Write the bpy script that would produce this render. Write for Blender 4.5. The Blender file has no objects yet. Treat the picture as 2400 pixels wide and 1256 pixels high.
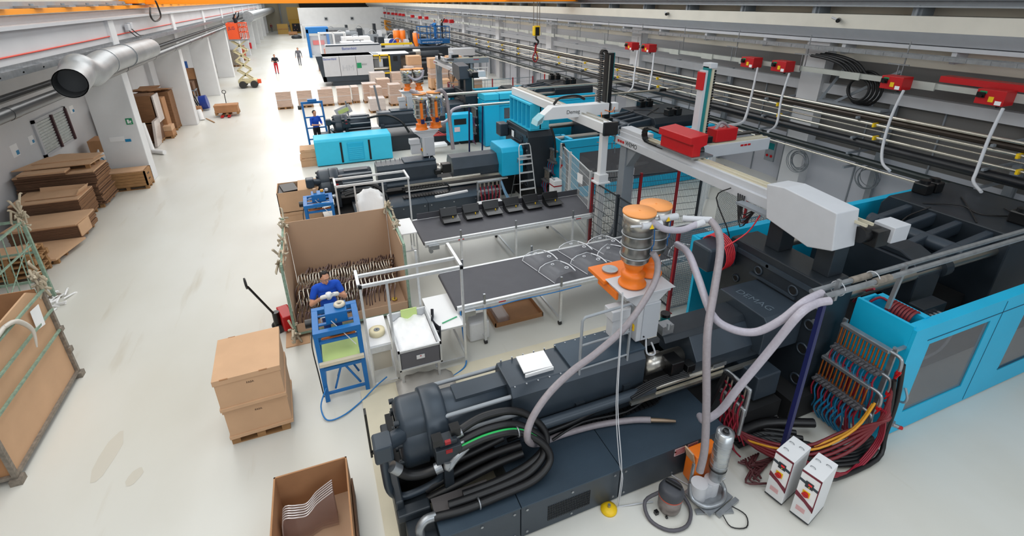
import bpy, bmesh, math, random
from mathutils import Vector, Matrix
import numpy as np
random.seed(7)
SC = bpy.context.scene
COL = SC.collection
PI = math.pi
R = math.radians

# ------------------------------------------------------------------ materials
MATS = {}
def lin(c):
    return tuple((x/255/12.92) if x/255 <= .04045 else ((x/255+.055)/1.055)**2.4 for x in c)
def mat(name, rgb, rough=.5, metal=0.0, var=0.0, scale=4.0, bump=0.0, bscale=60.0, alpha=None, trans=0.0, stretch=None, coat=0.0):
    """Principled material; var mixes a noise darkening, bump a fine relief."""
    if name in MATS: return MATS[name]
    m = bpy.data.materials.new(name); m.use_nodes = True
    nt = m.node_tree; b = nt.nodes['Principled BSDF']
    c = lin(rgb) + (1,)
    b.inputs['Base Color'].default_value = c
    b.inputs['Roughness'].default_value = rough
    b.inputs['Metallic'].default_value = metal
    if trans: b.inputs['Transmission Weight'].default_value = trans
    if coat: b.inputs['Coat Weight'].default_value = coat
    if alpha is not None: b.inputs['Alpha'].default_value = alpha
    if var or bump:
        tc = nt.nodes.new('ShaderNodeTexCoord')
        mp = nt.nodes.new('ShaderNodeMapping'); nt.links.new(tc.outputs['Object'], mp.inputs[0])
        if stretch: mp.inputs['Scale'].default_value = stretch
    if var:
        n = nt.nodes.new('ShaderNodeTexNoise'); n.inputs['Scale'].default_value = scale; n.inputs['Detail'].default_value = 5
        nt.links.new(mp.outputs[0], n.inputs['Vector'])
        r = nt.nodes.new('ShaderNodeValToRGB')
        r.color_ramp.elements[0].position = .3; r.color_ramp.elements[1].position = .7
        r.color_ramp.elements[0].color = tuple(x*(1-var) for x in c[:3]) + (1,)
        r.color_ramp.elements[1].color = c
        nt.links.new(n.outputs['Fac'], r.inputs[0]); nt.links.new(r.outputs[0], b.inputs['Base Color'])
    if bump:
        n2 = nt.nodes.new('ShaderNodeTexNoise'); n2.inputs['Scale'].default_value = bscale
        nt.links.new(mp.outputs[0], n2.inputs['Vector'])
        bp = nt.nodes.new('ShaderNodeBump'); bp.inputs['Strength'].default_value = bump; bp.inputs['Distance'].default_value = .02
        nt.links.new(n2.outputs['Fac'], bp.inputs['Height']); nt.links.new(bp.outputs[0], b.inputs['Normal'])
    MATS[name] = m
    return m

M_white = mat('white_paint', (226,227,228), .6, var=.06, scale=1.5)
M_wall = mat('wall_white', (214,214,216), .8, var=.08, scale=.8)
M_wallg = mat('wall_grey', (150,150,150), .8, var=.18, scale=.7)
M_cream = mat('cream_concrete', (222,217,204), .8, var=.1, scale=1.2)
M_beige = mat('beige_wall', (176,168,148), .85, var=.12, scale=.3)
M_steel = mat('galvanised_steel', (168,172,176), .35, .75, var=.25, scale=9)
M_alu = mat('aluminium_profile', (224,226,227), .38, .35, var=.1, scale=20)
M_inox = mat('stainless_steel', (190,186,178), .28, .95, var=.18, scale=3, stretch=(1,1,6))
M_rail = mat('polished_pipe', (205,200,188), .25, .9)
M_greysteel = mat('grey_girder', (150,155,160), .5, .2, var=.12)
M_anth = mat('anthracite_paint', (40,47,54), .42, .1, var=.25, scale=3)
M_anth2 = mat('dark_slate_paint', (56,66,76), .38, .15, var=.22, scale=2.5)
M_tread_c = (56,72,86)
M_black = mat('black_rubber', (20,20,22), .45, var=.2, scale=20)
M_blackp = mat('black_plastic', (14,15,17), .3)
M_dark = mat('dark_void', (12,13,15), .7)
M_blue = mat('cyan_blue_paint', (14,180,222), .42, var=.07, scale=1.5)
M_blue2 = mat('light_cyan_paint', (52,196,230), .45, var=.05)
M_mblue = mat('medium_blue_paint', (20,112,184), .42, var=.12, scale=6)
M_navy = mat('navy_paint', (22,30,84), .4)
M_red = mat('red_paint', (190,16,24), .4, var=.08)
M_dred = mat('dark_red_paint', (150,18,28), .45, var=.1)
M_orange = mat('orange_paint', (240,122,22), .45, var=.08)
M_lorange = mat('faded_orange', (240,158,88), .55, var=.08)
M_crane = mat('crane_orange', (246,152,6), .4)
M_yellow = mat('yellow_plastic', (238,196,20), .45)
M_card = mat('cardboard', (208,168,132), .85, var=.1, scale=2)
M_card2 = mat('cardboard_shade', (180,132,92), .85, var=.16, scale=3)
M_card3 = mat('cardboard_dark', (120,88,66), .9, var=.3, scale=14, stretch=(.3,.3,6))
M_carde = mat('cardboard_edges', (150,108,74), .9, var=.45, scale=10, stretch=(.25,.25,14))
M_cardl = mat('cardboard_inner', (190,158,130), .85, var=.06, scale=1)
M_wood = mat('pallet_wood', (176,132,86), .8, var=.35, scale=5, stretch=(1,6,6))
M_mint = mat('mint_steel', (150,176,156), .6, .2, var=.35, scale=18)
M_rust = mat('weathered_steel', (152,142,130), .65, .3, var=.4, scale=16)
M_belt = mat('grey_belt', (76,76,82), .6, var=.12, scale=4)
M_hosewh = mat('clear_spiral_hose', (176,170,180), .3, var=.12, scale=30)
M_hosegr = mat('grey_hose', (150,142,146), .38, var=.15, scale=25)
M_redhose = mat('dark_red_hose', (140,22,44), .4)
M_bluehose = mat('teal_hose', (20,110,150), .4)
M_yelhose = mat('yellow_hose', (214,150,30), .4)
M_greenhose = mat('green_stripe', (20,170,80), .4)
M_copper = mat('copper_tube', (186,104,44), .35, .6, var=.2)
M_lgrey = mat('light_grey_paint', (196,198,202), .45, var=.05)
M_mgrey = mat('mid_grey_paint', (132,138,144), .45, var=.08)
M_lime = mat('lime_sheet', (200,222,140), .6)
M_teal = mat('teal_strip', (20,120,122), .4)
M_paper = mat('white_paper', (240,240,240), .8)
M_whiteplastic = mat('white_foam', (244,244,244), .7, bump=.2, bscale=12)
M_bluewh = mat('pale_blue_bellows', (170,216,226), .6)
M_tyre = mat('dark_tyre', (48,48,48), .7)
M_skin = mat('skin', (208,152,122), .55)
M_hair = mat('dark_hair', (28,22,20), .7)
M_tshirt = mat('royal_blue_cotton', (16,78,190), .85, bump=.3, bscale=25)
M_trouser = mat('blue_work_trousers', (14,52,120), .85, bump=.3, bscale=20)
M_glove = mat('white_glove', (232,228,222), .8)
M_redcloth = mat('red_trousers', (190,18,34), .8)
M_navycloth = mat('black_navy_cloth', (22,24,34), .85)
M_greycloth = mat('grey_overalls', (98,98,106), .85)
M_plasticwrap = mat('wrapped_cardboard', (206,178,160), .3, var=.22, scale=3, stretch=(1,1,5), coat=.5)
M_wrapwhite = mat('wrapped_pale_goods', (214,202,196), .3, var=.16, scale=4, stretch=(1,1,5), coat=.5)
M_scuff = mat('floor_scuff', (200,195,182), .6)

def glassmat(name, rgb, alpha, rough=.08):
    m = mat(name, rgb, rough, alpha=alpha)
    return m
M_pane = glassmat('tinted_clear_pane', (120,118,122), .42)
M_clear = glassmat('clear_moulded_plastic', (190,192,198), .1, .12)
M_clear2 = glassmat('brown_clear_plastic', (168,140,130), .45, .08)

def tread():
    m = mat('blue_tread_plate', M_tread_c, .4, .25, var=.18, scale=2)
    nt = m.node_tree; b = nt.nodes['Principled BSDF']
    tc = nt.nodes.new('ShaderNodeTexCoord'); mp = nt.nodes.new('ShaderNodeMapping')
    mp.inputs['Rotation'].default_value = (0,0,R(45))
    nt.links.new(tc.outputs['Object'], mp.inputs[0])
    ch = nt.nodes.new('ShaderNodeTexBrick'); ch.inputs['Scale'].default_value = 22
    ch.inputs['Mortar Size'].default_value = .035; ch.inputs['Color1'].default_value = (1,1,1,1); ch.inputs['Color2'].default_value = (.5,.5,.5,1); ch.inputs['Mortar'].default_value=(0,0,0,1)
    nt.links.new(mp.outputs[0], ch.inputs['Vector'])
    bp = nt.nodes.new('ShaderNodeBump'); bp.inputs['Strength'].default_value = .6; bp.inputs['Distance'].default_value = .004
    nt.links.new(ch.outputs['Color'], bp.inputs['Height']); nt.links.new(bp.outputs[0], b.inputs['Normal'])
    return m
M_tread = tread()

def floor_mat():
    m = mat('epoxy_floor', (212,212,205), .32)
    nt = m.node_tree; b = nt.nodes['Principled BSDF']
    tc = nt.nodes.new('ShaderNodeTexCoord')
    def noise(scale, st, det=5):
        mp = nt.nodes.new('ShaderNodeMapping'); mp.inputs['Scale'].default_value = st
        nt.links.new(tc.outputs['Object'], mp.inputs[0])
        n = nt.nodes.new('ShaderNodeTexNoise'); n.inputs['Scale'].default_value = scale; n.inputs['Detail'].default_value = det
        nt.links.new(mp.outputs[0], n.inputs['Vector']); return n
    def ramp(n, p0, p1, c0, c1):
        r = nt.nodes.new('ShaderNodeValToRGB'); r.color_ramp.elements[0].position = p0; r.color_ramp.elements[1].position = p1
        r.color_ramp.elements[0].color = lin(c0)+(1,); r.color_ramp.elements[1].color = lin(c1)+(1,)
        nt.links.new(n.outputs['Fac'], r.inputs[0]); return r
    a = ramp(noise(.35, (1,.5,1)), .35, .65, (208,206,196), (219,219,213))
    s = ramp(noise(1.6, (1.6,.22,1), 8), .62, .78, (255,255,255), (222,212,196))
    mx = nt.nodes.new('ShaderNodeMixRGB'); mx.blend_type = 'MULTIPLY'; mx.inputs[0].default_value = .55
    nt.links.new(a.outputs[0], mx.inputs[1]); nt.links.new(s.outputs[0], mx.inputs[2])
    nt.links.new(mx.outputs[0], b.inputs['Base Color'])
    return m
M_floor = floor_mat()

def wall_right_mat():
    m = mat('right_wall_shaded', (200,200,200), .8)
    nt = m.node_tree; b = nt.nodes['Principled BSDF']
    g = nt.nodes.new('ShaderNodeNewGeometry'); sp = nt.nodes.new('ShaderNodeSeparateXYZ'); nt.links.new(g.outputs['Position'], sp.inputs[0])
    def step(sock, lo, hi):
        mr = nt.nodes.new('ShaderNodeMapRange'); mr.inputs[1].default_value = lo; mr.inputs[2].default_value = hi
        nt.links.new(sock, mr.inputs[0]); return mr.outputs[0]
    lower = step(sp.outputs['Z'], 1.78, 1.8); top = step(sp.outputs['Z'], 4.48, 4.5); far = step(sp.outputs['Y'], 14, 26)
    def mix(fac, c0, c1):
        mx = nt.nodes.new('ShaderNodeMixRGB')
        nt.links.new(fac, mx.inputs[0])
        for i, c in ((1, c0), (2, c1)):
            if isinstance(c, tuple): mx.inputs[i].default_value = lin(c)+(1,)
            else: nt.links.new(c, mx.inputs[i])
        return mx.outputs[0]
    shade_band = mix(far, (112,110,108), (205,206,210))  # shade on the near wall painted as grey, fading with distance
    c = mix(lower, (206,208,216), shade_band)
    c = mix(top, c, (244,236,220))  # cream top strip lightened to offset the beam's shadow
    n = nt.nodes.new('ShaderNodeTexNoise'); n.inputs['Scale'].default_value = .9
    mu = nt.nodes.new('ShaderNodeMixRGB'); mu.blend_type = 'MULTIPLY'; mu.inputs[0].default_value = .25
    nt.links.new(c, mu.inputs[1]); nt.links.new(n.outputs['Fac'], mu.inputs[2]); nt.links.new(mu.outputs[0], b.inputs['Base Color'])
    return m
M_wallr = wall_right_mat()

# ------------------------------------------------------------------ mesh builder
class MB:
    def __init__(s): s.v=[]; s.f=[]; s.sm=[]; s.mi=[]; s.m=0; s.st=[]
    def add(s, vs, fs, smooth=False):
        o = len(s.v); s.st.append((o,len(s.f))); s.v += [tuple(v) for v in vs]
        for f in fs: s.f.append(tuple(i+o for i in f)); s.sm.append(smooth); s.mi.append(s.m)
        return s
    def box(s, x0, x1, y0, y1, z0, z1):
        return s.add([(x,y,z) for z in (z0,z1) for y in (y0,y1) for x in (x0,x1)],
            [(0,2,3,1),(4,5,7,6),(0,1,5,4),(2,6,7,3),(0,4,6,2),(1,3,7,5)])
    def cbox(s, c, d, rz=0, rx=0, ry=0):
        m = Matrix.Rotation(rz,3,'Z') @ Matrix.Rotation(ry,3,'Y') @ Matrix.Rotation(rx,3,'X'); c = Vector(c)
        vs = [c + m @ Vector((sx*d[0]/2, sy*d[1]/2, sz*d[2]/2)) for sz in (-1,1) for sy in (-1,1) for sx in (-1,1)]
        return s.add(vs, [(0,2,3,1),(4,5,7,6),(0,1,5,4),(2,6,7,3),(0,4,6,2),(1,3,7,5)])
    def bar(s, a, b, w, h=None):
        """square bar from a to b"""
        h = h or w; a = Vector(a); b = Vector(b); d = (b-a).normalized()
        up = Vector((0,0,1)) if abs(d.z) < .95 else Vector((0,1,0))
        x = d.cross(up).normalized()*w/2; y = x.cross(d).normalized()*h/2
        vs = [p+i*x+j*y for p in (a,b) for i,j in ((-1,-1),(1,-1),(1,1),(-1,1))]
        return s.add(vs, [(0,1,2,3),(7,6,5,4),(0,4,5,1),(1,5,6,2),(2,6,7,3),(3,7,4,0)])
    def cyl(s, a, b, r0, r1=None, n=16, caps=True):
        r1 = r0 if r1 is None else r1
        return s.tube([a,b], [r0,r1], n, caps, smooth=True, spline=False)
    def tube(s, pts, r, n=8, caps=True, smooth=True, spline=True, sub=4):
        P = [Vector(p) for p in pts]
        rs = list(r) if isinstance(r,(list,tuple)) else [r]*len(P)
        if spline and len(P) > 2:
            Q=[]; RR=[]
            for i in range(len(P)-1):
                p0 = P[max(i-1,0)]; p1=P[i]; p2=P[i+1]; p3=P[min(i+2,len(P)-1)]
                for k in range(sub):
                    t=k/sub
                    Q.append(.5*((2*p1)+(-p0+p2)*t+(2*p0-5*p1+4*p2-p3)*t*t+(-p0+3*p1-3*p2+p3)*t**3)); RR.append(rs[i]*(1-t)+rs[i+1]*t)
            Q.append(P[-1]); RR.append(rs[-1]); P,rs=Q,RR
        vs=[]; u=None
        for i,p in enumerate(P):
            d = (P[min(i+1,len(P)-1)]-P[max(i-1,0)])
            d = d.normalized() if d.length>1e-9 else Vector((0,0,1))
            if u is None: u = d.cross(Vector((0,0,1)) if abs(d.z)<.9 else Vector((0,1,0))).normalized()
            else:
                u = (u - d*u.dot(d)); u = u.normalized() if u.length>1e-6 else d.orthogonal().normalized()
            w = d.cross(u)
            vs += [p + rs[i]*(math.cos(2*PI*k/n)*u+math.sin(2*PI*k/n)*w) for k in range(n)]
        fs=[(i*n+k, i*n+(k+1)%n, (i+1)*n+(k+1)%n, (i+1)*n+k) for i in range(len(P)-1) for k in range(n)]
        s.add(vs, fs, smooth)
        if caps:
            o=len(s.v); s.v += [tuple(v) for v in vs[:n]]+[tuple(v) for v in vs[-n:]]
            s.f.append(tuple(o+k for k in reversed(range(n)))); s.f.append(tuple(o+n+k for k in range(n))); s.sm += [False,False]; s.mi += [s.m]*2
        return s
    def prism(s, poly, axis, a, b):
        """poly in the plane across axis: x->(y,z), y->(x,z), z->(x,y)"""
        def mk(p,t): return (t,p[0],p[1]) if axis=='x' else ((p[0],t,p[1]) if axis=='y' else (p[0],p[1],t))
        n=len(poly); vs=[mk(p,a) for p in poly]+[mk(p,b) for p in poly]
        return s.add(vs, [tuple(range(n)), tuple(reversed(range(n,2*n)))]+[(i,i+n,(i+1)%n+n,(i+1)%n) for i in range(n)])
    def lathe(s, prof, c=(0,0,0), n=24, axis='z'):
        vs=[]
        for r,h in prof:
            for k in range(n):
                a=2*PI*k/n; x,y=r*math.cos(a), r*math.sin(a)
                v = (x,y,h) if axis=='z' else ((h,x,y) if axis=='x' else (x,h,y))
                vs.append((v[0]+c[0],v[1]+c[1],v[2]+c[2]))
        m=len(prof)
        fs=[(i*n+k,i*n+(k+1)%n,(i+1)*n+(k+1)%n,(i+1)*n+k) for i in range(m-1) for k in range(n)]
        return s.add(vs,fs,True)
    def ball(s, c, r, n=12, m=8):
        rx,ry,rz = r if isinstance(r,(tuple,list)) else (r,r,r)
        vs=[];fs=[]
        for i in range(m+1):
            t=PI*i/m
            for k in range(n):
                a=2*PI*k/n; vs.append((c[0]+rx*math.sin(t)*math.cos(a), c[1]+ry*math.sin(t)*math.sin(a), c[2]+rz*math.cos(t)))
        fs=[(i*n+k,(i+1)*n+k,(i+1)*n+(k+1)%n,i*n+(k+1)%n) for i in range(m) for k in range(n)]
        return s.add(vs,fs,True)
    def torus(s, c, R0, r, axis='z', n=32, m=8):
        pts=[]
        for k in range(n+1):
            a=2*PI*k/n; x,y=R0*math.cos(a),R0*math.sin(a)
            v=(x,y,0) if axis=='z' else ((0,x,y) if axis=='x' else (x,0,y)); pts.append((c[0]+v[0],c[1]+v[1],c[2]+v[2]))
        return s.tube(pts, r, m, False, spline=False)
    def poly(s, pts): return s.add(pts,[tuple(range(len(pts)))])
    def sheet(s, pts, t):
        """thin slab from a planar polygon"""
        P=[Vector(p) for p in pts]; nn=(P[1]-P[0]).cross(P[2]-P[0]).normalized()*t; n=len(P)
        return s.add(P+[p+nn for p in P],[tuple(reversed(range(n))),tuple(range(n,2*n))]+[(i,(i+1)%n,(i+1)%n+n,i+n) for i in range(n)])

ROOTLOC = {}
def pieces(mb):
    """builders for the pieces of a mesh that stand apart from each other"""
    n=len(mb.st)
    if n<2 or n>48: return [mb]
    ends=mb.st[1:]+[(len(mb.v),len(mb.f))]; bb=[]
    for (a,_),(b,_) in zip(mb.st,ends):
        A=np.array(mb.v[a:b]); bb.append((A.min(0),A.max(0)))
    par=list(range(n))
    def root(i):
        while par[i]!=i: i=par[i]
        return i
    for i in range(n):
        for j in range(i+1,n):
            gap=np.linalg.norm(np.maximum(0,np.maximum(bb[i][0]-bb[j][1],bb[j][0]-bb[i][1])))
            if gap<max(.02,.45*max((bb[i][1]-bb[i][0]).max(),(bb[j][1]-bb[j][0]).max())): par[root(j)]=root(i)
    groups={}
    for i in range(n): groups.setdefault(root(i),[]).append(i)
    if len(groups)<2: return [mb]
    out=[]
    for g in groups.values():
        m=MB()
        for i in g:
            a,fa=mb.st[i]; b,fb=ends[i]; o=len(m.v); m.st.append((o,len(m.f)))
            m.v+=mb.v[a:b]; m.f+=[tuple(k-a+o for k in f) for f in mb.f[fa:fb]]; m.sm+=mb.sm[fa:fb]; m.mi+=mb.mi[fa:fb]
        out.append(m)
    return out
def obj(name, mb, m, parent=None, world=True, bev=0.0, kind=None, label=None):
    if parent and name not in ('wire_mesh',):
        ps=pieces(mb)
        if len(ps)>1: return [obj1(name,p,m,parent,world,bev,kind,label) for p in ps][0]
    return obj1(name,mb,m,parent,world,bev,kind,label)
def obj1(name, mb, m, parent=None, world=True, bev=0.0, kind=None, label=None):
    off = ROOTLOC.get(parent.name, (0,0,0)) if (parent and world) else (0,0,0)
    me = bpy.data.meshes.new(name)
    vs = [(v[0]-off[0], v[1]-off[1], v[2]-off[2]) for v in mb.v] if any(off) else mb.v
    me.from_pydata(vs, [], mb.f); me.update()
    bm = bmesh.new(); bm.from_mesh(me); bmesh.ops.recalc_face_normals(bm, faces=bm.faces); bm.to_mesh(me); bm.free()
    me.polygons.foreach_set('use_smooth', mb.sm)
    ms = m if isinstance(m,(list,tuple)) else [m]
    for x in ms: me.materials.append(x)
    if len(ms)>1: me.polygons.foreach_set('material_index', mb.mi)
    o = bpy.data.objects.new(name, me); COL.objects.link(o)
    if parent:
        o.parent = parent
        if parent.name in ROOTLOC: ROOTLOC[o.name] = off
    if bev:
        b = o.modifiers.new('bevel','BEVEL'); b.width = bev; b.segments = 2; b.limit_method='ANGLE'; b.angle_limit=R(50)
    if kind: o['kind'] = kind
    if label: o['label'] = label
    return o
def thing(name, label, cat, loc=(0,0,0), rz=0, group=None):
    o = bpy.data.objects.new(name, None); COL.objects.link(o); o.empty_display_size=.1
    o.location = loc; o.rotation_euler = (0,0,rz); o['label']=label; o['category']=cat
    if group: o['group']=group
    ROOTLOC[o.name] = tuple(loc)
    return o
def tag(o, label, cat, group=None, kind=None):
    o['label']=label; o['category']=cat
    if group: o['group']=group
    if kind: o['kind']=kind
    return o
def struct(name, mb, m, bev=0): 
    o = obj(name, mb, m, bev=bev); o['kind']='structure'; return o
def solo(name, mb, m, label, cat, group=None, bev=0):
    """a one-mesh thing with its origin at its base"""
    c = [sum(v[i] for v in mb.v)/len(mb.v) for i in (0,1)] + [min(v[2] for v in mb.v)]
    mb.v = [(v[0]-c[0],v[1]-c[1],v[2]-c[2]) for v in mb.v]
    o = obj(name, mb, m, bev=bev); o.location = c
    return tag(o, label, cat, group)
def dup(root, loc, rz=0, label=None, group=None):
    r = root.copy(); COL.objects.link(r); r.location = loc; r.rotation_euler=(0,0,rz)
    if label: r['label']=label
    if group: r['group']=group
    def kids(src, dst):
        for ch in list(src.children):
            c = ch.copy(); COL.objects.link(c); c.parent = dst; kids(ch, c)
    kids(root, r)
    return r
def text(name, body, size, m, mtx, parent=None, ext=.001, align='LEFT', shear=0):
    """flat lettering mesh; mtx places local x along the writing, y up the letters"""
    cu = bpy.data.curves.new(name,'FONT'); cu.body=body; cu.size=size; cu.extrude=ext; cu.align_x=align; cu.shear=shear
    t = bpy.data.objects.new(name, cu); COL.objects.link(t)
    dg = bpy.context.evaluated_depsgraph_get(); me = bpy.data.meshes.new_from_object(t.evaluated_get(dg))
    bpy.data.objects.remove(t)
    me.transform(mtx)
    off = ROOTLOC.get(parent.name,(0,0,0)) if parent else (0,0,0)
    me.transform(Matrix.Translation((-off[0],-off[1],-off[2])))
    me.materials.clear(); me.materials.append(m)
    o = bpy.data.objects.new(name, me); COL.objects.link(o)
    if parent: o.parent = parent
    return o
def frame_mtx(o, xdir, ydir):
    x = Vector(xdir).normalized(); y = Vector(ydir).normalized(); z = x.cross(y).normalized(); y = z.cross(x)
    m = Matrix((x,y,z)).transposed().to_4x4(); m.translation = Vector(o); return m

# ------------------------------------------------------------------ camera
def mk_camera():
    yaw, pitch, roll = R(21.895), R(23.481), R(-0.292)
    c,s,cp,sp = math.cos(yaw),math.sin(yaw),math.cos(pitch),math.sin(pitch)
    F = Vector((s*cp,c*cp,-sp)); r = Vector((c,-s,0)); u = r.cross(F)
    r2 = math.cos(roll)*r+math.sin(roll)*u; u2 = -math.sin(roll)*r+math.cos(roll)*u
    cd = bpy.data.cameras.new('camera'); cd.sensor_width=36; cd.lens = 1159.53/2400*36
    cd.shift_y = -(628-501.59)/2400; cd.clip_end=400; cd.clip_start=.1
    o = bpy.data.objects.new('camera', cd); COL.objects.link(o)
    m = Matrix((r2,u2,-F)).transposed().to_4x4(); m.translation = Vector((0,0,6.3)); o.matrix_world = m
    SC.camera = o
mk_camera()

# ------------------------------------------------------------------ light
w = bpy.data.worlds.new('sky'); SC.world = w; w.use_nodes = True
w.node_tree.nodes['Background'].inputs[0].default_value = (.9,.95,1,1)
w.node_tree.nodes['Background'].inputs[1].default_value = .48
def area(loc, sx, sy, power, col=(1,1,1), rot=(0,0,0)):
    l = bpy.data.lights.new('skylight_or_fill','AREA'); l.shape='RECTANGLE'; l.size=sx; l.size_y=sy; l.energy=power; l.color=col
    o = bpy.data.objects.new('skylight_or_fill', l); COL.objects.link(o); o.location=loc; o.rotation_euler=rot
area((-2.5, 9, 10.5), 5, 24, 1020, (1,.99,.96))
area((-2.5, 40, 10.5), 6, 34, 2150, (1,.99,.97))
area((-2, 85, 10.5), 8, 50, 3800, (1,.99,.97))
area((8, 24, 10.5), 6, 22, 1150, (.96,.98,1))
area((7, 58, 10.5), 8, 40, 2900, (1,1,1))
area((5, 3, 10.5), 5, 8, 230, (.8,.9,1))
area((5, -6, 7.5), 12, 3, 420, (.86,.93,1), (R(62),0,0))  # added fill lamp, not a roof opening: brightens guard and carton fronts
SC.view_settings.view_transform = 'Standard'
SC.view_settings.look = 'None'
SC.view_settings.exposure = 0.0

# ------------------------------------------------------------------ room shell
struct('floor', MB().box(-9,16,-4,130,-.1,0), M_floor)
struct('wall_left', MB().box(-9.3,-9,-4,130,0,9), M_wall)
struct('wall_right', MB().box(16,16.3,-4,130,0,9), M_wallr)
struct('wall_back', MB().box(-9.3,16.3,130,130.3,0,9), M_beige)
struct('trim_1', MB().box(.8,16,129.6,129.9,4.2,8), M_dark)
m = MB()
for x in (-6.6,-3.4): m.box(x,x+.25,129.5,130,0,8)
struct('trim_2', m, M_mgrey)
struct('wall_partition', MB().box(.3,15.4,103,103.3,0,5.05), M_white)
struct('wall_partition_side', MB().box(.3,.6,101,103,0,2.2).box(.3,15.4,102,103,0,2.2), M_white)
for i,y in enumerate((27.3,32.3,37.3,47.3,57.3,67.3)):
    struct('trim_%d'%(3+i), MB().box(-9,-8.75,y-.35,y+.35,0,5), M_wall)
# columns along the aisle
n = 9
for k,y in enumerate([22+10*i for i in range(11)]):
    struct('trim_%d'%(n+k), MB().box(-7.25,-6.0,y-.35,y+.3,0,4.95), M_white, bev=.02)
n += 11
# left crane beam, ledge
struct('trim_%d'%n, MB().box(-7.3,-6.05,-4,128,4.92,5.78), M_wall); n+=1
struct('trim_%d'%n, MB().box(-7.3,-5.85,-4,128,5.72,5.8).box(-7.0,-6.3,-4,128,5.8,5.98), M_lgrey); n+=1
struct('trim_%d'%n, MB().box(-7.6,-6.9,-4,128,6.2,9), M_cream); n+=1
o = MB().box(-6.45,-6.1,-4,128,6.02,6.14)
tag(struct('crane_rail', o, M_crane),'long orange crane rail along the top of the left wall','rail')
m = MB(); 
for y in range(-3,120,2): m.box(-6.5,-6.0,y,y+.5,6.15,6.2); m.cyl((-6.2,y+.2,6.1),(-6.2,y+.2,6.25),.05)
m.box(-6.55,-6.5,-4,128,6.14,6.3)
struct('trim_%d'%n, m, M_greysteel); n+=1
# upper pilasters on the left beam
m = MB()
for k in range(11): m.box(-6.1,-5.95,22+10*k-.3,22+10*k+.3,4.92,5.7)
struct('trim_%d'%n, m, M_white); n+=1
# right beam
struct('trim_%d'%n, MB().box(15.2,16,-4,128,5.45,5.84), M_cream); n+=1
struct('trim_%d'%n, MB().prism([(15.2,5.45),(16,5.45),(16,5.12),(15.55,5.12)],'y',-4,128), M_lgrey); n+=1
m = MB().box(15.35,15.9,-4,128,6.22,6.5).box(15.1,16,-4,128,6.05,6.09).box(15.55,15.62,-4,128,6.05,6.4)
struct('trim_%d'%n, m, M_greysteel); n+=1
m = MB()
for y in range(-3,120,3): m.box(15.3,15.8,y,y+.25,5.84,6.05); m.bar((15.25,y+.1,5.84),(15.25,y+.1,6.1),.06)
struct('trim_%d'%n, m, M_mgrey); n+=1
m = MB().box(15.45,16,-4,128,5.0,5.1)
for y in range(2,120,3): m.box(15.5,16,y,y+.12,4.7,5.02)
struct('trim_%d'%n, m, M_lgrey); n+=1
struct('trim_%d'%n, MB().box(15.75,16,-4,128,3.42,3.72), M_lgrey); n+=1
for i,y in enumerate([12+10*k for k in range(11)]):
    struct('trim_%d'%n, MB().box(15.6,16,y-.4,y+.4,0,5.0), M_wall); n+=1
# panel joints on the right wall
m = MB()
for y in [4+2.0*k for k in range(60)]: m.box(15.97,16,y,y+.04,0,3.4)
struct('trim_%d'%n, m, M_mgrey); n+=1
# floor scuffs
for (a,b,c,w) in (((-3.71,6.84,0),(-3.61,7.79,0),0,.14),((-3.23,6.58,0),(-3.15,6.88,0),0,.1)):
    mm = MB(); A=Vector(a); B=Vector(b); d=(B-A); pn=Vector((-d.y,d.x,0)).normalized()*w
    pts=[A+d*t+pn*s*math.sin(PI*max(min(t,.97),.03))**.5 for t,s in ((.0,1),(.25,1),(.5,.9),(.8,1),(1,.6),(1,-.6),(.7,-1),(.4,-.8),(.1,-1),(0,-.6))]
    mm.poly([(p.x,p.y,.002) for p in pts]); struct('trim_%d'%n, mm, M_scuff); n+=1

# ceiling: purlins and strips of roof deck above the trusses
m = MB()
for y in range(-2,130,12): m.box(-9,16,y,y+3,11,11.1)
struct('ceiling', m, M_cream)

# left wall window with louvre panes
wf = obj('window_1', MB().box(-9,-8.93,21.7,21.85,1.25,2.55).box(-9,-8.93,24.35,24.5,1.25,2.55).box(-9,-8.93,21.7,24.5,2.45,2.55).box(-9,-8.93,21.7,24.5,1.25,1.35), M_lgrey); wf['kind']='structure'
obj('window_frame', MB().box(-8.99,-8.86,23.0,23.1,1.3,2.5).box(-8.99,-8.86,24.28,24.38,1.3,2.5), mat('maroon_mullion',(70,40,46),.5), wf)
for a,b in ((21.85,23.0),(23.1,24.3)):
    mm = MB().box(-8.99,-8.96,a,b,1.35,2.45)
    for k in range(11): mm.box(-8.96,-8.93,a,b,1.37+.1*k,1.43+.1*k)
    obj('window_pane', mm, mat('glass_block',(206,212,210),.3,var=.25,scale=8), wf)
# door far left
d = obj('door_1', MB().box(-9,-8.9,42.0,42.15,0,2.3).box(-9,-8.9,44.6,44.75,0,2.3).box(-9,-8.9,42,44.75,2.2,2.3), M_lgrey); d['kind']='structure'
obj('door_leaf', MB().box(-8.98,-8.9,42.15,43.2,0,2.2), mat('door_glass',(188,206,214),.3), d)
obj('door_leaf', MB().cbox((-8.5,44.0,1.1),(.06,1.1,2.2),rz=R(-50)), mat('door_blue',(16,88,170),.4), d)

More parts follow.
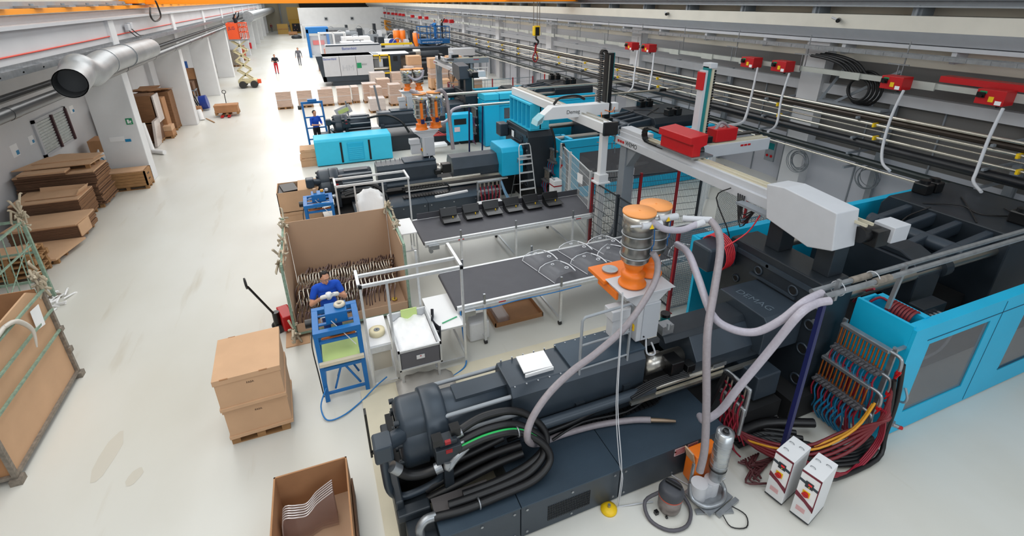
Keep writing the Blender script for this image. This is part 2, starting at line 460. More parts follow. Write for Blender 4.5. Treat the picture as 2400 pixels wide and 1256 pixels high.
# signs on the wall and on the first column
def sign_on_wall(x, y, z, w, h, m1, m2, label):
    t = thing('wall_sign', label, 'sign', (x,y,z))
    obj('plate', MB().box(x,x+.01,y,y+w,z,z+h), m1, t)
    obj('emblem', MB().box(x+.01,x+.014,y+w*.55,y+w*.95,z+h*.1,z+h*.45), m2, t)
M_signb = mat('sign_blue',(20,130,180),.5); M_signg = mat('sign_green',(20,140,90),.5)
sign_on_wall(-9.0,19.9,1.75,.45,.38,M_paper,M_signb,'white wall sign with small blue square, nearest the camera on left wall')
sign_on_wall(-9.0,21.15,1.85,.35,.28,M_paper,M_signb,'white sign with blue square just left of the louvred window')
sign_on_wall(-9.0,25.0,2.15,.4,.3,M_paper,M_signb,'white sign with teal square right of the louvred window')
t = thing('column_sign','pale sign with bright blue square on the face of the nearest column','sign',(-6.9,21.64,1.6))
obj('plate', MB().box(-6.95,-6.5,21.63,21.645,1.62,1.8), M_paper, t)
obj('emblem', MB().box(-6.5,-6.32,21.63,21.645,1.58,1.68), M_signb, t)
t = thing('exit_sign','small green emergency exit sign on the edge of the nearest column','sign',(-6.3,21.64,2.2))
obj('plate', MB().box(-6.3,-6.1,21.63,21.645,2.2,2.42), M_signg, t)
obj('pictogram', MB().box(-6.26,-6.2,21.622,21.632,2.24,2.38).cbox((-6.16,21.627,2.31),(.05,.01,.05),ry=.5).cbox((-6.17,21.627,2.26),(.02,.01,.07),ry=-.6), M_paper, t)

# ------------------------------------------------------------------ left wall services
def ring(mb, p, d, r, t=.02):
    p=Vector(p); d=Vector(d).normalized()*t; mb.cyl(p-d,p+d,r,n=24)
t = thing('ventilation_duct','large galvanised ventilation duct with a round open mouth near the first column','duct',(-5.05,16,3.9))
pts = [(-4.752, 13.693, 4.672), (-4.946, 14.74, 4.716), (-5.016, 15.18, 4.822), (-5.06, 15.928, 4.646), (-5.06, 17.195, 4.769), (-5.06, 19.061, 4.769), (-5.06, 22.211, 4.751)]
m = MB(); m.tube(pts, [.31,.33,.35,.35,.33,.32,.31], 28, caps=False, sub=6)
obj('duct_shell', m, mat('duct_metal',(156,160,163),.42,.6,var=.2,scale=2,bump=.15,bscale=30), t)
m = MB(); a=Vector(pts[0]); b=Vector(pts[1]); d=(b-a).normalized()
m.tube([a, a+d*.5],[.29,.27],28,caps=False,spline=False); m.cyl(a+d*.5,a+d*.51,.27,n=28)
obj('duct_inside', m, mat('duct_dark',(70,72,74),.5,.5), t)
m = MB()
for p,q in ((pts[3],pts[4]),(pts[4],pts[5]),(pts[5],pts[6])): ring(m, p, Vector(q)-Vector(p), .345)
m.tube([a,a-d*.02],[.325,.325],28,caps=False,spline=False)
obj('duct_collar', m, M_steel, t)
for p in (pts[3],pts[5],pts[6]): obj('duct_hanger', MB().bar((p[0],p[1],p[2]+.3),(-5.7,p[1]+.1,4.88),.03), M_steel, t)
for (u0,u1,lab) in (((-5.75,63.73,4.67),(-5.75,140.1,4.32),'distant galvanised duct behind the orange lift basket'),):
    m=MB(); m.tube([(u0[0]+.9,u0[1],u0[2]),(u1[0]+.9,u1[1],u1[2])],.55,20,spline=False); solo('ventilation_duct', m, M_steel, lab, 'duct')
m=MB().cyl((-5.7,-4,4.22),(-5.7,90,4.22),.13,n=14)
for y in range(0,80,4): m.cyl((-5.7,y+1,4.22),(-5.7,y+1.35,4.22),.137,n=14)
tag(obj('heating_pipe', m, mat('dark_pipe',(78,80,82),.35,.5,var=.4,scale=.6)),'thick dark grey pipe running along the column line','pipe')
m=MB().cyl((-6.0,-4,4.42),(-6.0,90,4.42),.08,n=12)
tag(obj('heating_pipe', m, mat('dark_pipe2',(52,54,56),.4,.4)),'thinner black pipe just above the thick grey one along the columns','pipe')
m=MB().box(-6.0,-5.6,-4,100,4.86,4.9)
for y in range(-4,100,1): m.box(-6.0,-5.6,y,y+.08,4.9,4.93)
m.box(-6.0,-5.98,-4,100,4.9,5.02).box(-5.62,-5.6,-4,100,4.9,5.0)
tag(obj('cable_tray', m, M_steel),'galvanised cable tray along the left column line','cable tray')
m=MB().tube([(-6.02,y,5.2+.02*math.sin(y*3)) for y in range(-4,100,2)],.02,6)
tag(obj('red_cable', m, mat('red_cable',(226,70,48),.5)),'thin red cable strung along the white left beam','cable')
# black down pipe beside first column and junction boxes on the beam
m=MB().cyl((-7.6,23.28,3.36),(-7.6,23.28,2.29),.1,n=12)
solo('drain_pipe', m, M_blackp,'short black down pipe left of the nearest column','pipe')
for (p,lab) in (((-5.98,23.89,5.33),'grey junction box with cables on the left beam, upper'),((-5.98,23.51,5.29),'grey junction box on the left beam beside the pilaster')):
    t=thing('junction_box',lab,'junction box',p)
    obj('housing', MB().box(p[0],p[0]+.12,p[1],p[1]+.3,p[2],p[2]+.22), M_lgrey, t, bev=.01)
    obj('cable', MB().tube([(p[0]+.06,p[1]+.2,p[2]),(p[0]+.1,p[1]+.8,p[2]-.25),(p[0]+.1,p[1]+1.4,p[2]-.3)],.02,6), M_black, t)
# hanging loop cable from crane rail
c=(-5.5,27.49,6.16)
solo('hanging_cable', MB().tube([(-5.5,25.85,6.05),(-5.5,25.54,5.73),(-5.5,26.08,5.52),(-5.5,27.25,5.65),(-5.5,27.23,6.08),(-5.5,27.04,6.3)],.035,6), M_black,'black cable loop hanging below the orange crane bridge end','cable')

# ------------------------------------------------------------------ right wall services
def rail(nm, x, z, r, m, lab, y0=-4, y1=101, n=12):
    mb=MB().cyl((x,y0,z),(x,y1,z),r,n=n)
    return tag(obj(nm, mb, m), lab, 'pipe')
M_brown = mat('brown_conduit',(58,50,44),.3,.5)
rail('supply_pipe',14.45,3.32,.045,M_rail,'topmost polished silver pipe of the rack along the right wall')
rail('supply_pipe',14.5,3.19,.085,M_brown,'dark brown conduit between the two top silver pipes on right wall')
rail('supply_pipe',14.4,3.06,.04,M_rail,'lower silver pipe directly under the brown conduit')
rail('supply_pipe',14.7,2.84,.025,M_rail,'thin silver pipe of the second rack tier, rear one')
rail('supply_pipe',14.4,2.72,.04,M_rail,'silver pipe of the second rack tier with yellow end tags')
M_bpipe = mat('black_insulated_pipe',(26,29,34),.35,var=.3,scale=6)
rail('supply_pipe',14.5,2.45,.13,M_bpipe,'thick black insulated pipe, upper of the two on right wall')
rail('supply_pipe',14.5,1.98,.10,mat('green_black_pipe',(40,48,48),.3,.2,var=.3,scale=2),'lower black insulated pipe along right wall')
rail('supply_pipe',14.4,1.84,.03,M_rail,'lowest thin silver pipe along the right wall')
for i,y in enumerate([2.9+3.2*k for k in range(30)]):
    t = tag(thing('pipe_bracket','','',(15.9,y,0)),'grey slotted steel bracket carrying the pipe rack on the right wall','bracket','pipe rack brackets on the right wall')
    m=MB().box(15.78,15.9,y-.09,y+.09,0,3.75)
    for z in (3.24,2.66,2.2,1.76): m.box(14.3,15.8,y-.03,y+.03,z-.1,z-.04)
    for k in range(12): m.box(15.775,15.785,y-.02,y+.02,3.7-.12*k,3.76-.12*k)
    obj('bracket_arm', m, M_mgrey, t)
    if i<14:
        for z,yy in ((3.06,y-.5),(2.72,y-.6)):
            obj('end_tag', MB().box(14.3,14.5,yy-.025,yy+.025,z-.06,z+.05), M_yellow, t)
# busbar trunking
m=MB().box(15.05,15.2,-4,102,4.1,4.24)
for k in range(53): m.box(15.0,15.05,-4+2*k,-4+2*k+.6,4.06,4.26)
tag(obj('busbar_trunking', m, mat('busbar_grey',(186,188,180),.5,var=.15,scale=2)),'pale grey busbar trunking along the right wall linking the red boxes','busbar')
RB = [((15,6.59,4.16),'largest'),((15,8.82,4.18),''),((15,12.48,4.21),''),((15,13.81,4.2),''),((15,19.8,4.21),''),((15,21.14,4.2),''),
 ((15,53.48,4.21),''),((15,55.85,4.17),''),((15,64.85,4.21),''),((15,68.48,4.16),''),((15,73.31,4.19),''),((15,80.14,4.2),''),((15,82.93,4.19),''),((15,86.28,4.18),''),((15,89.48,4.17),''),((15,93.81,4.15),''),((15,98.05,4.13),''),((15,104.81,4.15),'')]
RL = ['red switch box on the busbar nearest the camera at far right','second red busbar switch box from the camera',
 'red busbar switch box above the robot arm, right one of the pair','red busbar switch box above the robot arm, left one of the pair',
 'right one of the middle pair of red busbar boxes, behind the black mast','left one of the middle pair of red busbar boxes, behind the black mast']
def redbox(p, lab, grp, big):
    x,y,z=p; t=thing('switch_box',lab,'switch box',(x,y,z),group=grp)
    w=.28
    obj('housing', MB().box(x-.42,x,y-w,y+w,z-.17,z+.17), M_red, t, bev=.01)
    if big:
        obj('handle', MB().box(x-.46,x-.42,y+.1,y+.26,z-.02,z+.1).cyl((x-.44,y+.16,z+.02),(x-.52,y+.16,z+.02),.04), M_blackp, t)
        obj('green_label', MB().box(x-.425,x-.42,y+.08,y+.22,z+.07,z+.13), M_signg, t)
        obj('warning_label', MB().box(x-.426,x-.42,y-.08,y+.02,z-.1,z+.02), M_yellow, t)
        obj('white_label', MB().box(x-.426,x-.42,y-.24,y-.12,z-.15,z-.06), M_paper, t)
        obj('cable_gland', MB().cyl((x-.2,y-.1,z-.17),(x-.2,y-.1,z-.24),.035), M_blackp, t)
    return t
for i,(p,_) in enumerate(RB):
    far = i>=6
    redbox(p, RL[i] if not far else 'small distant red switch box on the busbar near the far end of the hall', 'distant red busbar boxes' if far else None, not far)
m=MB(); a=(15.3,7.09,4.34); m.box(15.1,15.5,a[1]-.9,a[1]+.9,a[2]-.05,a[2]+.1)
solo('busbar_feed_unit', m, M_red,'long red busbar housing behind the nearest red switch box','switch box')
def cab(pts, lab, r=.035, m=M_lgrey, nm='power_cable', cat='cable'):
    return solo(nm, MB().tube(pts, r, 8, sub=5), m, lab, cat)
cab([(14.4,6.2,3.99),(14,6.07,3.42),(13.6,5.89,2.73),(13.4,5.79,2.53),(13,5.42,2.47)],'pale cable dropping from the nearest red switch box')
cab([(14.5,8.41,4.04),(14,8.22,3.47),(13.6,7.98,2.78),(13.2,7.64,2.46),(12.8,7.19,2.43)],'pale cable dropping from the second red switch box')
cab([(14.5,11.94,4.05),(14,11.62,3.35),(13.2,10.94,2.74),(12.3,10.43,2.7)],'pale cable dropping from the right box of the near red pair')
cab([(14.5,13.23,4.07),(13,11.9,3.51),(11,10.13,3.33),(9.5,8.88,3.53),(8,7.97,3.81)],'pale cable running from a red box to the red robot housing')
cab([(14.5,19.01,4.05),(13.5,17.71,3.44),(12.6,16.62,2.87)],'pale cable dropping from the right box of the middle red pair')
cab([(14.5,20.26,4.04),(13.5,18.94,3.29),(12.6,17.73,2.87),(12,17.35,2.71)],'pale cable dropping from the left box of the middle red pair')
# mesh cable tray
m=MB().box(15.0,15.4,-4,101,4.80,4.82).box(15.0,15.02,-4,101,4.82,4.9).box(15.38,15.4,-4,101,4.82,4.9)
for k in range(208): m.box(14.99,15.0,-4+.5*k,-4+.5*k+.25,4.80,4.9)
tag(obj('cable_tray', m, M_steel),'perforated galvanised cable tray below the cream beam on the right','cable tray')
for i,y in enumerate([3+3*k for k in range(20)]):
    tag(obj('tray_hanger', MB().bar((15.2,y,4.2),(15.2,y,5.2),.025).bar((15.0,y-.25,4.62),(15.0,y+.3,4.62),.03).bar((15.0,y,4.1),(15.0,y,4.62),.02), M_steel),'thin steel hanger between cable tray and busbar','hanger','cable tray hangers on the right wall')
# small items on the right wall
for p,lab in (((15.2,11.14,5.66),'small black security camera on the cream beam, nearest one'),((15.2,19.17,5.66),'small black security camera on the cream beam, further one')):
    t=thing('security_camera',lab,'camera',p); obj('camera_body', MB().cyl((p[0]-.2,p[1]-.06,p[2]),(p[0]-.02,p[1]+.05,p[2]+.02),.06), M_blackp, t); obj('camera_mount', MB().cyl((p[0],p[1]+.05,p[2]),(p[0],p[1]+.3,p[2]+.08),.03), M_lgrey, t)
t=thing('control_panel','small grey wall panel with green display and two red buttons','control panel',(15.59,13,1.11))
p=ROOTLOC[t.name]
obj('plate', MB().box(p[0]-.08,p[0],p[1]-.3,p[1]+.1,p[2]-.4,p[2]+.4), M_greysteel, t)
obj('display', MB().box(p[0]-.09,p[0]-.08,p[1]-.26,p[1]+.06,p[2]+.05,p[2]+.28), M_teal, t)
obj('button', MB().cyl((p[0]-.1,p[1]-.02,p[2]-.2),(p[0]-.08,p[1]-.02,p[2]-.2),.05), M_red, t)
obj('button', MB().cyl((p[0]-.1,p[1]-.2,p[2]-.2),(p[0]-.08,p[1]-.2,p[2]-.2),.05), M_red, t)
for c,lab in (((15.3,11.49,1.16),'grey cable coil hanging on the right wall, left one'),((15.3,9.12,1.31),'grey cable coil hanging on the right wall, right one')):
    m=MB()
    for k in range(7): m.torus((c[0]-.02*k,c[1]+random.uniform(-.05,.05),c[2]+random.uniform(-.06,.06)),.34+random.uniform(-.07,.06),.012,'x',22,5)
    solo('cable_coil', m, M_mgrey, lab, 'cable')
# black hose bundle above the wall (hose reel arm)
t=thing('hose_reel','black hose reel with hanging hoses high on the right wall','hose reel',(15.5,10.06,3.88))
p=ROOTLOC[t.name]
m=MB()
for k in range(4): m.torus((p[0]-.1*k,p[1],p[2]-.1),.5-.06*k,.04,'x',26,8)
obj('hose_coil', m, M_black, t)
m=MB()
for k in range(4): m.tube([(15.3,11.45,4.68),(15.2,10.79,4.64),(15.2,10.29,4.51),(15.3,10.01,4.21)] if k==0 else [(a[0]-.05*k,a[1]+.12*k,a[2]-.03*k) for a in ((15.3,11.45,4.68),(15.2,10.79,4.64),(15.2,10.29,4.51),(15.3,10.01,4.21))],.045,8)
obj('hose', m, M_black, t)
obj('bracket', MB().bar((p[0]+.1,p[1]-.8,p[2]+.5),(p[0]-.2,p[1]+.7,p[2]-.6),.08).bar((p[0]+.1,p[1]+.8,p[2]+.5),(p[0]-.2,p[1]+1.2,p[2]-.6),.08).box(p[0]-.3,p[0]+.1,p[1]-.8,p[1]+1.2,p[2]-.65,p[2]-.58), M_mgrey, t)

# ------------------------------------------------------------------ crane bridge
t=thing('crane_bridge','orange overhead crane bridge spanning the hall at the top edge','crane',(4,28,6.2))
obj('girder', MB().box(-6.2,15.2,27.7,28.5,6.2,7.0).box(-6.3,15.3,27.6,28.6,6.16,6.2), M_crane, t, bev=.01)
obj('end_carriage', MB().box(-6.7,-6.0,26.6,29.6,6.2,6.6), M_crane, t, bev=.03)
obj('end_carriage', MB().box(15.0,15.7,26.6,29.6,6.3,6.7), M_crane, t, bev=.03)
obj('trolley', MB().box(10.8,12.8,27.3,28.9,6.4,6.9), M_crane, t, bev=.03)
h=(12.84,28,4.6)
t=thing('hook_block','yellow and black hook block hanging on chains from the crane bridge','hook',(h[0],28,h[2]-1))
obj('block', MB().box(h[0]-.2,h[0]+.2,27.85,28.15,h[2]-.28,h[2]+.28), M_yellow, t, bev=.05)
obj('block_stripe', MB().box(h[0]-.12,h[0]+.12,27.82,28.18,h[2]-.26,h[2]+.2), M_blackp, t)
for dx in (-.18,.05,.2): obj('chain', MB().cyl((h[0]+dx,28,h[2]+.2),(h[0]+dx,28,6.3),.02,n=6), M_rust, t)
obj('hook', MB().tube([(h[0],28,h[2]-.28),(h[0],28,h[2]-.45),(h[0]+.14,28,h[2]-.6),(h[0]+.02,28,h[2]-.78),(h[0]-.13,28,h[2]-.66)],.06,8), M_black, t)
obj('lifting_sling', MB().cyl((h[0],28,h[2]-.7),(h[0]-.05,28,h[2]-1.15),.06).tube([(h[0]-.05,28,h[2]-1.15),(h[0]+.12,28,h[2]-1.5),(h[0]-.04,28,h[2]-1.75),(h[0]-.2,28,h[2]-1.5),(h[0]-.05,28,h[2]-1.15)],.04,8), M_dred, t)

# ------------------------------------------------------------------ injection moulding machines
def chain_track(mb, path, w=.18, y=0, th=.035, step=.075):
    """link chain along an (x,z) path"""
    P=[Vector((a,0,b)) for a,b in path]
    for i in range(len(P)-1):
        d=P[i+1]-P[i]; L=d.length; k=max(1,int(L/step)); ang=-math.atan2(d.z,d.x)
        for j in range(k):
            c=P[i]+d*((j+.5)/k); mb.cbox((c.x,y,c.z),(L/k*.8,w,th),ry=ang)
def loop_path(x0,x1,z0,z1,n=8):
    r=(z1-z0)/2; cz=(z0+z1)/2; pts=[(x0,z1),(x1-r,z1)]
    pts+=[(x1-r+r*math.sin(PI*k/n), cz+r*math.cos(PI*k/n)) for k in range(1,n+1)]
    return pts+[(x0,z0)]
def cylinder_unit(t, X, Y, s=1):
    """rear motor casing, barrel, tie rods of an injection unit; X left end, Y axis line"""
    z=1.2
    m=MB()
    for (cy,cz,r) in ((Y,z+.11,.32),(Y,z-.12,.41)):
        m.lathe([(0,X+.02),(r*.8,X+.02),(r*.97,X+.07),(r,X+.12),(r,X+.36)],(0,cy,cz),28,'x')
    mc=obj('motor_casing', m, M_anth2, t)
    m=MB()
    for k in range(8):
        a=2*PI*k/8+.3; m.cyl((X-.01,Y+.34*math.cos(a),z-.12+.34*math.sin(a)),(X+.05,Y+.34*math.cos(a),z-.12+.34*math.sin(a)),.035,n=8)
    for dy in (-.2,.2): m.cyl((X-.01,Y+dy,z+.3),(X+.05,Y+dy,z+.3),.035,n=8)
    obj('casing_bolt', m, M_anth, mc)
    obj('flange_disc', MB().lathe([(0,X+.36),(.44,X+.36),(.45,X+.39),(.45,X+.6),(.42,X+.64),(0,X+.64)],(0,Y,z),36,'x'), M_anth2, t)
    L=1.6*s
    obj('injection_cylinder', MB().lathe([(.34,X+.6),(.34,X+L),(0,X+L)],(0,Y,z),32,'x').box(X+.8,X+L-.1,Y-.14,Y+.14,z+.3,z+.355), M_anth2, t)
    for dy,dz in ((-.3,.28),(.33,.26),(-.4,.06),(-.4,-.16),(-.3,-.32)):
        obj('tie_rod', MB().cyl((X+.6,Y+dy,z+dz),(X+L,Y+dy,z+dz),.03,n=10), M_greysteel, t)
    # hydraulic motor and U pipe
    obj('hydraulic_motor', MB().box(X-.3,X-.08,Y-.56,Y-.3,z+.1,z+.36).cyl((X-.19,Y-.4,z+.22),(X+.05,Y-.25,z+.15),.1), M_anth2, t, bev=.03)
    obj('u_pipe', MB().tube([(X-.2,Y-.43,z+.12),(X-.2,Y-.44,z-.2),(X-.18,Y-.45,z-.48),(X-.08,Y-.46,z-.62),(X+.05,Y-.47,z-.65),(X+.35,Y-.47,z-.6),(X+.47,Y-.47,z-.5),(X+.52,Y-.5,z-.25),(X+.53,Y-.52,z-.05)],.05,10), M_anth2, t)
    obj('inlet_hose', MB().tube([(X-.08,Y-.5,z-.1),(X+.05,Y-.52,z-.24),(X+.25,Y-.54,z-.28),(X+.45,Y-.56,z-.24)],.06,10), M_black, t)
    obj('hose_fitting', MB().cyl((X-.12,Y-.49,z-.05),(X-.04,Y-.5,z-.14),.07).cyl((X+.38,Y-.56,z-.25),(X+.47,Y-.56,z-.23),.07), M_steel, t)
    vb=obj('valve_block', MB().box(X+.38,X+.7,Y-.72,Y-.46,z-.02,z+.2).box(X+.44,X+.66,Y-.68,Y-.52,z+.2,z+.27).box(X+.48,X+.6,Y-.62,Y-.5,z-.6,z-.02), M_anth, t, bev=.01)
    obj('solenoid', MB().box(X+.36,X+.48,Y-.7,Y-.58,z+.26,z+.36).box(X+.6,X+.72,Y-.62,Y-.5,z+.24,z+.36), M_blackp, vb)
    obj('solenoid_plug', MB().box(X+.5,X+.57,Y-.72,Y-.68,z+.27,z+.31).box(X+.5,X+.58,Y-.73,Y-.72,z+.14,z+.19), M_dred, vb)

def housing_unit(t, X, Y, L1, L2):
    """injection carriage housing: low step L1, raised step L2"""
    zt=1.62
    obj('carriage_housing', MB().prism([(Y-.3,1.0),(Y-.3,1.5),(Y-.22,zt),(Y+.3,zt),(Y+.36,1.5),(Y+.36,1.0)],'x',X,X+L1+L2), M_anth2, t, bev=.01)
    obj('carriage_step', MB().box(X+L1,X+L1+L2,Y-.26,Y+.32,zt,zt+.045), M_tread, t, bev=.01)
    m=MB()
    for k in range(12): m.cyl((X+.06+k*(L1+L2)/12.5,Y-.24,zt+.0),(X+.06+k*(L1+L2)/12.5,Y-.24,zt+.012),.012,n=6); m.cyl((X+.06+k*(L1+L2)/12.5,Y+.28,zt),(X+.06+k*(L1+L2)/12.5,Y+.28,zt+.05),.012,n=6)
    obj('cover_screw', m, M_steel, t)
    obj('drive_rod', MB().cyl((X+.1,Y-.42,1.02),(X+L1+L2+.1,Y-.42,1.02),.075,n=16), M_anth2, t)
    obj('piston_rod', MB().cyl((X+L1+L2+.1,Y-.42,1.02),(X+L1+L2+1.4,Y-.42,1.02),.045,n=12), M_rail, t)
    obj('rod_clamp', MB().box(X+.05,X+.22,Y-.52,Y-.3,.92,1.14), M_anth2, t, bev=.02)

def clamp_unit(t, dy, px=6.65, holes=True):
    """platens, tie bars, toggles; dy shifts from the near machine"""
    y=lambda v:v+dy
    Y0,Y1,ZT=4.05,6.05,2.38
    def platen(x0,x1,zt,nm,y0=Y0,y1=Y1):
        m=MB().prism([(y(y0),0.1),(y(y0),zt-.2),(y(y0)+.12,zt),(y(y1)-.12,zt),(y(y1),zt-.2),(y(y1),.1)],'x',x0,x1)
        return obj(nm, m, M_anth, t, bev=.02)
    platen(px,7.25,ZT,'fixed_platen')
    obj('platen_lip', MB().box(px-.03,px,y(Y0)+.1,y(Y1)-.1,ZT-.22,ZT-.14).box(px-.04,px,y(4.5),y(5.4),1.9,1.94), M_anth2, t)
    if holes:
        for (yy,zz,r) in ((5.26,2.03,.07),(4.57,2.03,.08),(4.17,1.64,.08),(5.68,1.65,.06),(4.18,1.18,.09),(4.15,.6,.09)):
            obj('platen_bore', MB().torus((px-.01,y(yy),zz),r,.018,'x',20,6), M_anth2, t)
            obj('bore_hole', MB().cyl((px-.015,y(yy),zz),(px+.01,y(yy),zz),r,n=20), M_dark, t)
        obj('bolt', MB().cyl((px-.03,y(4.12),2.0),(px,y(4.12),2.0),.03,n=8).cyl((px-.03,y(4.12),1.75),(px,y(4.12),1.75),.03,n=8).cyl((px-.03,y(5.1),2.2),(px,y(5.1),2.2),.03,n=8), M_steel, t)
    obj('nozzle_guard', MB().prism([(y(4.3),1.2),(y(4.3),1.8),(y(4.36),1.86),(y(5.26),1.86),(y(5.3),1.8),(y(5.3),1.2)],'x',5.85,px), M_anth2, t, bev=.015)
    obj('side_actuator', MB().box(6.0,px,y(5.75),y(6.2),1.85,2.3), M_anth2, t, bev=.04)
    platen(8.95,9.6,2.2,'moving_platen',4.1,6.0)
    obj('platen_crown', MB().prism([(y(4.2),2.2),(y(4.5),2.32),(y(5.6),2.32),(y(5.9),2.2)],'x',9.0,9.55), M_anth, t, bev=.03)
    platen(11.25,13.4,2.38,'rear_platen',4.0,6.3)
    for yy in (4.2,5.9):
        for zz in (2.0,.7):
            obj('tie_bar', MB().cyl((7.25,y(yy),zz),(11.25,y(yy),zz),.09,n=18), M_inox, t)
            obj('tie_bar_nut', MB().cyl((9.6,y(yy),zz),(9.8,y(yy),zz),.17,n=18), M_anth, t)
    for yy in (4.35,4.85,5.3,5.75):
        m=MB().bar((9.5,y(yy),1.95),(10.35,y(yy),2.1),.14,.28).bar((10.35,y(yy),2.1),(11.3,y(yy),2.2),.14,.26)
        obj('toggle_link', m, M_anth2, t, bev=.03)
    for xx,zz in ((10.35,2.1),(9.7,1.95)): obj('toggle_pin', MB().cyl((xx,y(4.2),zz),(xx,y(5.9),zz),.14,n=18), M_anth2, t)
    obj('crosshead', MB().box(10.1,10.5,y(4.5),y(5.6),1.0,1.5), M_anth, t, bev=.03)
    for yy in (4.15,5.85):
        obj('platen_motor', MB().box(11.9,12.15,y(yy),y(yy)+.3,2.38,2.62).box(12.25,12.5,y(yy),y(yy)+.3,2.38,2.62).cyl((12.02,y(yy)+.15,2.6),(12.02,y(yy)+.15,2.68),.1).cyl((12.37,y(yy)+.15,2.6),(12.37,y(yy)+.15,2.68),.1), M_blackp, t, bev=.03)
    obj('bed_and_shade_fill', MB().box(6.3,13.4,y(3.9),y(6.2),.02,.45).box(7.4,11.2,y(4.3),y(5.8),.45,1.0), M_dark, t)  # upper box is a dark fill standing for shade between the toggles
    obj('rear_duct', MB().cyl((13.4,y(5.2),1.9),(13.9,y(5.2),1.9),.22), M_anth, t)
    m=MB().tube([(11.4,y(5.6),2.39),(11.9,y(5.2),2.42),(11.8,y(4.8),2.4),(12.3,y(4.5),2.41),(12.6,y(4.8),2.4)],.014,6).tube([(11.3,y(4.6),2.39),(11.7,y(4.9),2.41),(12.5,y(5.5),2.4)],.014,6)
    m.tube([(11.3,y(5.4),2.4),(10.9,y(5.5),2.25),(10.3,y(5.3),2.3)],.016,6)
    obj('surface_cable', m, M_black, t)

t_guard=[None]
def enclosure(t, dy, windows, x1=13.6, x0=7.28, yf=3.12):
    y=lambda v:v+dy
    z=2.06
    # front wall as frame around the windows
    m=MB(); xs=x0
    for (a,b,za,zb) in windows:
        m.box(xs,a,y(yf),y(yf)+.05,.02,z); m.box(a,b,y(yf),y(yf)+.05,.02,za); m.box(a,b,y(yf),y(yf)+.05,zb,z); xs=b
    m.box(xs,x1,y(yf),y(yf)+.05,.02,z)
    m.box(x0+.05,x1,y(yf)+.05,y(yf)+.16,z-.03,z-.001)
    fg=obj('front_guard', m, M_blue, t); t_guard[0]=fg
    for (a,b,za,zb) in windows: obj('guard_window', MB().box(a,b,y(yf)+.015,y(yf)+.03,za,zb), M_pane, fg)
    m=MB(); 
    for (a,b,za,zb) in windows: m.box(b+.25,b+.262,y(yf)-.004,y(yf)+.01,.05,z-.05)
    m.box(x0+.35,x1,y(yf)-.004,y(yf)+.01,1.80,1.815).box(x0+2.9,x1,y(yf)-.004,y(yf)+.01,.45,.465)
    obj('panel_joint', m, mat('joint_dark_blue',(8,70,100),.6), t)  # darker blue lines along the panel joints
    obj('end_guard', MB().box(x0-.002,x0+.05,y(yf)+.051,y(yf)+.86,.02,z+.04), M_blue, t)
    obj('inner_rail', MB().box(x0+.4,x0+.52,y(yf)+.15,y(yf)+.86,z-.2,z+.02).box(x0+.05,x0+.52,y(yf)+.82,y(yf)+.86,z-.25,z+.02), M_blue, t)
    obj('rear_guard', MB().box(6.57,x1,y(6.6),y(6.66),.02,z).box(6.57,x1,y(6.661),y(6.75),z-.03,z), M_blue, t)
    obj('rear_end_guard', MB().prism([(y(6.25),1.5),(y(6.22),1.85),(y(6.4),2.03),(y(6.75),2.06),(y(6.75),1.5)],'x',6.5,6.56), M_blue, t)

def manifold(t, x, y0, y1, z, n, name='cooling_manifold', cols=(M_redhose, M_bluehose), drop=.65, rods=M_copper):
    """distributor bar, flow tubes, valve row and short hoses; along y at plane x"""
    obj('distributor_bar', MB().box(x-.05,x+.05,y0,y1,z-.03,z+.03), M_steel, t, bev=.01)
    m=MB(); k2=MB(); 
    hs=[MB(),MB()]
    for i in range(n):
        yy=y0+(i+.5)*(y1-y0)/n
        m.cyl((x-.02,yy,z-.03),(x-.03,yy,z-.33),.013,n=6)
        k2.cyl((x-.14,yy,z-.38),(x-.02,yy,z-.38),.026,n=8)
        hs[i%2].tube([(x-.08,yy,z-.42),(x-.12,yy,z-.55),(x-.1,yy-.04,z-.75),(x-.02,yy-.06*math.sin(i),max(z-drop,.05))],.013,6,sub=3)
    k2.box(x-.06,x+.02,y0,y1,z-.42,z-.34)
    obj('flow_tube', m, rods, t); obj('valve_row', k2, mat('grey_valve',(112,112,116),.5,.3,var=.5,scale=40), t)
    for h,c in zip(hs,cols): obj('coolant_hose', h, c, t)
    return
def elbow_valve(t, p, m2=M_red):
    x,y,z=p
    obj('pipe_elbow', MB().tube([(x,y+.14,z),(x,y+.03,z),(x,y-.03,z-.03),(x,y-.05,z-.12),(x,y-.05,z-.22)],.026,8), M_steel, t)
    obj('valve_lever', MB().cbox((x-.03,y-.07,z-.26),(.02,.02,.13),rx=.3).cyl((x,y-.05,z-.2),(x,y-.05,z-.26),.032,n=8), m2, t)

# ---------------- machine A : the near one
A = thing('injection_moulding_machine','huge dark grey and cyan injection moulding machine filling the foreground, nearest the camera','machine',(6,5,0))
for (a,b,yb) in ((.62,1.62,4.22),(1.63,3.06,4.9),(3.07,4.85,4.95)):
    o=obj('base_cabinet', MB().box(a,b,3.8,yb,.02,.575), M_anth2, A, bev=.008)
    obj('tread_plate', MB().box(a+.0,b-.0,3.78,yb,.575,.6), M_tread, A, bev=.004)
    m=MB()
    for k in range(3):
        for zz in (.1,.5): m.cyl((a+.08+k*(b-a-.16)/2,3.79,zz),(a+.08+k*(b-a-.16)/2,3.8,zz),.018,n=8)
    obj('cabinet_screw', m, M_steel, o); CAB=o
m=MB()
for i in range(26):
    for j in range(6): m.box(2.0+.024*i,2.012+.024*i,3.792,3.8,.14+.045*j,.175+.045*j)
obj('louvre_vent', m, M_dark, CAB)
m=MB().box(3.95,4.13,3.79,3.8,.42,.56).box(4.17,4.35,3.79,3.8,.42,.56)
WP=obj('warning_plate', m, mat('pink_label',(224,196,196),.6), A)
m=MB()
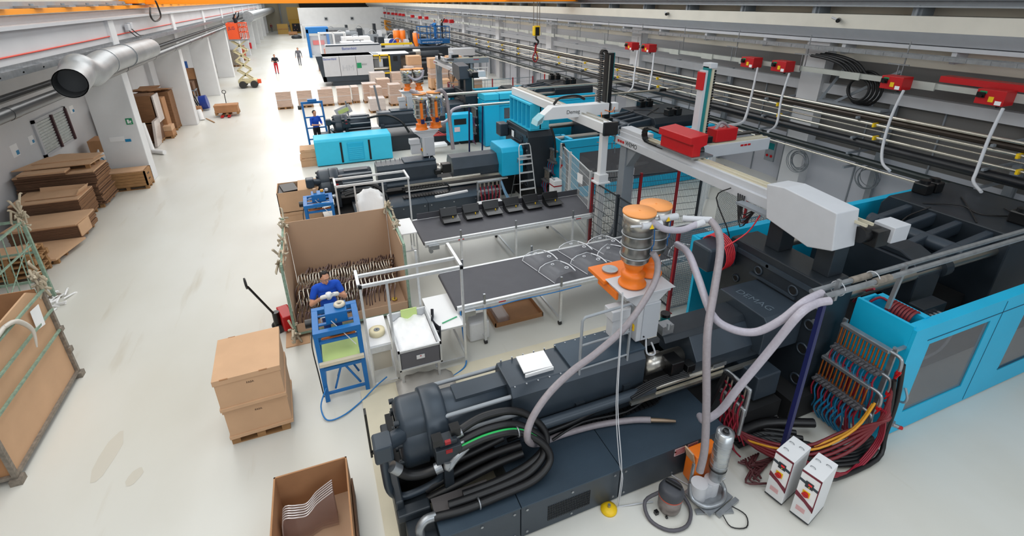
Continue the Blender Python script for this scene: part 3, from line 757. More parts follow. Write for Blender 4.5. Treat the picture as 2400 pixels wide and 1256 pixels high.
for k in range(5):
    for a in (3.96,4.18): m.box(a,a+.16,3.787,3.79,.44+.022*k,.448+.022*k)
obj('warning_text', m, M_dred, WP)
obj('front_frame', MB().box(.28,.62,3.85,4.6,.05,.5).box(.2,.6,4.2,4.35,.5,.62).box(.2,.3,4.3,5.6,.05,.75), M_anth, A, bev=.02)
obj('grey_mat', MB().box(.62,1.35,4.0,4.3,.605,.62), mat('grey_sheet_metal',(92,88,88),.5,.3), A)
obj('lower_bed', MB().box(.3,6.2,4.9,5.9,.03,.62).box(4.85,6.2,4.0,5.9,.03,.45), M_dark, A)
obj('bed_rail', MB().box(2.3,6.2,4.62,4.72,.62,.95).box(1.6,6.2,5.35,5.5,.6,1.0), M_anth, A)
cylinder_unit(A,.35,4.98)
housing_unit(A,1.85,4.92,.9,1.2)
obj('nozzle_barrel', MB().lathe([(0,4.0),(.15,4.0),(.15,4.32),(.12,4.36),(.12,4.7),(0,4.7)],(0,4.75,1.25),20,'x'), M_inox, A)
obj('connector_box', MB().box(4.3,4.52,4.45,4.7,1.15,1.4).box(4.55,4.7,4.4,4.55,1.2,1.32), M_blackp, A, bev=.01)
m=MB()
for k in range(5): m.tube([(3.6,4.4+.03*k,1.05),(4.0,4.42+.03*k,1.12),(4.3,4.4+.03*k,1.16),(4.55,4.35+.03*k,1.2)],.018,6)
obj('heater_cable', m, M_black, A)
obj('barrel_hood', MB().prism([(4.5,1.0),(4.45,1.3),(4.68,1.62),(5.15,1.62),(5.3,1.4),(5.3,1.0)],'x',4.75,6.65), M_anth2, A, bev=.01)
obj('barrel_hood_step', MB().prism([(4.66,1.62),(4.72,1.7),(5.1,1.7),(5.15,1.62)],'x',4.3,5.85), M_anth, A, bev=.01)
obj('slide_rail', MB().box(3.6,6.2,4.4,4.46,.92,.97), M_rail, A)
m=MB(); chain_track(m, loop_path(2.9,4.25,.66,.98), .2, 4.6)
obj('energy_chain', m, M_black, A)
obj('chain_hose', MB().tube([(2.0,4.6,.72),(2.6,4.55,.8),(3.3,4.62,.82),(4.0,4.6,.85)],.035,8).tube([(1.8,4.7,.7),(2.6,4.7,.75),(3.6,4.7,.8)],.03,8).tube([(2.4,4.5,.66),(2.9,4.55,.75),(3.6,4.5,.72),(4.1,4.58,.8)],.02,8), M_black, A)
hr=MB().tube([(2.86,4.66,.98),(2.86,4.66,2.42),(2.9,4.66,2.47),(3.6,4.66,2.5),(3.64,4.66,2.46),(3.64,4.66,1.1)],.02,8,spline=False)
for z in (2.02,1.62): hr.cyl((2.86,4.66,z),(3.64,4.66,z+.02),.016,n=8)
obj('guard_rail', hr, M_greysteel, A)
obj('guard_rail_foot', MB().box(2.8,2.94,4.58,4.72,.96,1.08).box(3.58,3.7,4.58,4.72,1.02,1.14), M_anth, A)
obj('rating_plate', MB().box(5.1,5.35,4.43,4.445,1.08,1.14), M_steel, A)
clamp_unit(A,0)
enclosure(A,0,[(7.72,9.2,.42,1.72),(10.2,12.6,.42,1.72)])
obj('door_handle', MB().tube([(7.48,3.1,.75),(7.46,3.03,.8),(7.46,3.02,.9),(7.5,3.1,1.0)],.018,8), M_greysteel, t_guard[0])
ss=obj('stop_switch', MB().box(7.3,7.45,3.03,3.12,.34,.42).cyl((7.42,3.05,.36),(7.5,2.99,.33),.03), M_steel, A)
obj('stop_button', MB().cyl((7.48,3.0,.335),(7.53,2.97,.32),.03), M_red, ss)
manifold(A,7.0,3.2,3.92,1.74,13,drop=1.3)
manifold(A,6.88,3.22,3.98,1.12,13,drop=1.05)
obj('manifold_frame', MB().box(7.05,7.09,3.16,3.22,.3,1.8).box(7.05,7.09,3.9,3.96,.3,1.8).bar((7.07,3.19,1.75),(7.28,3.19,1.75),.04).bar((7.07,3.93,1.3),(6.9,3.95,1.12),.04), M_steel, A)
for p in ((7.0,3.08,1.74),(6.98,3.1,1.36),(6.88,3.1,1.12),(6.86,3.12,.74)): elbow_valve(A,p)
m=MB()
for k in range(5):
    y0=3.05; z0=1.5-.18*k
    m.tube([(7.0,y0,z0),(6.9,2.98-.02*k,.8),(6.55,3.0+.05*k,.3+.03*k),(6.0,3.12+.05*k,.12+.03*k),(5.5,3.38+.05*k,.14+.03*k),(5.15,3.75+.05*k,.35),(5.02,3.85+.03*k,.75)],.024,8)
obj('return_hose', m, mat('maroon_hose',(112,28,36),.45), A)
obj('return_hose', MB().tube([(6.86,3.1,.95),(6.6,3.1,.55),(6.1,3.22,.25),(5.6,3.45,.22),(5.2,3.7,.3)],.018,8).tube([(6.88,3.13,.9),(6.62,3.14,.5),(6.1,3.28,.22)],.018,8), M_yelhose, A, label='yellow hose in the red bundle')
m=MB()
for k in range(9):
    m.tube([(7.02,3.3+.07*k,1.1),(6.95,3.3+.07*k,.7),(6.85+.05*math.sin(k*2),3.35+.06*k,.4),(6.9,3.3+.05*k,.15),(7.05,3.2+.04*k,.05)],.016,6)
obj('coolant_hose', m, M_redhose, A)
m=MB()
for k in range(6): m.tube([(6.98,3.35+.09*k,.8),(6.8,3.4+.07*k,.55),(6.72,3.45+.07*k,.3),(6.85,3.3+.09*k,.06)],.016,6)
obj('coolant_hose', m, M_bluehose, A)
m=MB()
for k in range(6):
    m.tube([(7.1,2.98+.02*k,.05+.03*k),(6.7,2.92+.05*k,.06),(6.2,3.05+.08*k,.06),(5.8,3.4+.1*k,.08),(5.5,3.9+.1*k,.1)],.035,8)
m.tube([(6.95,3.02,1.4),(7.05,2.98,.8),(6.95,2.95,.25),(6.6,2.95,.05),(6.15,3.05,.1),(5.6,3.1,.45)],.03,8)
m.tube([(7.1,3.06,1.6),(7.14,2.99,1.0),(7.1,2.95,.4),(6.9,2.85,.08),(6.0,2.85,.1),(5.62,2.8,.45)],.035,8)
obj('floor_hose', m, M_black, A)
m=MB()
for k in range(4): m.tube([(6.9,2.96+.02*k,.9),(6.95,2.9+.02*k,.4),(6.6,2.86+.02*k,.07),(6.1,2.85,.1+.02*k),(5.6,2.82+.08*k,.4)],.014,6)
obj('chiller_hose', m, M_redhose, A)
# small valve manifold at the cabinet end
for z,x in ((1.3,5.0),(.95,4.98)):
    obj('branch_pipe', MB().tube([(x,4.12,z),(x,4.08,z+.04),(x,3.72,z+.04),(x,3.68,z),(x,3.68,z-.42)],.028,8), M_steel, A)
    m=MB(); m2=MB()
    for k in range(5):
        yy=3.74+.08*k; m.cyl((x,yy,z+.02),(x-.01,yy,z-.2),.013,n=6); m2.cbox((x-.03,yy,z-.12),(.02,.05,.02),rx=.4)
        m2.tube([(x-.01,yy,z-.2),(x-.06,yy,z-.4),(x-.02,yy-.05,z-.7),(x+.1,yy-.1,max(.08,z-1.0))],.013,6)
    obj('branch_tube', m, M_rust, A); obj('branch_hose', m2, M_redhose, A)
obj('manifold_bracket', MB().bar((4.85,4.2,.5),(4.92,4.05,1.38),.05).bar((4.92,4.05,1.38),(5.02,3.85,1.3),.04), M_black, A)
m=MB()
for k in range(9): m.tube([(5.0+.05*k,3.6,.05),(5.1+.07*math.sin(k*1.7),3.45,.06+.01*k),(4.85+.09*k,3.3+.02*k,.05),(5.05+.06*math.cos(k*2.3),3.18+.03*k,.05)],.016,6)
obj('floor_hose', m, mat('brown_hose',(84,40,42),.5), A)
m=MB()
for k in range(7): m.tube([(5.2,3.8+.06*k,.08),(5.7,3.75+.1*k,.09),(6.2,3.4+.12*k,.1)],.04,8)
m.tube([(5.2,3.9,.2),(5.8,3.9,.2),(6.5,3.6,.22)],.07,8)
obj('floor_hose', m, M_black, A)
obj('pump_box', MB().box(5.7,6.18,4.1,4.65,.5,.95), M_anth2, A, bev=.02)
obj('hydraulic_block', MB().box(8.6,9.2,3.7,3.95,1.3,1.7), M_anth, A, bev=.02)
m=MB()
for k in range(8): m.cyl((8.7+.1*(k%4),3.7,1.4+.16*(k//4)),(8.7+.1*(k%4),3.6,1.4+.16*(k//4)),.03,n=8)
obj('hydraulic_fitting', m, M_steel, A)
obj('hydraulic_hose', MB().tube([(9.0,3.65,1.5),(9.2,3.5,1.3),(8.9,3.45,1.0),(8.3,3.45,.95)],.02,8), M_mgrey, A)
m=MB()
for k in range(8): m.torus((7.66+.0*k,3.38+.045*k,1.98),.13,.02,'y',18,6)
obj('hose_coil', m, mat('maroon_hose2',(120,30,34),.45), A)
obj('spare_hose', MB().tube([(7.66,3.7,2.05),(7.6,3.85,2.1),(7.5,3.95,1.95)],.02,8).tube([(7.66,4.0,2.15),(7.7,4.15,2.0),(7.6,4.2,1.8)],.02,8), M_redhose, A)
# red coil at the side actuator
m=MB()
for k in range(6): m.torus((6.3+.045*k,5.97+.01*k,2.08),.33,.011,'x',20,6)
obj('cable_coil', m, mat('bright_red_cable',(206,44,54),.4), A)
obj('red_lead', MB().tube([(6.3,5.75,2.3),(6.6,5.6,2.6),(6.7,5.5,2.95)],.012,6), mat('bright_red_cable',(206,44,54),.4), A)
text('lettering','DEMAG',.19,mat('faded_letter',(84,96,106),.5),frame_mtx((6.0,5.1,1.864),(.12,-1,0),(1,.1,0)),A)
# big hydraulic hose loops on the left, green striped one on top
HL=[([(.98,4.42,1.12),(1.4,4.5,1.22),(1.85,4.5,1.2),(2.15,4.42,1.02),(2.2,4.3,.85),(1.95,4.2,.75),(1.5,4.16,.7),(1.0,4.16,.68)],.05),
    ([(.98,4.38,1.0),(1.4,4.4,1.1),(1.8,4.4,1.08),(2.1,4.3,.92),(2.12,4.2,.78),(1.85,4.1,.7),(1.4,4.08,.68),(.8,4.1,.66)],.055),
    ([(1.0,4.3,.98),(1.4,4.32,1.06),(1.8,4.32,1.04),(2.1,4.22,.9),(2.16,4.1,.76),(1.9,4.0,.68),(1.4,3.98,.67),(.95,3.98,.66),(.6,4.02,.66)],.05),
    ([(.6,4.5,.55),(1.0,4.5,.68),(1.5,4.5,.78),(1.9,4.45,.85)],.055),([(.6,4.4,.5),(1.0,4.38,.62),(1.5,4.4,.7),(1.9,4.38,.76)],.055),([(.7,4.62,.7),(1.2,4.6,.8),(1.7,4.6,.9)],.05)]
HL=[([(x,y,z+(.3,.26,.2,.12,.06,.02)[i] if i<6 and k<3 else z) for i,(x,y,z) in enumerate(p)],r) for k,(p,r) in enumerate(HL)]
for p,r in HL: obj('hydraulic_hose', MB().tube(p,r,12,sub=6), M_black, A)
obj('green_line', MB().tube([(x,y,z+.04) for x,y,z in HL[2][0][:5]],.018,6,sub=6), M_greenhose, A)
obj('hose_fitting', MB().tube([(.86,4.26,1.2),(.86,4.24,1.12),(.96,4.27,1.2),(1.14,4.31,1.3)],.05,10).cyl((.98,4.42,1.4),(1.1,4.43,1.43),.06).cyl((.98,4.38,1.29),(1.1,4.39,1.31),.065), M_steel, A)
obj('hose_fitting', MB().tube([(.62,4.03,.66),(.5,4.03,.66),(.42,4.0,.6),(.42,3.98,.48)],.055,10), M_steel, A)
obj('hose_clip', MB().torus((1.15,3.98,.67),.06,.012,'x',16,6).torus((1.8,4.32,1.24),.06,.012,'x',16,6), M_steel, A)
# separate things on / by machine A
solo('machine_plinth', MB().box(.03,6.1,3.95,7.2,.0,.04), mat('cream_plinth',(222,214,190),.7,var=.1,scale=2), 'cream painted floor plinth under the near machine','plinth')
solo('paper_sheet', MB().cbox((2.32,4.98,1.68),(.42,.32,.02),rz=-.05,rx=.06).cbox((2.32,4.8,1.645),(.42,.02,.05)), M_paper,'white sheet lying on the near machine housing','sheet')
obj('end_plate', MB().cbox((.03,5.2,1.05),(.03,.1,.9),rx=R(8)).bar((.03,5.2,.7),(.36,5.2,.75),.04), M_blackp, A)

# ---------------- machine B
B = thing('injection_moulding_machine','second dark injection moulding machine with cyan guards, behind the conveyors','machine',(5.5,15.7,0))
D=10.25
cylinder_unit(B,-.2,4.98+D); housing_unit(B,1.55,4.92+D,.85,1.0)
for (a,b) in ((.7,2.85),(2.86,5.2)):
    obj('base_cabinet', MB().box(a,b,3.75+D,4.85+D,.02,.575), M_anth2, B, bev=.008)
    obj('tread_plate', MB().box(a,b,3.73+D,4.85+D,.575,.6), M_tread, B)
    m=MB()
    for k in range(4): m.cyl((a+.1+k*(b-a-.2)/3,3.73+D,.5),(a+.1+k*(b-a-.2)/3,3.75+D,.5),.02,n=8)
    obj('cabinet_screw', m, M_steel, B)
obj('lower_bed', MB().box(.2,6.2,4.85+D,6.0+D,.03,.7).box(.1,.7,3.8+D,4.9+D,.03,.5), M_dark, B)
obj('barrel_hood', MB().prism([(4.5+D,1.0),(4.45+D,1.3),(4.68+D,1.62),(5.15+D,1.62),(5.3+D,1.4),(5.3+D,1.0)],'x',3.9,5.6), M_anth2, B, bev=.01)
obj('barrel', MB().lathe([(0,3.3),(.17,3.3),(.17,3.75),(0,3.75)],(0,4.8+D,1.3),20,'x'), M_inox, B)
obj('connector_box', MB().box(3.55,3.85,4.5+D,4.75+D,1.2,1.5).box(3.3,3.5,4.45+D,4.6+D,1.2,1.35), M_blackp, B, bev=.02)
obj('slide_rail', MB().box(2.3,5.7,4.4+D,4.47+D,.95,1.02), M_rail, B)
obj('rack_strip', MB().box(2.3,5.7,4.28+D,4.38+D,.82,.86), mat('toothed_rack',(206,204,198),.4,.3,bump=.6,bscale=50), B)
m=MB(); chain_track(m, loop_path(2.2,3.7,.62,.9), .2, 4.35+D, step=.09); obj('energy_chain', m, M_black, B)
obj('white_beam', MB().cbox((3.7,4.1+D,.63),(1.1,.09,.05),rz=.12), M_paper, B)
obj('nozzle_cover', MB().prism([(4.15+D,.95),(4.15+D,1.75),(4.25+D,1.9),(5.2+D,1.9),(5.3+D,1.8),(5.3+D,.95)],'x',5.45,6.2), M_blue, B, bev=.03)
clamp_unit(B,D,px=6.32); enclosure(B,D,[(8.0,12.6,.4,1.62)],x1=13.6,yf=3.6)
obj('platen_label', MB().box(6.29,6.3,5.2+D,5.4+D,1.9,2.2), M_paper, B)
m=MB().box(6.4,7.1,4.1+D,5.9+D,2.39,2.43).box(6.4,7.1,4.1+D,5.9+D,3.2,3.25)
for k in range(6): m.box(6.42,7.08,4.1+D+.35*k,4.14+D+.35*k,2.42,3.2)
m.box(6.75,6.79,4.1+D,5.9+D,2.42,3.2)
obj('robot_riser', m, M_blue2, B)
manifold(B,7.15,3.6+D,4.2+D,1.75,8,drop=.8,rods=M_rust); manifold(B,6.95,3.65+D,4.25+D,1.1,8,drop=.9,rods=M_rust)
m=MB()
for z in (1.05,.75):
    for k in range(5):
        xx=4.5+.14*k; m.cyl((xx,3.6+D,z),(xx,3.6+D,z-.14),.03,n=6)
obj('valve_row', m, M_rust, B)
obj('valve_bar', MB().box(4.4,5.2,3.55+D,3.62+D,1.05,1.1).box(4.4,5.2,3.55+D,3.62+D,.75,.8).box(4.4,4.45,3.6+D,3.65+D,.3,1.1).box(5.15,5.2,3.6+D,3.65+D,.3,1.1), M_steel, B)
m=MB()
for k in range(6): m.tube([(4.5+.12*k,3.58+D,.92),(4.52+.12*k,3.54+D,.6),(4.55+.1*k,3.5+D,.3),(4.75+.1*k,3.5+D,.05)],.02,6)
obj('coolant_hose', m, M_redhose, B)
obj('coolant_hose', MB().tube([(5.2,3.6+D,1.0),(5.3,3.5+D,.6),(5.5,3.4+D,.2),(5.7,3.3+D,.05)],.03,8).tube([(5.22,3.65+D,1.0),(5.35,3.55+D,.6),(5.6,3.45+D,.1)],.03,8), mat('pale_blue_hose',(120,160,190),.4), B)
obj('power_hose', MB().tube([(7.2,3.3+D,2.1),(7.3,3.2+D,1.6),(7.3,3.1+D,.9),(7.25,3.1+D,.4)],.05,8).tube([(6.9,3.6+D,2.6),(7.0,3.5+D,2.2),(7.05,3.5+D,1.6)],.035,8), M_black, B)
m=MB()
for p,r in HL[:3]: m.tube([(x-.5,y+D-.1,z-.25) for x,y,z in p],r,8,sub=4)
obj('hydraulic_hose', m, M_black, B)
for p in ((7.05,3.1+D,1.7),(6.8,3.1+D,1.05)): elbow_valve(B,p)

# ---------------- machine C
C = thing('injection_moulding_machine','third injection moulding machine with a cyan front cover at its left end','machine',(5,23.2,0))
D=18.2
cylinder_unit(C,.75,4.98+D); housing_unit(C,2.7,4.92+D,.6,1.6)
obj('front_cover', MB().prism([(2.75+D,.04),(2.75+D,1.02),(2.81+D,1.12),(3.75+D,1.12),(3.75+D,.04)],'x',-.15,2.92), M_blue2, C, bev=.03)
obj('cover_vent', MB().box(1.1,1.75,2.72+D,2.76+D,.15,.9), M_blue, C, bev=.02)
m=MB()
for k in range(7): m.box(1.15,1.7,2.71+D,2.72+D,.2+.08*k,.23+.08*k)
obj('vent_rib', m, M_blue2, C)
obj('cover_slot', MB().box(.82,.9,2.735+D,2.76+D,.1,.95).box(1.95,2.03,2.735+D,2.76+D,.1,.95), M_dark, C)
obj('lower_bed', MB().box(.2,6.2,3.9+D,6.0+D,.03,.7), M_anth, C)
obj('barrel_hood', MB().prism([(4.5+D,1.0),(4.45+D,1.3),(4.68+D,1.62),(5.15+D,1.62),(5.3+D,1.4),(5.3+D,1.0)],'x',4.9,6.2), M_anth2, C)
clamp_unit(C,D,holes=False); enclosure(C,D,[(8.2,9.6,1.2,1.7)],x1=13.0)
obj('tall_cabinet', MB().box(7.2,7.9,2.95+D,3.9+D,.02,2.1), M_blue, C, bev=.02)
obj('tall_cabinet_top', MB().box(7.2,7.9,2.95+D,3.9+D,2.12,2.4).box(7.95,9.6,3.0+D,3.9+D,2.12,2.4), M_blue2, C, bev=.02)
obj('control_cabinet', MB().box(5.35,6.45,2.4+D,2.9+D,.55,1.75), M_blue, C, bev=.03)
obj('cabinet_window', MB().box(5.6,6.15,2.39+D,2.4+D,1.3,1.55), M_dark, C)
obj('cabinet_label', MB().box(5.6,5.85,2.385+D,2.4+D,1.0,1.2), mat('pink_label',(224,196,196),.6), C)
manifold(C,6.9,3.2+D,3.9+D,1.75,8,drop=.9,rods=M_rust); manifold(C,6.85,3.2+D,3.9+D,1.0,8,drop=.9,rods=M_rust)
m=MB()
for k in range(6):
    m.tube([(4.4+.12*k,3.5+D,1.2),(4.42+.12*k,3.4+D,.95),(4.7+.12*k,3.2+D,.75),(5.6,3.2+D,.7+.02*k),(6.6,3.2+D,.8+.04*k)],.022,6)
obj('coolant_hose', m, mat('coral_hose',(196,60,56),.4), C)
m=MB()
for k in range(6): m.cyl((4.4+.12*k,3.5+D,1.25),(4.4+.12*k,3.5+D,1.1),.04,n=6); m.cyl((4.4+.12*k,3.4+D,.85),(4.4+.12*k,3.4+D,.7),.04,n=6)
m.box(4.3,5.1,3.5+D,3.55+D,1.25,1.3).box(4.3,5.1,3.4+D,3.45+D,.85,.9)
obj('valve_row', m, M_steel, C)
obj('power_hose', MB().tube([(2.2,4.4+D,1.5),(3.0,4.2+D,1.6),(3.6,4.0+D,1.3),(3.9,3.9+D,.8)],.05,8), M_black, C)
obj('white_tray', MB().box(3.9,5.3,2.6+D,3.1+D,.35,.45), M_paper, C)

# ------------------------------------------------------------------ hoppers
M_hlid = M_lorange
def hopper(p, h, lab, r=.215, cat='hopper', lever=False):
    """stainless material hopper: orange cone foot, drum with hoops, orange lid"""
    x,y,z=p; t=thing('material_hopper',lab,cat,p)
    obj('cone_foot', MB().lathe([(0,z),(.2,z),(.2,z+.02),(.175,z+.03),(.16,z+.13),(.175,z+.17),(.12,z+.19),(.1,z+.22),(.13,z+.27),(.15,z+.33),(.15,z+.38)],(x,y,0),24), M_orange, t)
    z0=z+.34
    obj('drum', MB().lathe([(.14,z0),(r-.015,z0+.06),(r-.015,z+h-.25),(r,z+h-.24),(r,z+h-.02),(0,z+h-.02)],(x,y,0),32), M_inox, t)
    m=MB()
    for k in (.15,.38,.6): m.torus((x,y,z0+.02+(h-.4)*k),r-.01,.012,'z',32,6)
    obj('drum_hoop', m, M_steel, t)
    obj('lid', MB().lathe([(0,z+h),(r+.01,z+h-.004),(r+.012,z+h-.03),(r,z+h-.03)],(x,y,0),32).cyl((x,y,z+h-.01),(x,y,z+h+.008),.012,n=8), M_hlid, t)
    obj('suction_inlet', MB().cyl((x-.25,y-.18,z+h-.12),(x-.1,y-.2,z+h-.13),.018,n=8).cyl((x-.1,y-.2,z+h-.13),(x+.2,y-.22,z+h-.14),.05,n=14), M_lgrey, t)
    obj('warning_label', MB().sheet([(x-.02,y-.272,z+h-.16),(x+.05,y-.275,z+h-.16),(x+.015,y-.273,z+h-.09)],.003), M_yellow, t)
    obj('air_line', MB().tube([(x+.15,y-.16,z+h-.2),(x+.22,y-.1,z+h-.5),(x+.18,y-.12,z+.6),(x+.2,y-.1,z+.45)],.008,6), M_mblue, t)
    if lever: obj('lever', MB().box(x-.05,x+.03,y-.26,y-.22,z+.32,z+.85), M_orange, t); obj('lever_grip', MB().box(x-.05,x+.05,y-.28,y-.2,z+.22,z+.36), M_navy, t)
    return t
hopper((3.87,5.03,2.56),1.13,'stainless hopper with faded orange lid on the near machine, front one of two')
hopper((4.27,5.2,2.56),1.10,'stainless hopper with faded orange lid on the near machine, rear one of two')
def hopper_stand(p, lab, sgn=1):
    x,y,z=p; t=thing('hopper_stand',lab,'hopper stand',p)
    obj('tray', MB().box(x-.32,x+.42,y-.2,y+.28,z+.78,z+.845).box(x-.36,x+.46,y-.24,y+.32,z+.845,z+.86), M_lgrey, t, bev=.008)
    obj('funnel', MB().prism([(x-.3,z+.78),(x+.4,z+.78),(x+.22,z+.62),(x-.12,z+.62)],'y',y-.18,y+.2), M_lgrey, t)
    cc=obj('control_cabinet', MB().box(x-.1,x+.28,y-.2,y+.12,z+.02,z+.64), M_lgrey, t, bev=.012)
    cd=obj('cabinet_door', MB().box(x-.02,x+.26,y-.215,y-.2,z+.04,z+.62), mat('door_grey',(182,186,192),.4), cc)
    obj('lock', MB().cyl((x+.02,y-.23,z+.1),(x+.02,y-.215,z+.1),.012,n=8), M_blackp, cc)
    obj('power_box', MB().box(x-.48,x-.16,y-.12,y+.1,z+.42,z+.58).box(x-.44,x-.12,y-.08,y+.08,z+.1,z+.42), M_lgrey, t, bev=.01)
    ms=obj('main_switch', MB().box(x-.12,x-.1,y-.14,y-.04,z+.18,z+.28), M_yellow, t); obj('switch_knob', MB().cyl((x-.15,y-.09,z+.23),(x-.11,y-.09,z+.23),.03), M_red, ms)
    obj('mount_neck', MB().cyl((x+.08,y,z-.35),(x+.08,y,z+.04),.16), M_blackp, t)
    obj('cable', MB().tube([(x+.1,y-.18,z+.02),(x+.05,y-.3,z-.15),(x+.2,y-.3,z-.2),(x+.15,y-.25,z-.02)],.015,6), M_lgrey, t)
    return t
t=hopper_stand((3.95,4.98,1.68),'grey hopper stand with control cabinet on the near machine')
obj('slide_gate', MB().box(3.55,4.2,5.26,5.72,2.47,2.53).box(3.6,3.64,5.0,5.5,2.35,2.47), M_orange, t, bev=.008)
obj('gate_disc', MB().cyl((3.8,5.5,2.53),(3.8,5.5,2.56),.12), M_steel, t)
obj('hydraulic_valves', MB().box(4.3,4.5,4.75,4.9,1.7,1.85).cyl((4.35,4.7,1.85),(4.35,4.7,1.95),.03), M_steel, t)
t=thing('fluid_cup','small black and teal canister standing behind the near machine hood','canister',(4.55,5.02,1.62))
p=ROOTLOC[t.name]; obj('cup', MB().cyl((p[0],p[1],p[2]),(p[0],p[1],p[2]+.2),.07), M_teal, t); obj('cap', MB().cyl((p[0],p[1],p[2]+.2),(p[0],p[1],p[2]+.25),.075), M_blackp, t)
hopper_stand((3.15,15.3,1.7),'grey hopper stand with control cabinet on the second machine')
hopper((3.1,15.3,2.56),1.12,'stainless hopper with long orange lever on second machine, left one',lever=True)
hopper((3.58,15.4,2.56),1.12,'stainless hopper with long orange lever on second machine, right one',lever=True)
hopper_stand((4.2,23.3,1.6),'grey hopper stand on the third machine')
hopper((4.22,23.3,2.42),1.0,'stainless hopper on third machine, left of the distant pair',r=.26)
hopper((4.75,23.35,2.42),1.0,'stainless hopper on third machine, right of the distant pair',r=.26)

# ------------------------------------------------------------------ suction hoses and pipes
def hose(pts, r, m, lab, nm='suction_hose'):
    return solo(nm, MB().tube(pts, r, 12, sub=6), m, lab, 'hose')
hose([(3.91,4.78,3.61),(4.1,4.75,3.49),(4.39,4.75,3.43),(4.62,4.75,3.47)],.045,M_hosewh,'pale suction hose curving from the front hopper to the joint')
t=thing('hose_joint','white hose joint between the hopper hoses','pipe joint',(4.72,4.72,3.5))
obj('joint_tube', MB().tube([(4.55,4.95,3.49),(4.65,4.85,3.5),(4.83,4.7,3.52)],.045,12).tube([(4.6,4.75,3.46),(4.72,4.72,3.5)],.045,12), M_lgrey, t)
hose([(4.82,4.7,3.51),(4.78,4.5,3.43),(4.71,4.35,3.22),(4.46,4.1,2.84),(4.16,3.8,2.4),(4.09,3.55,1.53),(4.06,3.42,0.93),(4.01,3.38,0.57)],.05,M_hosegr,'long grey hose dropping from hopper joint to the floor loader')
hose([(4.56,5,3.06),(4.5,4.7,3.08),(4.45,4.4,2.87),(4.38,4,2.56),(4.52,3.8,2.43),(4.73,3.6,2.45),(4.93,3.45,2.67),(5.19,3.4,2.9),(5.57,3.46,2.9)],.05,M_hosewh,'sagging pale hose from the rear hopper up to the silver pipes')
hose([(5.51,3.3,2.9),(5.32,3.34,2.88),(5,3.3,2.82),(4.78,3.4,2.27),(4.53,3.5,1.7),(4.43,3.6,1.28),(4.29,3.7,1.05),(4.41,3.9,0.89)],.05,M_hosewh,'straight pale hose slanting down from the silver pipe end')
hose([(3.98,4.8,3.14),(4.05,4.75,2.97),(3.93,4.65,2.71),(3.46,4.5,2.31),(2.95,4.4,2.08),(2.56,4.35,1.94),(2.18,4.25,1.78),(1.91,4.15,1.56),(1.84,4.1,1.32),(2.19,4.52,0.66),(2.59,4.54,0.65),(3.12,4.5,0.65),(3.63,4.39,0.65),(3.89,4.29,0.65)],.045,M_hosegr,'grey suction hose winding from the hopper over the machine onto the tread plates')
solo('suction_nozzle', MB().tube([(3.88,4.28,0.66),(4.05,4.2,0.66),(4.21,4.13,0.65)],[.035,.03,.02],10), mat('brass_nozzle',(150,130,110),.4,.7), 'worn metal suction nozzle at the end of the grey hose','nozzle')
# silver material pipes above the enclosure
t=thing('material_pipes','pair of silver material pipes running right above the cyan guard','pipe',(8,3.4,2.9))
a1=(5.93,3.53,2.9); a2=(5.66,3.39,2.9)
obj('pipe', MB().cyl((a1[0]-.45,a1[1],2.9),(14.2,a1[1],2.9),.036,n=12), M_steel, t); obj('pipe', MB().cyl((a2[0]-.12,a2[1],2.9),(14.2,a2[1],2.9),.036,n=12), M_steel, t)
obj('pipe_coupling', MB().cyl((6.2,a1[1],2.9),(6.55,a1[1],2.9),.045).cyl((6.45,a2[1],2.9),(6.75,a2[1],2.9),.045), M_rust, t)
x=a2[0]+.15
obj('support_post', MB().bar((x,a2[1]+.05,2.75),(x,a2[1]+.05,3.05),.045), M_steel, t)
m=MB().bar((7.16,3.5,2.24),(7.24,3.5,2.94),.05)
obj('support_post', m, M_steel, t)
obj('pipe_strap', MB().torus((x+.05,(a1[1]+a2[1])/2,2.9),.095,.007,'x',20,6).torus((x+.7,(a1[1]+a2[1])/2,2.9),.095,.007,'x',20,6), M_lgrey, t)
solo('support_pole', MB().bar((5.4,3.27,0),(5.59,3.42,2.84),.06), M_navy, 'dark navy square pole rising from the floor to the silver pipes','pole')
t=thing('material_pipes','silver material pipe crossing above the second machine toward the wall','pipe',(5,16.6,2.9))
obj('pipe', MB().cyl((4.75,16.6,2.9),(14.3,16.6,2.9),.045,n=12), M_rail, t); obj('pipe_coupling', MB().cyl((7.6,16.6,2.9),(7.9,16.6,2.9),.07).cyl((13.1,16.6,2.9),(13.4,16.6,2.9),.07), M_blackp, t)
obj('support_post', MB().cyl((5.1,16.9,.7),(5.1,16.65,2.95),.03).cyl((5.6,16.9,.7),(5.6,16.65,2.95),.03), M_navy, t)
t=thing('material_pipes','silver material pipe crossing above the third machine, furthest of the pipes','pipe',(5,19.1,2.9))
obj('pipe', MB().cyl((4.7,19.1,2.9),(13.9,19.1,2.9),.045,n=12), M_rail, t); obj('pipe_coupling', MB().cyl((8.0,19.1,2.9),(8.25,19.1,2.9),.07), M_blackp, t)
hose([(4.78,16.6,2.89),(4.45,16.5,2.82),(4.23,16.3,2.56),(3.85,16,2.54),(3.54,15.8,2.86),(3.44,15.7,3.16)],.05,M_hosewh,'pale hose drooping from the second machine hopper to its pipe')
hose([(2.83,15.3,3.77),(3.12,15.2,3.64),(3.47,15.3,3.56),(3.75,15.3,3.71),(3.94,15.3,3.53),(3.98,15.2,2.94),(4,15,1.88)],.06,M_hosegr,'grey hose arching over and dropping beside the second machine hoppers')
hose([(4.13,23.2,3.37),(4.23,23.1,3.19),(4.54,23.1,2.95),(4.86,23.1,3.06),(4.96,23.1,3.36)],.06,M_hosewh,'pale hose sagging between the distant third machine hoppers')
m=MB()
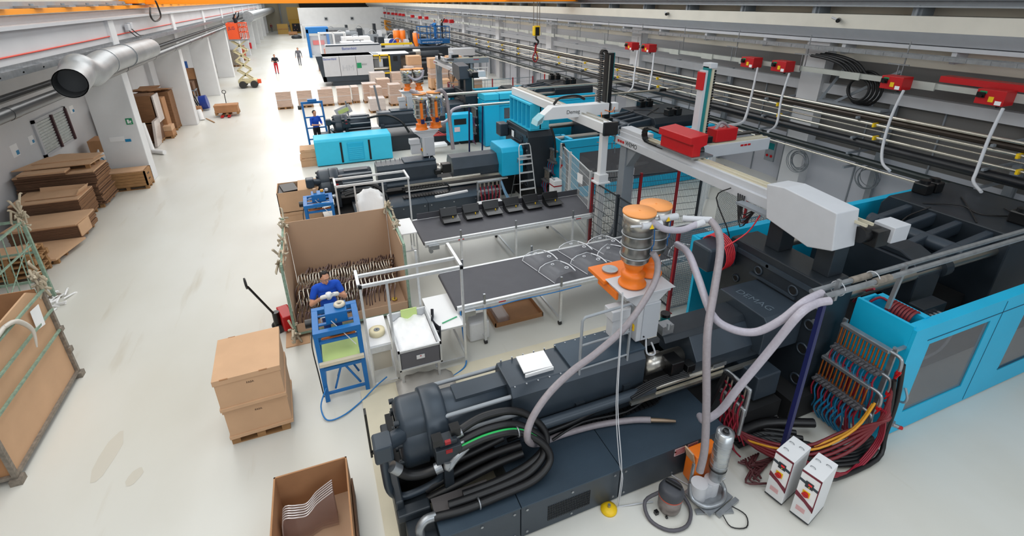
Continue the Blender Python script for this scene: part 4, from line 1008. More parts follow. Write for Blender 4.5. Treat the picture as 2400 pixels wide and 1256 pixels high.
m.tube([(3.4,4.6,2.77),(3.29,4.4,2.16),(3.11,4.1,1.39),(3,3.77,0.79),(3.03,3.7,0.54),(3.03,3.72,-0.06)],.007,6)
m.tube([(3.4,4.58,2.78),(3.29,4.38,2.17),(3.12,4.08,1.41),(3.01,3.74,0.82),(3.01,3.7,0.47),(2.99,3.7,-0.06)],.007,6)
m.tube([(3.01,3.7,-0),(3.16,3.65,0.02),(3.34,3.61,0.02),(3.48,3.57,0.02)],.01,6)
solo('power_cable', m, M_lgrey, 'thin pale double cable hanging down the front of the near machine','cable')
t=thing('levelling_pad','small yellow foot pad sticking out under the near machine cabinet','foot pad',(2.87,3.67,0))
p=ROOTLOC[t.name]; obj('pad', MB().lathe([(0,0),(.11,0),(.11,.03),(.05,.06),(0,.06)],(p[0],p[1]+.04,0),20), M_yellow, t)
obj('foot_screw', MB().cyl((p[0],p[1]+.04,.05),(p[0],p[1]+.04,.1),.02), M_steel, t)

# ------------------------------------------------------------------ linear robots
def drag_chain(t, pts, w, m=M_blackp):
    mb=MB()
    for i in range(len(pts)-1): mb.cbox([(a+b)/2 for a,b in zip(pts[i],pts[i+1])],(math.dist(pts[i],pts[i+1])*.9 if w[0]=='x' else w[1], w[1] if w[0]=='x' else math.dist(pts[i],pts[i+1])*.9, .035), ry=(-math.atan2(pts[i+1][2]-pts[i][2],pts[i+1][0]-pts[i][0]) if w[0]=='x' else 0), rx=(0 if w[0]=='x' else math.atan2(pts[i+1][2]-pts[i][2],pts[i+1][1]-pts[i][1])))
    return obj('drag_chain', mb, m, t)
def robot(dy, lab, red, cx=7.05, grey=M_lgrey, letter='WEMO', up=True, cover=M_lgrey):
    y=lambda v:v+dy
    t=thing('linear_robot',lab,'robot',(cx,y(6),0))
    obj('rail_beam', MB().box(cx-.12,cx+.14,y(4.2),y(10.1),3.1,3.32), grey, t, bev=.01)
    obj('side_fascia', MB().box(cx-.2,cx-.12,y(4.2),y(10.15),3.02,3.2), M_lgrey, t, bev=.005)
    obj('end_block', MB().box(cx-.1,cx+.2,y(9.2),y(10.1),3.3,3.42), M_lgrey, t, bev=.01)
    obj('guide_rail', MB().box(cx-.06,cx-.03,y(4),y(9.3),3.32,3.36).box(cx+.07,cx+.1,y(4),y(9.3),3.32,3.36), mat('cream_rail',(224,216,190),.3,.4), t)
    obj('column', MB().prism([(cx-.17,.1),(cx+.17,.1),(cx+.14,3.1),(cx-.14,3.1)],'y',y(9.75),y(10.0)), M_mgrey, t, bev=.01)
    obj('column_gusset', MB().prism([(y(9.75),3.1),(y(9.3),3.1),(y(9.75),2.5)],'x',cx-.1,cx+.12), M_mgrey, t)
    obj('column_foot', MB().box(cx-.3,cx+.3,y(9.6),y(10.15),.0,.1).bar((cx-.1,y(10.0),.9),(cx-.3,y(10.1),.08),.06), M_mgrey, t)
    for yy in (4.4,5.3): obj('platen_leg', MB().box(cx-.16,cx+.16,y(yy)-.14,y(yy)+.14,2.38,3.1), M_anth, t, bev=.01)
    # cover box at the machine end
    obj('belt_cover', MB().prism([(y(5.42),3.55),(y(5.1),3.6),(y(4.2),3.52),(y(4.12),2.96),(y(4.5),2.85),(y(5.3),3.0)],'x',cx-.45,cx+.02), cover, t, bev=.015)
    obj('drive_motor', MB().cyl((cx+.0,y(4.1),3.15),(cx+.3,y(4.05),3.15),.12).box(cx+.1,cx+.4,y(3.9),y(4.15),3.0,3.25), M_blackp, t, bev=.01)
    obj('end_box', MB().box(cx+.35,cx+.7,y(3.85),y(4.15),3.05,3.3), M_lgrey, t, bev=.01)
    # carriage and arm across the rail
    obj('carriage_plate', MB().box(cx-.25,cx+.3,y(7.4),y(8.5),3.36,3.4), M_steel, t)
    ym=7.9
    obj('cross_arm', MB().box(cx+.1,cx+2.25,y(ym)-.12,y(ym)+.14,3.2,3.46).box(cx-.1,cx+.5,y(ym)-.16,y(ym)+.2,3.3,3.5), grey, t, bev=.01)
    obj('arm_rail', MB().box(cx+.2,cx+2.2,y(ym)-.08,y(ym)-.04,3.46,3.49).box(cx+.2,cx+2.2,y(ym)+.06,y(ym)+.1,3.46,3.49), mat('cream_rail',(224,216,190),.3,.4), t)
    obj('arm_motor', MB().box(cx+.25,cx+.6,y(ym)-.12,y(ym)+.06,3.52,3.66).cyl((cx-.02,y(ym)-.1,3.42),(cx+.3,y(ym)-.2,3.42),.08), M_blackp, t, bev=.01)
    obj('slide_block', MB().box(cx+.15,cx+.38,y(ym)+.06,y(ym)+.26,3.5,3.78), M_lgrey, t, bev=.01)
    mx=cx+(.42 if up else 1.3); dz=0 if up else -1.55; ML=M_lgrey if up else M_anth
    obj('vertical_mast', MB().box(mx-.14,mx-.06,y(ym)+.04,y(ym)+.2,3.3+dz,4.98+dz), ML, t, bev=.005)
    obj('mast_beam', MB().box(mx-.06,mx+.02,y(ym)+.04,y(ym)+.2,3.3+dz,5.05+dz), M_teal if up else M_anth, t)
    obj('mast_rail', MB().box(mx+.02,mx+.08,y(ym)+.02,y(ym)+.14,3.2+dz,5.0+dz), mat('cream_rail',(224,216,190),.3,.4), t)
    obj('mast_cap', MB().box(mx-.06,mx+.12,y(ym),y(ym)+.22,5.02+dz,5.12+dz), ML, t, bev=.01)
    m=MB()
    for k in range(32): m.box(mx+.08,mx+.13,y(ym)+.02,y(ym)+.12,3.3+dz+.053*k,3.34+dz+.053*k)
    obj('mast_drag_chain', m, M_blackp, t)
    obj('gripper', MB().box(mx-.06,mx+.06,y(ym)-.06,y(ym)+.1,2.9,3.2).bar((mx,y(ym),2.95),(mx+.3,y(ym)-.1,2.8),.06).cyl((mx+.3,y(ym)-.1,2.7),(mx+.3,y(ym)-.1,2.9),.04), M_mgrey, t)
    pts=[(cx+.9,y(ym)+.18,3.55),(cx+2.05,y(ym)+.18,3.55)]+[(cx+2.05+.17*math.sin(PI*k/6),y(ym)+.18,3.38+.17*math.cos(PI*k/6)) for k in range(1,7)]+[(cx+1.3,y(ym)+.18,3.2)]
    drag_chain(t, pts, ('x',.14))
    pts=[(cx-.1,y(8.5),3.62),(cx-.1,y(9.0),3.64)]+[(cx-.1,y(9.0)+.16*math.sin(PI*k/6),3.48+.16*math.cos(PI*k/6)) for k in range(1,7)]+[(cx-.1,y(8.4),3.32)]
    drag_chain(t, pts, ('y',.14))
    if red:
        obj('red_cover', MB().prism([(cx-.3,3.8),(cx+.12,3.84),(cx+.12,3.62),(cx-.02,3.58),(cx-.02,3.4),(cx-.22,3.4),(cx-.22,3.66),(cx-.3,3.66)],'y',y(7.42),y(8.42)), M_red, t, bev=.01)
        obj('red_cover', MB().box(cx+.72,cx+1.3,y(ym)-.08,y(ym)+.22,3.5,3.78), M_red, t, bev=.02)
        obj('red_cap', MB().box(mx-.17,mx-.13,y(ym)+.02,y(ym)+.22,4.6,4.95), M_red, t, bev=.01)
        obj('cover_cables', MB().tube([(cx+.75,y(ym),3.76),(cx+.85,y(ym),3.9),(cx+1.0,y(ym),3.86),(cx+1.1,y(ym),3.78)],.03,8), M_hosegr, t)
    text('maker_lettering', letter, .15, M_blackp, frame_mtx((cx-.203,y(9.72),3.07),(0,-1,0),(0,0,1)), t)
    m=MB()
    for k in range(3): m.box(cx-.204,cx-.2,y(10.05)-.1*k-.08,y(10.05)-.1*k,3.08,3.14)
    obj('maker_emblem', m, M_red, t)
    m=MB()
    for k in range(3): m.box(cx+1.4+.1*k,cx+1.48+.1*k,y(ym)-.125,y(ym)-.12,3.36,3.4)
    obj('arm_emblem', m, M_red, t)
    m=MB()
    for k in range(4): m.tube([(cx-.22,y(6.0+.05*k),3.1),(cx-.3,y(5.9),2.8-.08*k),(cx-.2,y(5.7),2.95),(cx-.25,y(5.4),2.9)],.012,6)
    m.tube([(cx-.25,y(6.3),3.15),(cx-.35,y(6.5),2.9),(cx-.3,y(6.1),2.3),(cx-.3,y(6.2),1.9)],.012,6)
    obj('cable_loom', m, M_black, t)
    obj('cable_tray', MB().box(cx-.4,cx-.22,y(5.0),y(6.0),2.98,3.02), M_mgrey, t)
    return t
robot(0,'grey gantry robot with two red covers above the near machine',True)
robot(18.2,'dark grey gantry robot with upright mast at the third machine',False,cx=6.9,grey=M_mgrey,up=False,cover=M_anth2)
# robot of machine B : white
t=thing('linear_robot','white gantry robot with tall black mast on the second machine','robot',(6.7,13,0))
obj('rail_beam', MB().box(6.52,6.86,10.2,16.2,3.26,3.5), M_white, t, bev=.01)
obj('end_cap', MB().box(6.5,6.88,10.12,10.2,3.22,3.54), M_blackp, t)
obj('guide_rail', MB().box(6.6,6.63,10.4,16.1,3.5,3.54).box(6.75,6.78,10.4,16.1,3.5,3.54), M_rail, t)
obj('column', MB().box(6.6,6.78,10.35,10.5,.06,3.26), M_white, t, bev=.01)
obj('column_clamp', MB().box(6.5,6.88,10.26,10.6,1.9,1.95).box(6.55,6.83,10.3,10.56,1.95,2.15), M_white, t, bev=.01)
obj('column_foot', MB().box(6.45,6.93,10.2,10.65,.0,.06), M_white, t)
obj('carriage', MB().box(6.45,6.95,11.48,12.2,3.5,3.56), M_blackp, t)
ya=11.6
obj('cross_arm', MB().prism([(5.5,3.42),(7.45,3.42),(7.45,3.72),(5.75,3.74),(5.5,3.55)],'y',ya-.15,ya+.15), M_white, t, bev=.01)
m=MB()
for k in range(6): m.cbox((5.47-.03*k,ya,3.46-.02*k),(.035,.34,.2-.012*k),ry=.3)
obj('bellows', m, M_bluewh, t)
obj('drag_chain', MB().tube([(5.9,ya+.1,3.76),(6.1,ya+.15,3.9),(6.6,ya+.2,3.92),(6.9,ya+.25,3.8)],.035,8), M_blackp, t)
text('maker_lettering','Demag',.14,M_blackp,frame_mtx((6.15,ya-.153,3.53),(1,0,0),(0,0,1)),t)
obj('vertical_mast', MB().box(7.38,7.56,ya-.05,ya+.15,3.1,5.0), M_blackp, t, bev=.01)
obj('mast_edge', MB().box(7.56,7.6,ya-.02,ya+.12,4.3,5.0), M_teal, t)
obj('mast_rail', MB().box(7.4,7.43,ya-.07,ya-.05,3.4,4.95), M_rail, t)
m=MB()
for k in range(30): m.box(7.22,7.27,ya,ya+.12,3.5+.05*k,3.535+.05*k)
for k in range(7): m.cbox((7.3-.07*math.cos(PI*k/6),ya+.06,5.0+.07*math.sin(PI*k/6)),(.05,.12,.03))
obj('mast_drag_chain', m, M_blackp, t)
obj('wrist', MB().box(7.3,7.62,ya-.12,ya+.14,2.85,3.3).cyl((7.45,ya-.1,2.75),(7.45,ya-.1,2.9),.06), M_blackp, t, bev=.02)
obj('orange_cable', MB().tube([(7.2,ya-.17,3.5),(7.18,ya-.22,3.3),(7.1,ya-.2,3.15)],.012,6).tube([(7.3,ya-.18,3.55),(7.5,ya-.22,3.5),(7.62,ya-.15,3.6)],.012,6), M_orange, t)
obj('drive_box', MB().box(7.6,7.8,ya-.05,ya+.15,3.5,3.68), M_white, t)
m=MB(); random.seed(3)
for k in range(26):
    a=(random.uniform(6.9,7.5),random.uniform(10.3,10.8),random.uniform(2.75,3.15)); b=[c+random.uniform(-.2,.2) for c in a]; m.bar(a,b,.025)
obj('gripper_frame', m, M_mgrey, t)

# ------------------------------------------------------------------ conveyors
def conveyor(lab, x0,x1,y0,y1, legs, z=.95, back=False, dense=False):
    t=thing('belt_conveyor',lab,'conveyor',((x0+x1)/2,(y0+y1)/2,0))
    obj('belt', MB().box(x0,x1,y0+.06,y1-.06,z-.06,z).cyl((x0,y0+.06,z-.05),(x0,y1-.06,z-.05),.05), M_belt, t)
    obj('side_rail', MB().box(x0-.02,x1,y0,y0+.06,z-.13,z+.01).box(x0,x1,y0-.02,y0,z-.07,z-.04), M_alu, t, bev=.004)
    obj('side_rail', MB().box(x0-.02,x1,y1-.06,y1,z-.1,z+.01), M_alu, t, bev=.004)
    if back: obj('back_board', MB().box(x0+.1,x1,y1-.05,y1-.03,z,z+.17), M_belt, t)
    for lx in legs:
        for yy in (y0-.02,y1+.02):
            obj('leg', MB().box(lx-.025,lx+.025,yy-.025,yy+.025,.08,z-.02), M_alu, t)
            obj('guide_post', MB().box(lx-.02,lx+.02,yy-.02,yy+.02,z-.02,z+.2), M_steel, t)
            obj('castor', MB().cyl((lx-.03,yy,.045),(lx+.03,yy,.045),.045,n=12), M_tyre, t)
        obj('cross_brace', MB().bar((lx,y0,.14),(lx,y1,.14),.04).bar((lx,y0,z-.12),(lx,y1,z-.12),.04), M_alu, t)
    obj('tension_motor', MB().box(x0+.05,x0+.3,y0-.12,y0,z-.16,z-.05).cyl((x0+.1,y0-.1,z-.2),(x0+.1,y0-.02,z-.2),.05), M_steel, t)
    obj('red_label', MB().box(x0+.8,x0+.95,y0-.024,y0-.02,z-.068,z-.045).box(x1-.9,x1-.75,y0-.024,y0-.02,z-.068,z-.045), M_red, t)
    return t
conveyor('grey belt conveyor carrying clear moulded covers, nearest the camera',1.99,8.75,7.68,9.12,(2.5,4.15,7.0))
conveyor('grey belt conveyor carrying black moulded trays in front of the second machine',2.03,7.0,10.6,12.07,(2.9,4.36,6.0),back=True)
t=None
# clear moulded covers on the near conveyor
def clear_cover(loc, rz, lab):
    t=thing('moulded_cover',lab,'plastic part',loc,rz,'clear moulded covers on the near conveyor')
    n=8; prof=[(.0,.005),(.03,.07),(.12,.1),(.3,.1),(.38,.06),(.4,.0)]
    m=MB(); vs=[];W=.36
    for (a,h) in prof:
        for k in range(5): vs.append((a-.2,(k/4-.5)*W,h))
    fs=[(i*5+k,i*5+k+1,(i+1)*5+k+1,(i+1)*5+k) for i in range(len(prof)-1) for k in range(4)]
    m.add(vs,fs,True); o=obj('clear_shell', m, M_clear, t, world=False)
    md=o.modifiers.new('s','SOLIDIFY'); md.thickness=.003
    e=MB().tube([(-.2,.18,.01),(-.17,.18,.07),(-.08,.18,.1),(.1,.18,.1),(.18,.18,.06),(.2,.18,.01)],.006,6,spline=False).tube([(-.2,-.18,.01),(-.2,.18,.01)],.004,6).tube([(.17,-.16,.07),(.19,0,.08),(.17,.16,.07)],.009,6)
    t.scale=(1.55,1.55,1.55)
    e.torus((.08,-.08,.11),.025,.006,'z',14,5).torus((-.02,.1,.11),.02,.005,'z',14,5)
    obj('bright_rim', e, mat('glossy_edge',(232,234,238),.1,.2), t, world=False)
    return t
CP=[((1275,612),'leftmost clear moulded cover in the rear row on the near conveyor'),((1352,588),'second clear moulded cover in the rear row on the near conveyor'),((1412,578),'third clear moulded cover in the rear row, near the fence'),
    ((1312,640),'leftmost clear moulded cover in the front row on near conveyor'),((1385,620),'clear moulded cover in the front row, beside the orange hopper plate')]
for (q,lab),loc in zip(CP,((4.18,8.69,0.95),(5.12,8.8,0.95),(5.89,8.8,0.95),(4.3,8.1,0.95),(5.1,8.16,0.95))):
    clear_cover(loc, R(12), lab)
clear_cover((5.84,8.32,0.95),R(30),'clear moulded cover half hidden behind the hoppers')
clear_cover((7.35,7.76,0.95),R(30),'clear moulded cover on the conveyor right of the hoppers')
# black trays
def black_tray(x,y,z,i,lab):
    t=thing('moulded_tray',lab,'plastic part',(x,y,z))
    o=obj('tray_shell', MB().prism([(y+.2,z+.31),(y+.22,z+.31),(y+.22,z),(y-.12,z),(y-.24,z+.07),(y-.1,z+.1),(y+.12,z+.12)],'x',x-.23,x+.23), M_blackp, t, bev=.01)
    obj('tray_side', MB().prism([(y+.2,z+.3),(y-.2,z+.05),(y,z+.0),(y+.18,z+.02)],'x',x-.245,x-.235), M_blackp, t)
    obj('yellow_mark', MB().box(x+.05,x+.07,y-.05,y-.03,z+.1,z+.15), M_yellow, t)
BL=['leftmost black moulded tray on the second conveyor','second black moulded tray from the left on the second conveyor','third black moulded tray from the left on the second conveyor','fourth black moulded tray from the left on the second conveyor','fifth black moulded tray, second from the right','rightmost black moulded tray beside the fence']
for i,c in enumerate(((2.92,11.54,0.96),(3.54,11.55,0.96),(4.12,11.59,0.96),(4.72,11.59,0.96),(5.3,11.58,0.96),(5.91,11.56,0.96))):
    black_tray(c[0],c[1]+.05,.96,i,BL[i])

# ------------------------------------------------------------------ fences
def wire_panel(name, a, b, z0, z1, lab, m=M_steel, post=None, dx=.05, dz=.2, postm=M_alu):
    a=Vector((a[0],a[1],0)); b=Vector((b[0],b[1],0)); d=b-a; L=d.length; u=d/L
    t=thing(name,lab,'fence',tuple(a))
    mb=MB(); r=.0035
    k=int(L/dx)
    for i in range(k+1):
        p=a+u*(i*L/k); mb.bar((p.x,p.y,z0),(p.x,p.y,z1),r*1.6)
    kz=int((z1-z0)/dz)
    for j in range(kz+1):
        z=z0+(z1-z0)*j/kz; mb.bar((a.x,a.y,z),(b.x,b.y,z),r*2.6)
    obj('wire_mesh', mb, m, t)
    fr=MB().bar((a.x,a.y,z0),(b.x,b.y,z0),.03).bar((a.x,a.y,z1),(b.x,b.y,z1),.03)
    obj('fence_frame', fr, m, t)
    for p,pm in (post or []):
        q=a+u*(p*L); obj('fence_post', MB().box(q.x-.03,q.x+.03,q.y-.03,q.y+.03,.01,z1+.05).box(q.x-.08,q.x+.08,q.y-.06,q.y+.06,0,.012), pm, t)
    return t
M_dwire=mat('dark_wire',(58,62,66),.5,.4)
wire_panel('wire_fence',(7.25,13.75),(6.7,10.95),.12,2.0,'light wire mesh fence left of the white robot column',M_alu,[(0,M_alu),(.35,M_alu),(1,M_alu)])
wire_panel('wire_fence',(6.7,10.93),(7.9,10.75),.12,2.0,'short light wire mesh fence right of the white robot column',M_alu,[(1,M_alu)])
wire_panel('wire_fence',(6.62,10.7),(9.2,10.4),.12,1.9,'dark wire mesh fence between the conveyor ends behind the grey column',M_dwire,[(0,M_dred),(.3,M_anth),(.55,M_dred)])
wire_panel('wire_fence',(6.55,10.6),(6.55,7.15),.12,1.9,'dark wire mesh fence running toward the camera behind the hoppers',M_dwire,[(.35,M_anth)])
wire_panel('wire_fence',(9.15,10.35),(9.9,10.25),.12,1.95,'dark wire mesh panel right of the tall red post',M_dwire,[(0,M_dred),(1,M_anth)])
wire_panel('wire_fence',(6.5,7.12),(9.5,7.12),.12,1.95,'wire mesh fence crossing the near conveyor beside the tall dark red post',M_steel,[(0,M_dred),(.6,M_dred),(1,M_dred)],dz=.05)
wire_panel('wire_fence',(9.5,7.2),(10.6,10.2),.12,1.95,'wire mesh panel under the gantry robot closing the far side of the near cell',M_steel,[(.5,M_dred)],dz=.05)
wire_panel('wire_fence',(9.9,10.2),(13,13),.12,2.0,'light wire mesh fence behind the dark fence at second machine guard',M_alu,[(.3,M_alu),(.7,M_alu),(1,M_alu)],dx=.1)
wire_panel('wire_fence',(7.4,27.8),(12.6,27.9),.12,2.0,'wire mesh fence with dark red posts behind the third machine',M_steel,[(0,M_dred),(.25,M_dred),(.5,M_dred),(.75,M_dred),(1,M_dred)],dx=.1)
wire_panel('wire_fence',(7.3,27.7),(7.3,25.4),.12,2.0,'short wire mesh fence beside the third robot column',M_steel,[(0,M_dred),(.5,M_dred),(1,M_dred)],dx=.1)
solo('notice_sheet', MB().sheet([(6.66,11.6,1.55),(6.66,11.3,1.55),(6.66,11.3,1.82),(6.66,11.6,1.82)],.004), M_paper,'white notice sheet hanging on the light wire fence','sheet')

# step ladder and small boxes beside machine B
t=thing('step_ladder','aluminium step ladder leaning open in front of the second machine platen','ladder',(6.3,14.2,0))
x0,x1=5.95,6.45; yb,yt=13.9,14.3
m=MB().tube([(x0-.05,yb,0),(x0+.05,yt,1.9),(x0+.09,yt,2.0),(x1-.09,yt,2.0),(x1-.05,yt,1.9),(x1+.05,yb,0)],.018,8,spline=False)
obj('ladder_stile', m, M_alu, t)
for k in range(6):
    z=.28+.27*k; f=z/1.95; obj('step', MB().box(x0-.05+.1*f,x1+.05-.1*f,yb+.4*f-.03,yb+.4*f+.05,z-.015,z+.015), M_alu, t)
obj('top_platform', MB().box(x0+.03,x1-.03,yt-.1,yt+.2,1.5,1.53), M_alu, t)
obj('rear_frame', MB().tube([(x0-.02,yt+.55,0),(x0+.04,yt+.05,1.55)],.013,6).tube([(x1+.02,yt+.55,0),(x1-.04,yt+.05,1.55)],.013,6).bar((x0,yt+.4,.5),(x1,yt+.4,.5),.02), M_steel, t)
def chiller_small(p, d, lab):
    x,y=p; t=thing('temperature_controller',lab,'temperature controller',(x,y,0))
    obj('housing', MB().box(x,x+d[0],y,y+d[1],.06,d[2]), M_white, t, bev=.01)
    obj('trim_stripe', MB().box(x-.004,x,y,y+d[1],d[2]-.2,d[2]-.16).box(x,x+d[0],y-.004,y,d[2]-.2,d[2]-.16), M_dred, t)
    obj('switch_knob', MB().cyl((x+.1,y-.02,d[2]*.45),(x+.1,y,d[2]*.45),.03), M_orange, t)
    obj('castor', MB().box(x+.02,x+.08,y+.02,y+.08,0,.06).box(x+d[0]-.08,x+d[0]-.02,y+.02,y+.08,0,.06), M_tyre, t)
chiller_small((4.3,13.3),(.75,.3,.55),'low white temperature controller in front of the second machine base')
chiller_small((6.75,13.2),(.28,.35,1.0),'tall white cabinet with orange knob beside the light wire fence')

# ------------------------------------------------------------------ pallets, cartons and sheet stacks
def pallet_into(t, x0,x1,y0,y1,z=0,h=.14, m=M_wood, along='x', nm='pallet'):
    mb=MB()
    for k in range(3):
        yy=y0+(y1-y0-.09)*k/2
        mb.box(x0,x1,yy,yy+.09,z,z+.02)
        for j in range(3):
            xx=x0+(x1-x0-.12)*j/2; mb.box(xx,xx+.12,yy,yy+.09,z+.02,z+h-.04)
    n=6
    for k in range(n):
        yy=y0+(y1-y0-.1)*k/(n-1); mb.box(x0,x1,yy,yy+.1,z+h-.02,z+h)
    for j in range(3):
        xx=x0+(x1-x0-.12)*j/2; mb.box(xx,xx+.12,y0,y1,z+h-.04,z+h-.02)
    return obj(nm, mb, m, t)
def pallet(lab, x0,x1,y0,y1,z=0,grp=None,m=M_wood):
    t=thing('wooden_pallet',lab,'pallet',((x0+x1)/2,(y0+y1)/2,z),0,grp); pallet_into(t,x0,x1,y0,y1,z,m=m,nm='deck'); return t
def carton(p, d, lab, rz=0, nm='cardboard_box', m=M_card, lidh=.09, base=True, mark=True, grp=None):
    """closed telescopic carton; local frame, p = centre of its base"""
    t=thing(nm,lab,'box',p,rz,grp); w,l,h=d
    obj('carton_body', MB().box(-w/2+.015,w/2-.015,-l/2+.015,l/2-.015,0,h-.02), m, t, world=False, bev=.004)
    obj('carton_lid', MB().box(-w/2,w/2,-l/2,l/2,h-lidh,h), m, t, world=False, bev=.004)
    if base: obj('carton_tray', MB().box(-w/2,w/2,-l/2,l/2,0,.06), m, t, world=False, bev=.004)
    mb=MB()
    for sx in (-.32,.25):
        mb.box(w*sx-.06,w*sx+.05,-l/2-.003,-l/2+.012,h-.014,h+.003)
    mb.box(w*.0-.3,w*.0-.2,l/2-.012,l/2+.003,h-.01,h+.003)
    obj('lid_slot', mb, M_card2, t, world=False)
    if mark: text('printed_mark','FASA',.045,mat('print_ink',(70,50,40),.8),frame_mtx((-.03,-l/2+.012,h-lidh-.09),(1,0,0),(0,0,1)),None).parent=t
    return t
t=pallet('wooden pallet under the two stacked cartons in the middle of the aisle',-1.93,-1.1,6.82,7.6)
CX=-1.5; rz=R(2)
t2=carton((CX,7.27,.14),(.9,.98,.6),'closed cardboard carton on the pallet, lower of the two stacked in the aisle',rz)
t2=carton((CX+.0,7.24,.745),(.9,1.05,.58),'closed cardboard carton, upper of the two stacked in the aisle',rz)
# low open box front with clear parts
t=thing('open_cardboard_box','open cardboard box holding clear moulded panels at the bottom edge','box',(-.75,4.7,0),R(-1))
W2,L2,H2=.45,.62,.66
obj('box_wall', MB().box(-W2,W2,L2-.02,L2,0,H2).box(-W2,W2,-L2,-L2+.02,0,H2).box(-W2,-W2+.02,-L2,L2,0,H2).box(W2-.02,W2,-L2,L2,0,H2), M_card2, t, world=False)
obj('box_bottom', MB().box(-W2,W2,-L2,L2,.02,.04), M_cardl, t, world=False)
obj('box_sleeve', MB().box(W2+.01,W2+.03,-L2,L2-.1,0,.35), M_card3, t, world=False)
for k in range(6):
    q=thing('clear_visor','clear brownish moulded panel, standing nested with others in the open box at the bottom','plastic part',(-.8,4.98-.035*k,.05),R(-1),'clear moulded panels in the open box')
    P0=[(-.36,.0),(-.3,.42),(-.16,.44),(-.05,.38),(.02,.4),(.1,.46),(.3,.6)]
    y0=lambda x: .05*math.sin(x*9)
    vs=[(x,y0(x),.0+.02*abs(x)) for x,z in P0]+[(x,y0(x)+.02,z) for x,z in P0]; n=len(P0)
    o=obj('panel_shell', MB().add(vs,[(i,i+1,n+i+1,n+i) for i in range(n-1)]), M_clear2, q, world=False)
    obj('panel_rim', MB().tube([(x,y0(x)+.02,z) for x,z in P0],.008,6), mat('glossy_edge2',(220,212,210),.1,.2), q, world=False)

# flattened carton stacks along the left wall
def sheet_stack(lab, x0,x1,y0,y1,z0,z1,n,jit=.05,pal=True,grp=None,mtop=M_card,step=None,seed=1):
    random.seed(seed)
    t=thing('cardboard_stack',lab,'cardboard stack',((x0+x1)/2,(y0+y1)/2,z0),0,grp)
    mb=MB(); h=(z1-z0)/n
    for k in range(n-1):
        j=random.uniform(-jit,jit); i=random.uniform(-jit,jit)*.5
        mb.box(x0+j*.3,x1+j,y0+i,y1+i,z0+h*k+.003,z0+h*(k+1)-.003); mb.mi[-1]=1
    obj('flat_cartons', mb, [M_card3,M_carde], t)
    obj('top_sheet', MB().box(x0,x1+jit*.3,y0,y1,z1-h+.003,z1), mtop, t)
    return t
pallet('wooden pallet under the tallest stack of flat cartons by the left wall',-8.8,-6.9,19.2,20.3)
sheet_stack('tallest stack of flattened brown cartons at the left wall below the window',-8.9,-6.85,19.1,20.4,.14,1.3,26,.07,seed=2)
sheet_stack('folded light carton bundle lying on the front of the tallest carton stack',-8.7,-7.5,18.95,19.4,1.3,1.42,2,.0,seed=3)
pallet('wooden pallet lying on top of the tallest carton stack',-8.5,-7.0,19.45,20.4,1.302)
t=thing('cardboard_sheet','bent cardboard sheets on the pallet atop the tallest stack','cardboard sheet',(-7.8,20,1.57))
obj('sheet', MB().sheet([(-8.95,19.35,1.445),(-6.95,19.4,1.445),(-6.8,20.3,1.475),(-8.5,20.7,1.475)],.03).sheet([(-8.6,19.8,1.49),(-7.0,19.9,1.49),(-6.9,20.5,1.52),(-8.2,20.8,1.52)],.03), M_card, t)
pallet('wooden pallet under the curved-front carton stack by the left wall',-8.5,-7.0,17.75,18.9)
sheet_stack('mid-height stack of dark flat cartons with strapped rounded end at the left wall',-8.6,-6.95,17.7,18.95,.14,.86,20,.015,seed=4)
t=thing('cardboard_sheet','open tray of light cardboard on the mid-height strapped stack','cardboard sheet',(-7.6,18.3,.87))
obj('tray', MB().sheet([(-8.3,18.0,.87),(-7.05,18.0,.87),(-7.0,18.7,.87),(-8.2,18.8,.87)],.02).sheet([(-7.05,18.0,.88),(-6.97,18.05,1.02),(-6.93,18.7,1.02),(-7.0,18.7,.88)],.02).sheet([(-8.2,18.78,.88),(-7.0,18.7,.88),(-7.02,18.75,1.0),(-8.2,18.85,1.0)],.02), M_card, t)
pallet('wooden pallet under the low wide stack of light cartons',-8.1,-6.7,16.4,17.5)
sheet_stack('low wide stack of light brown folded cartons at the left wall',-8.2,-6.6,16.3,17.55,.14,.55,9,.02,seed=5)
t=thing('cardboard_flap','folded light carton layer covering the front edge of the low wide stack','cardboard sheet',(-7.3,16.6,.56))
obj('sheet', MB().sheet([(-8.3,16.28,.56),(-6.62,16.22,.56),(-6.55,16.85,.57),(-8.2,16.9,.57)],.03).sheet([(-6.6,16.25,.2),(-6.55,16.9,.2),(-6.55,16.9,.56),(-6.6,16.25,.56)],.02), M_card, t)
pallet('wooden pallet carrying a single layer of flat cartons near the metal crate',-7.9,-6.75,15.0,16.1)
solo('cardboard_sheet', MB().prism([(-8.1,14.85),(-6.75,14.9),(-6.5,16.2),(-8.0,16.3)],'z',.14,.19), M_card, 'single layer of flat cardboard on the pallet nearest the green crate','cardboard sheet')
for k in range(5):
    pallet(['bottom','second','third','fourth','topmost'][k]+' wooden pallet in the stack of empty pallets beside the green metal crate',-7.9+.02*k,-6.85+.02*k*(k%2),14.1,14.85,.141*k)
solo('cardboard_sheet', MB().prism([(-8.0,14.0),(-6.95,14.05),(-6.9,14.7),(-7.9,14.75)],'z',.71,.75), M_card,'flat carton lying on top of the stack of empty pallets','cardboard sheet')

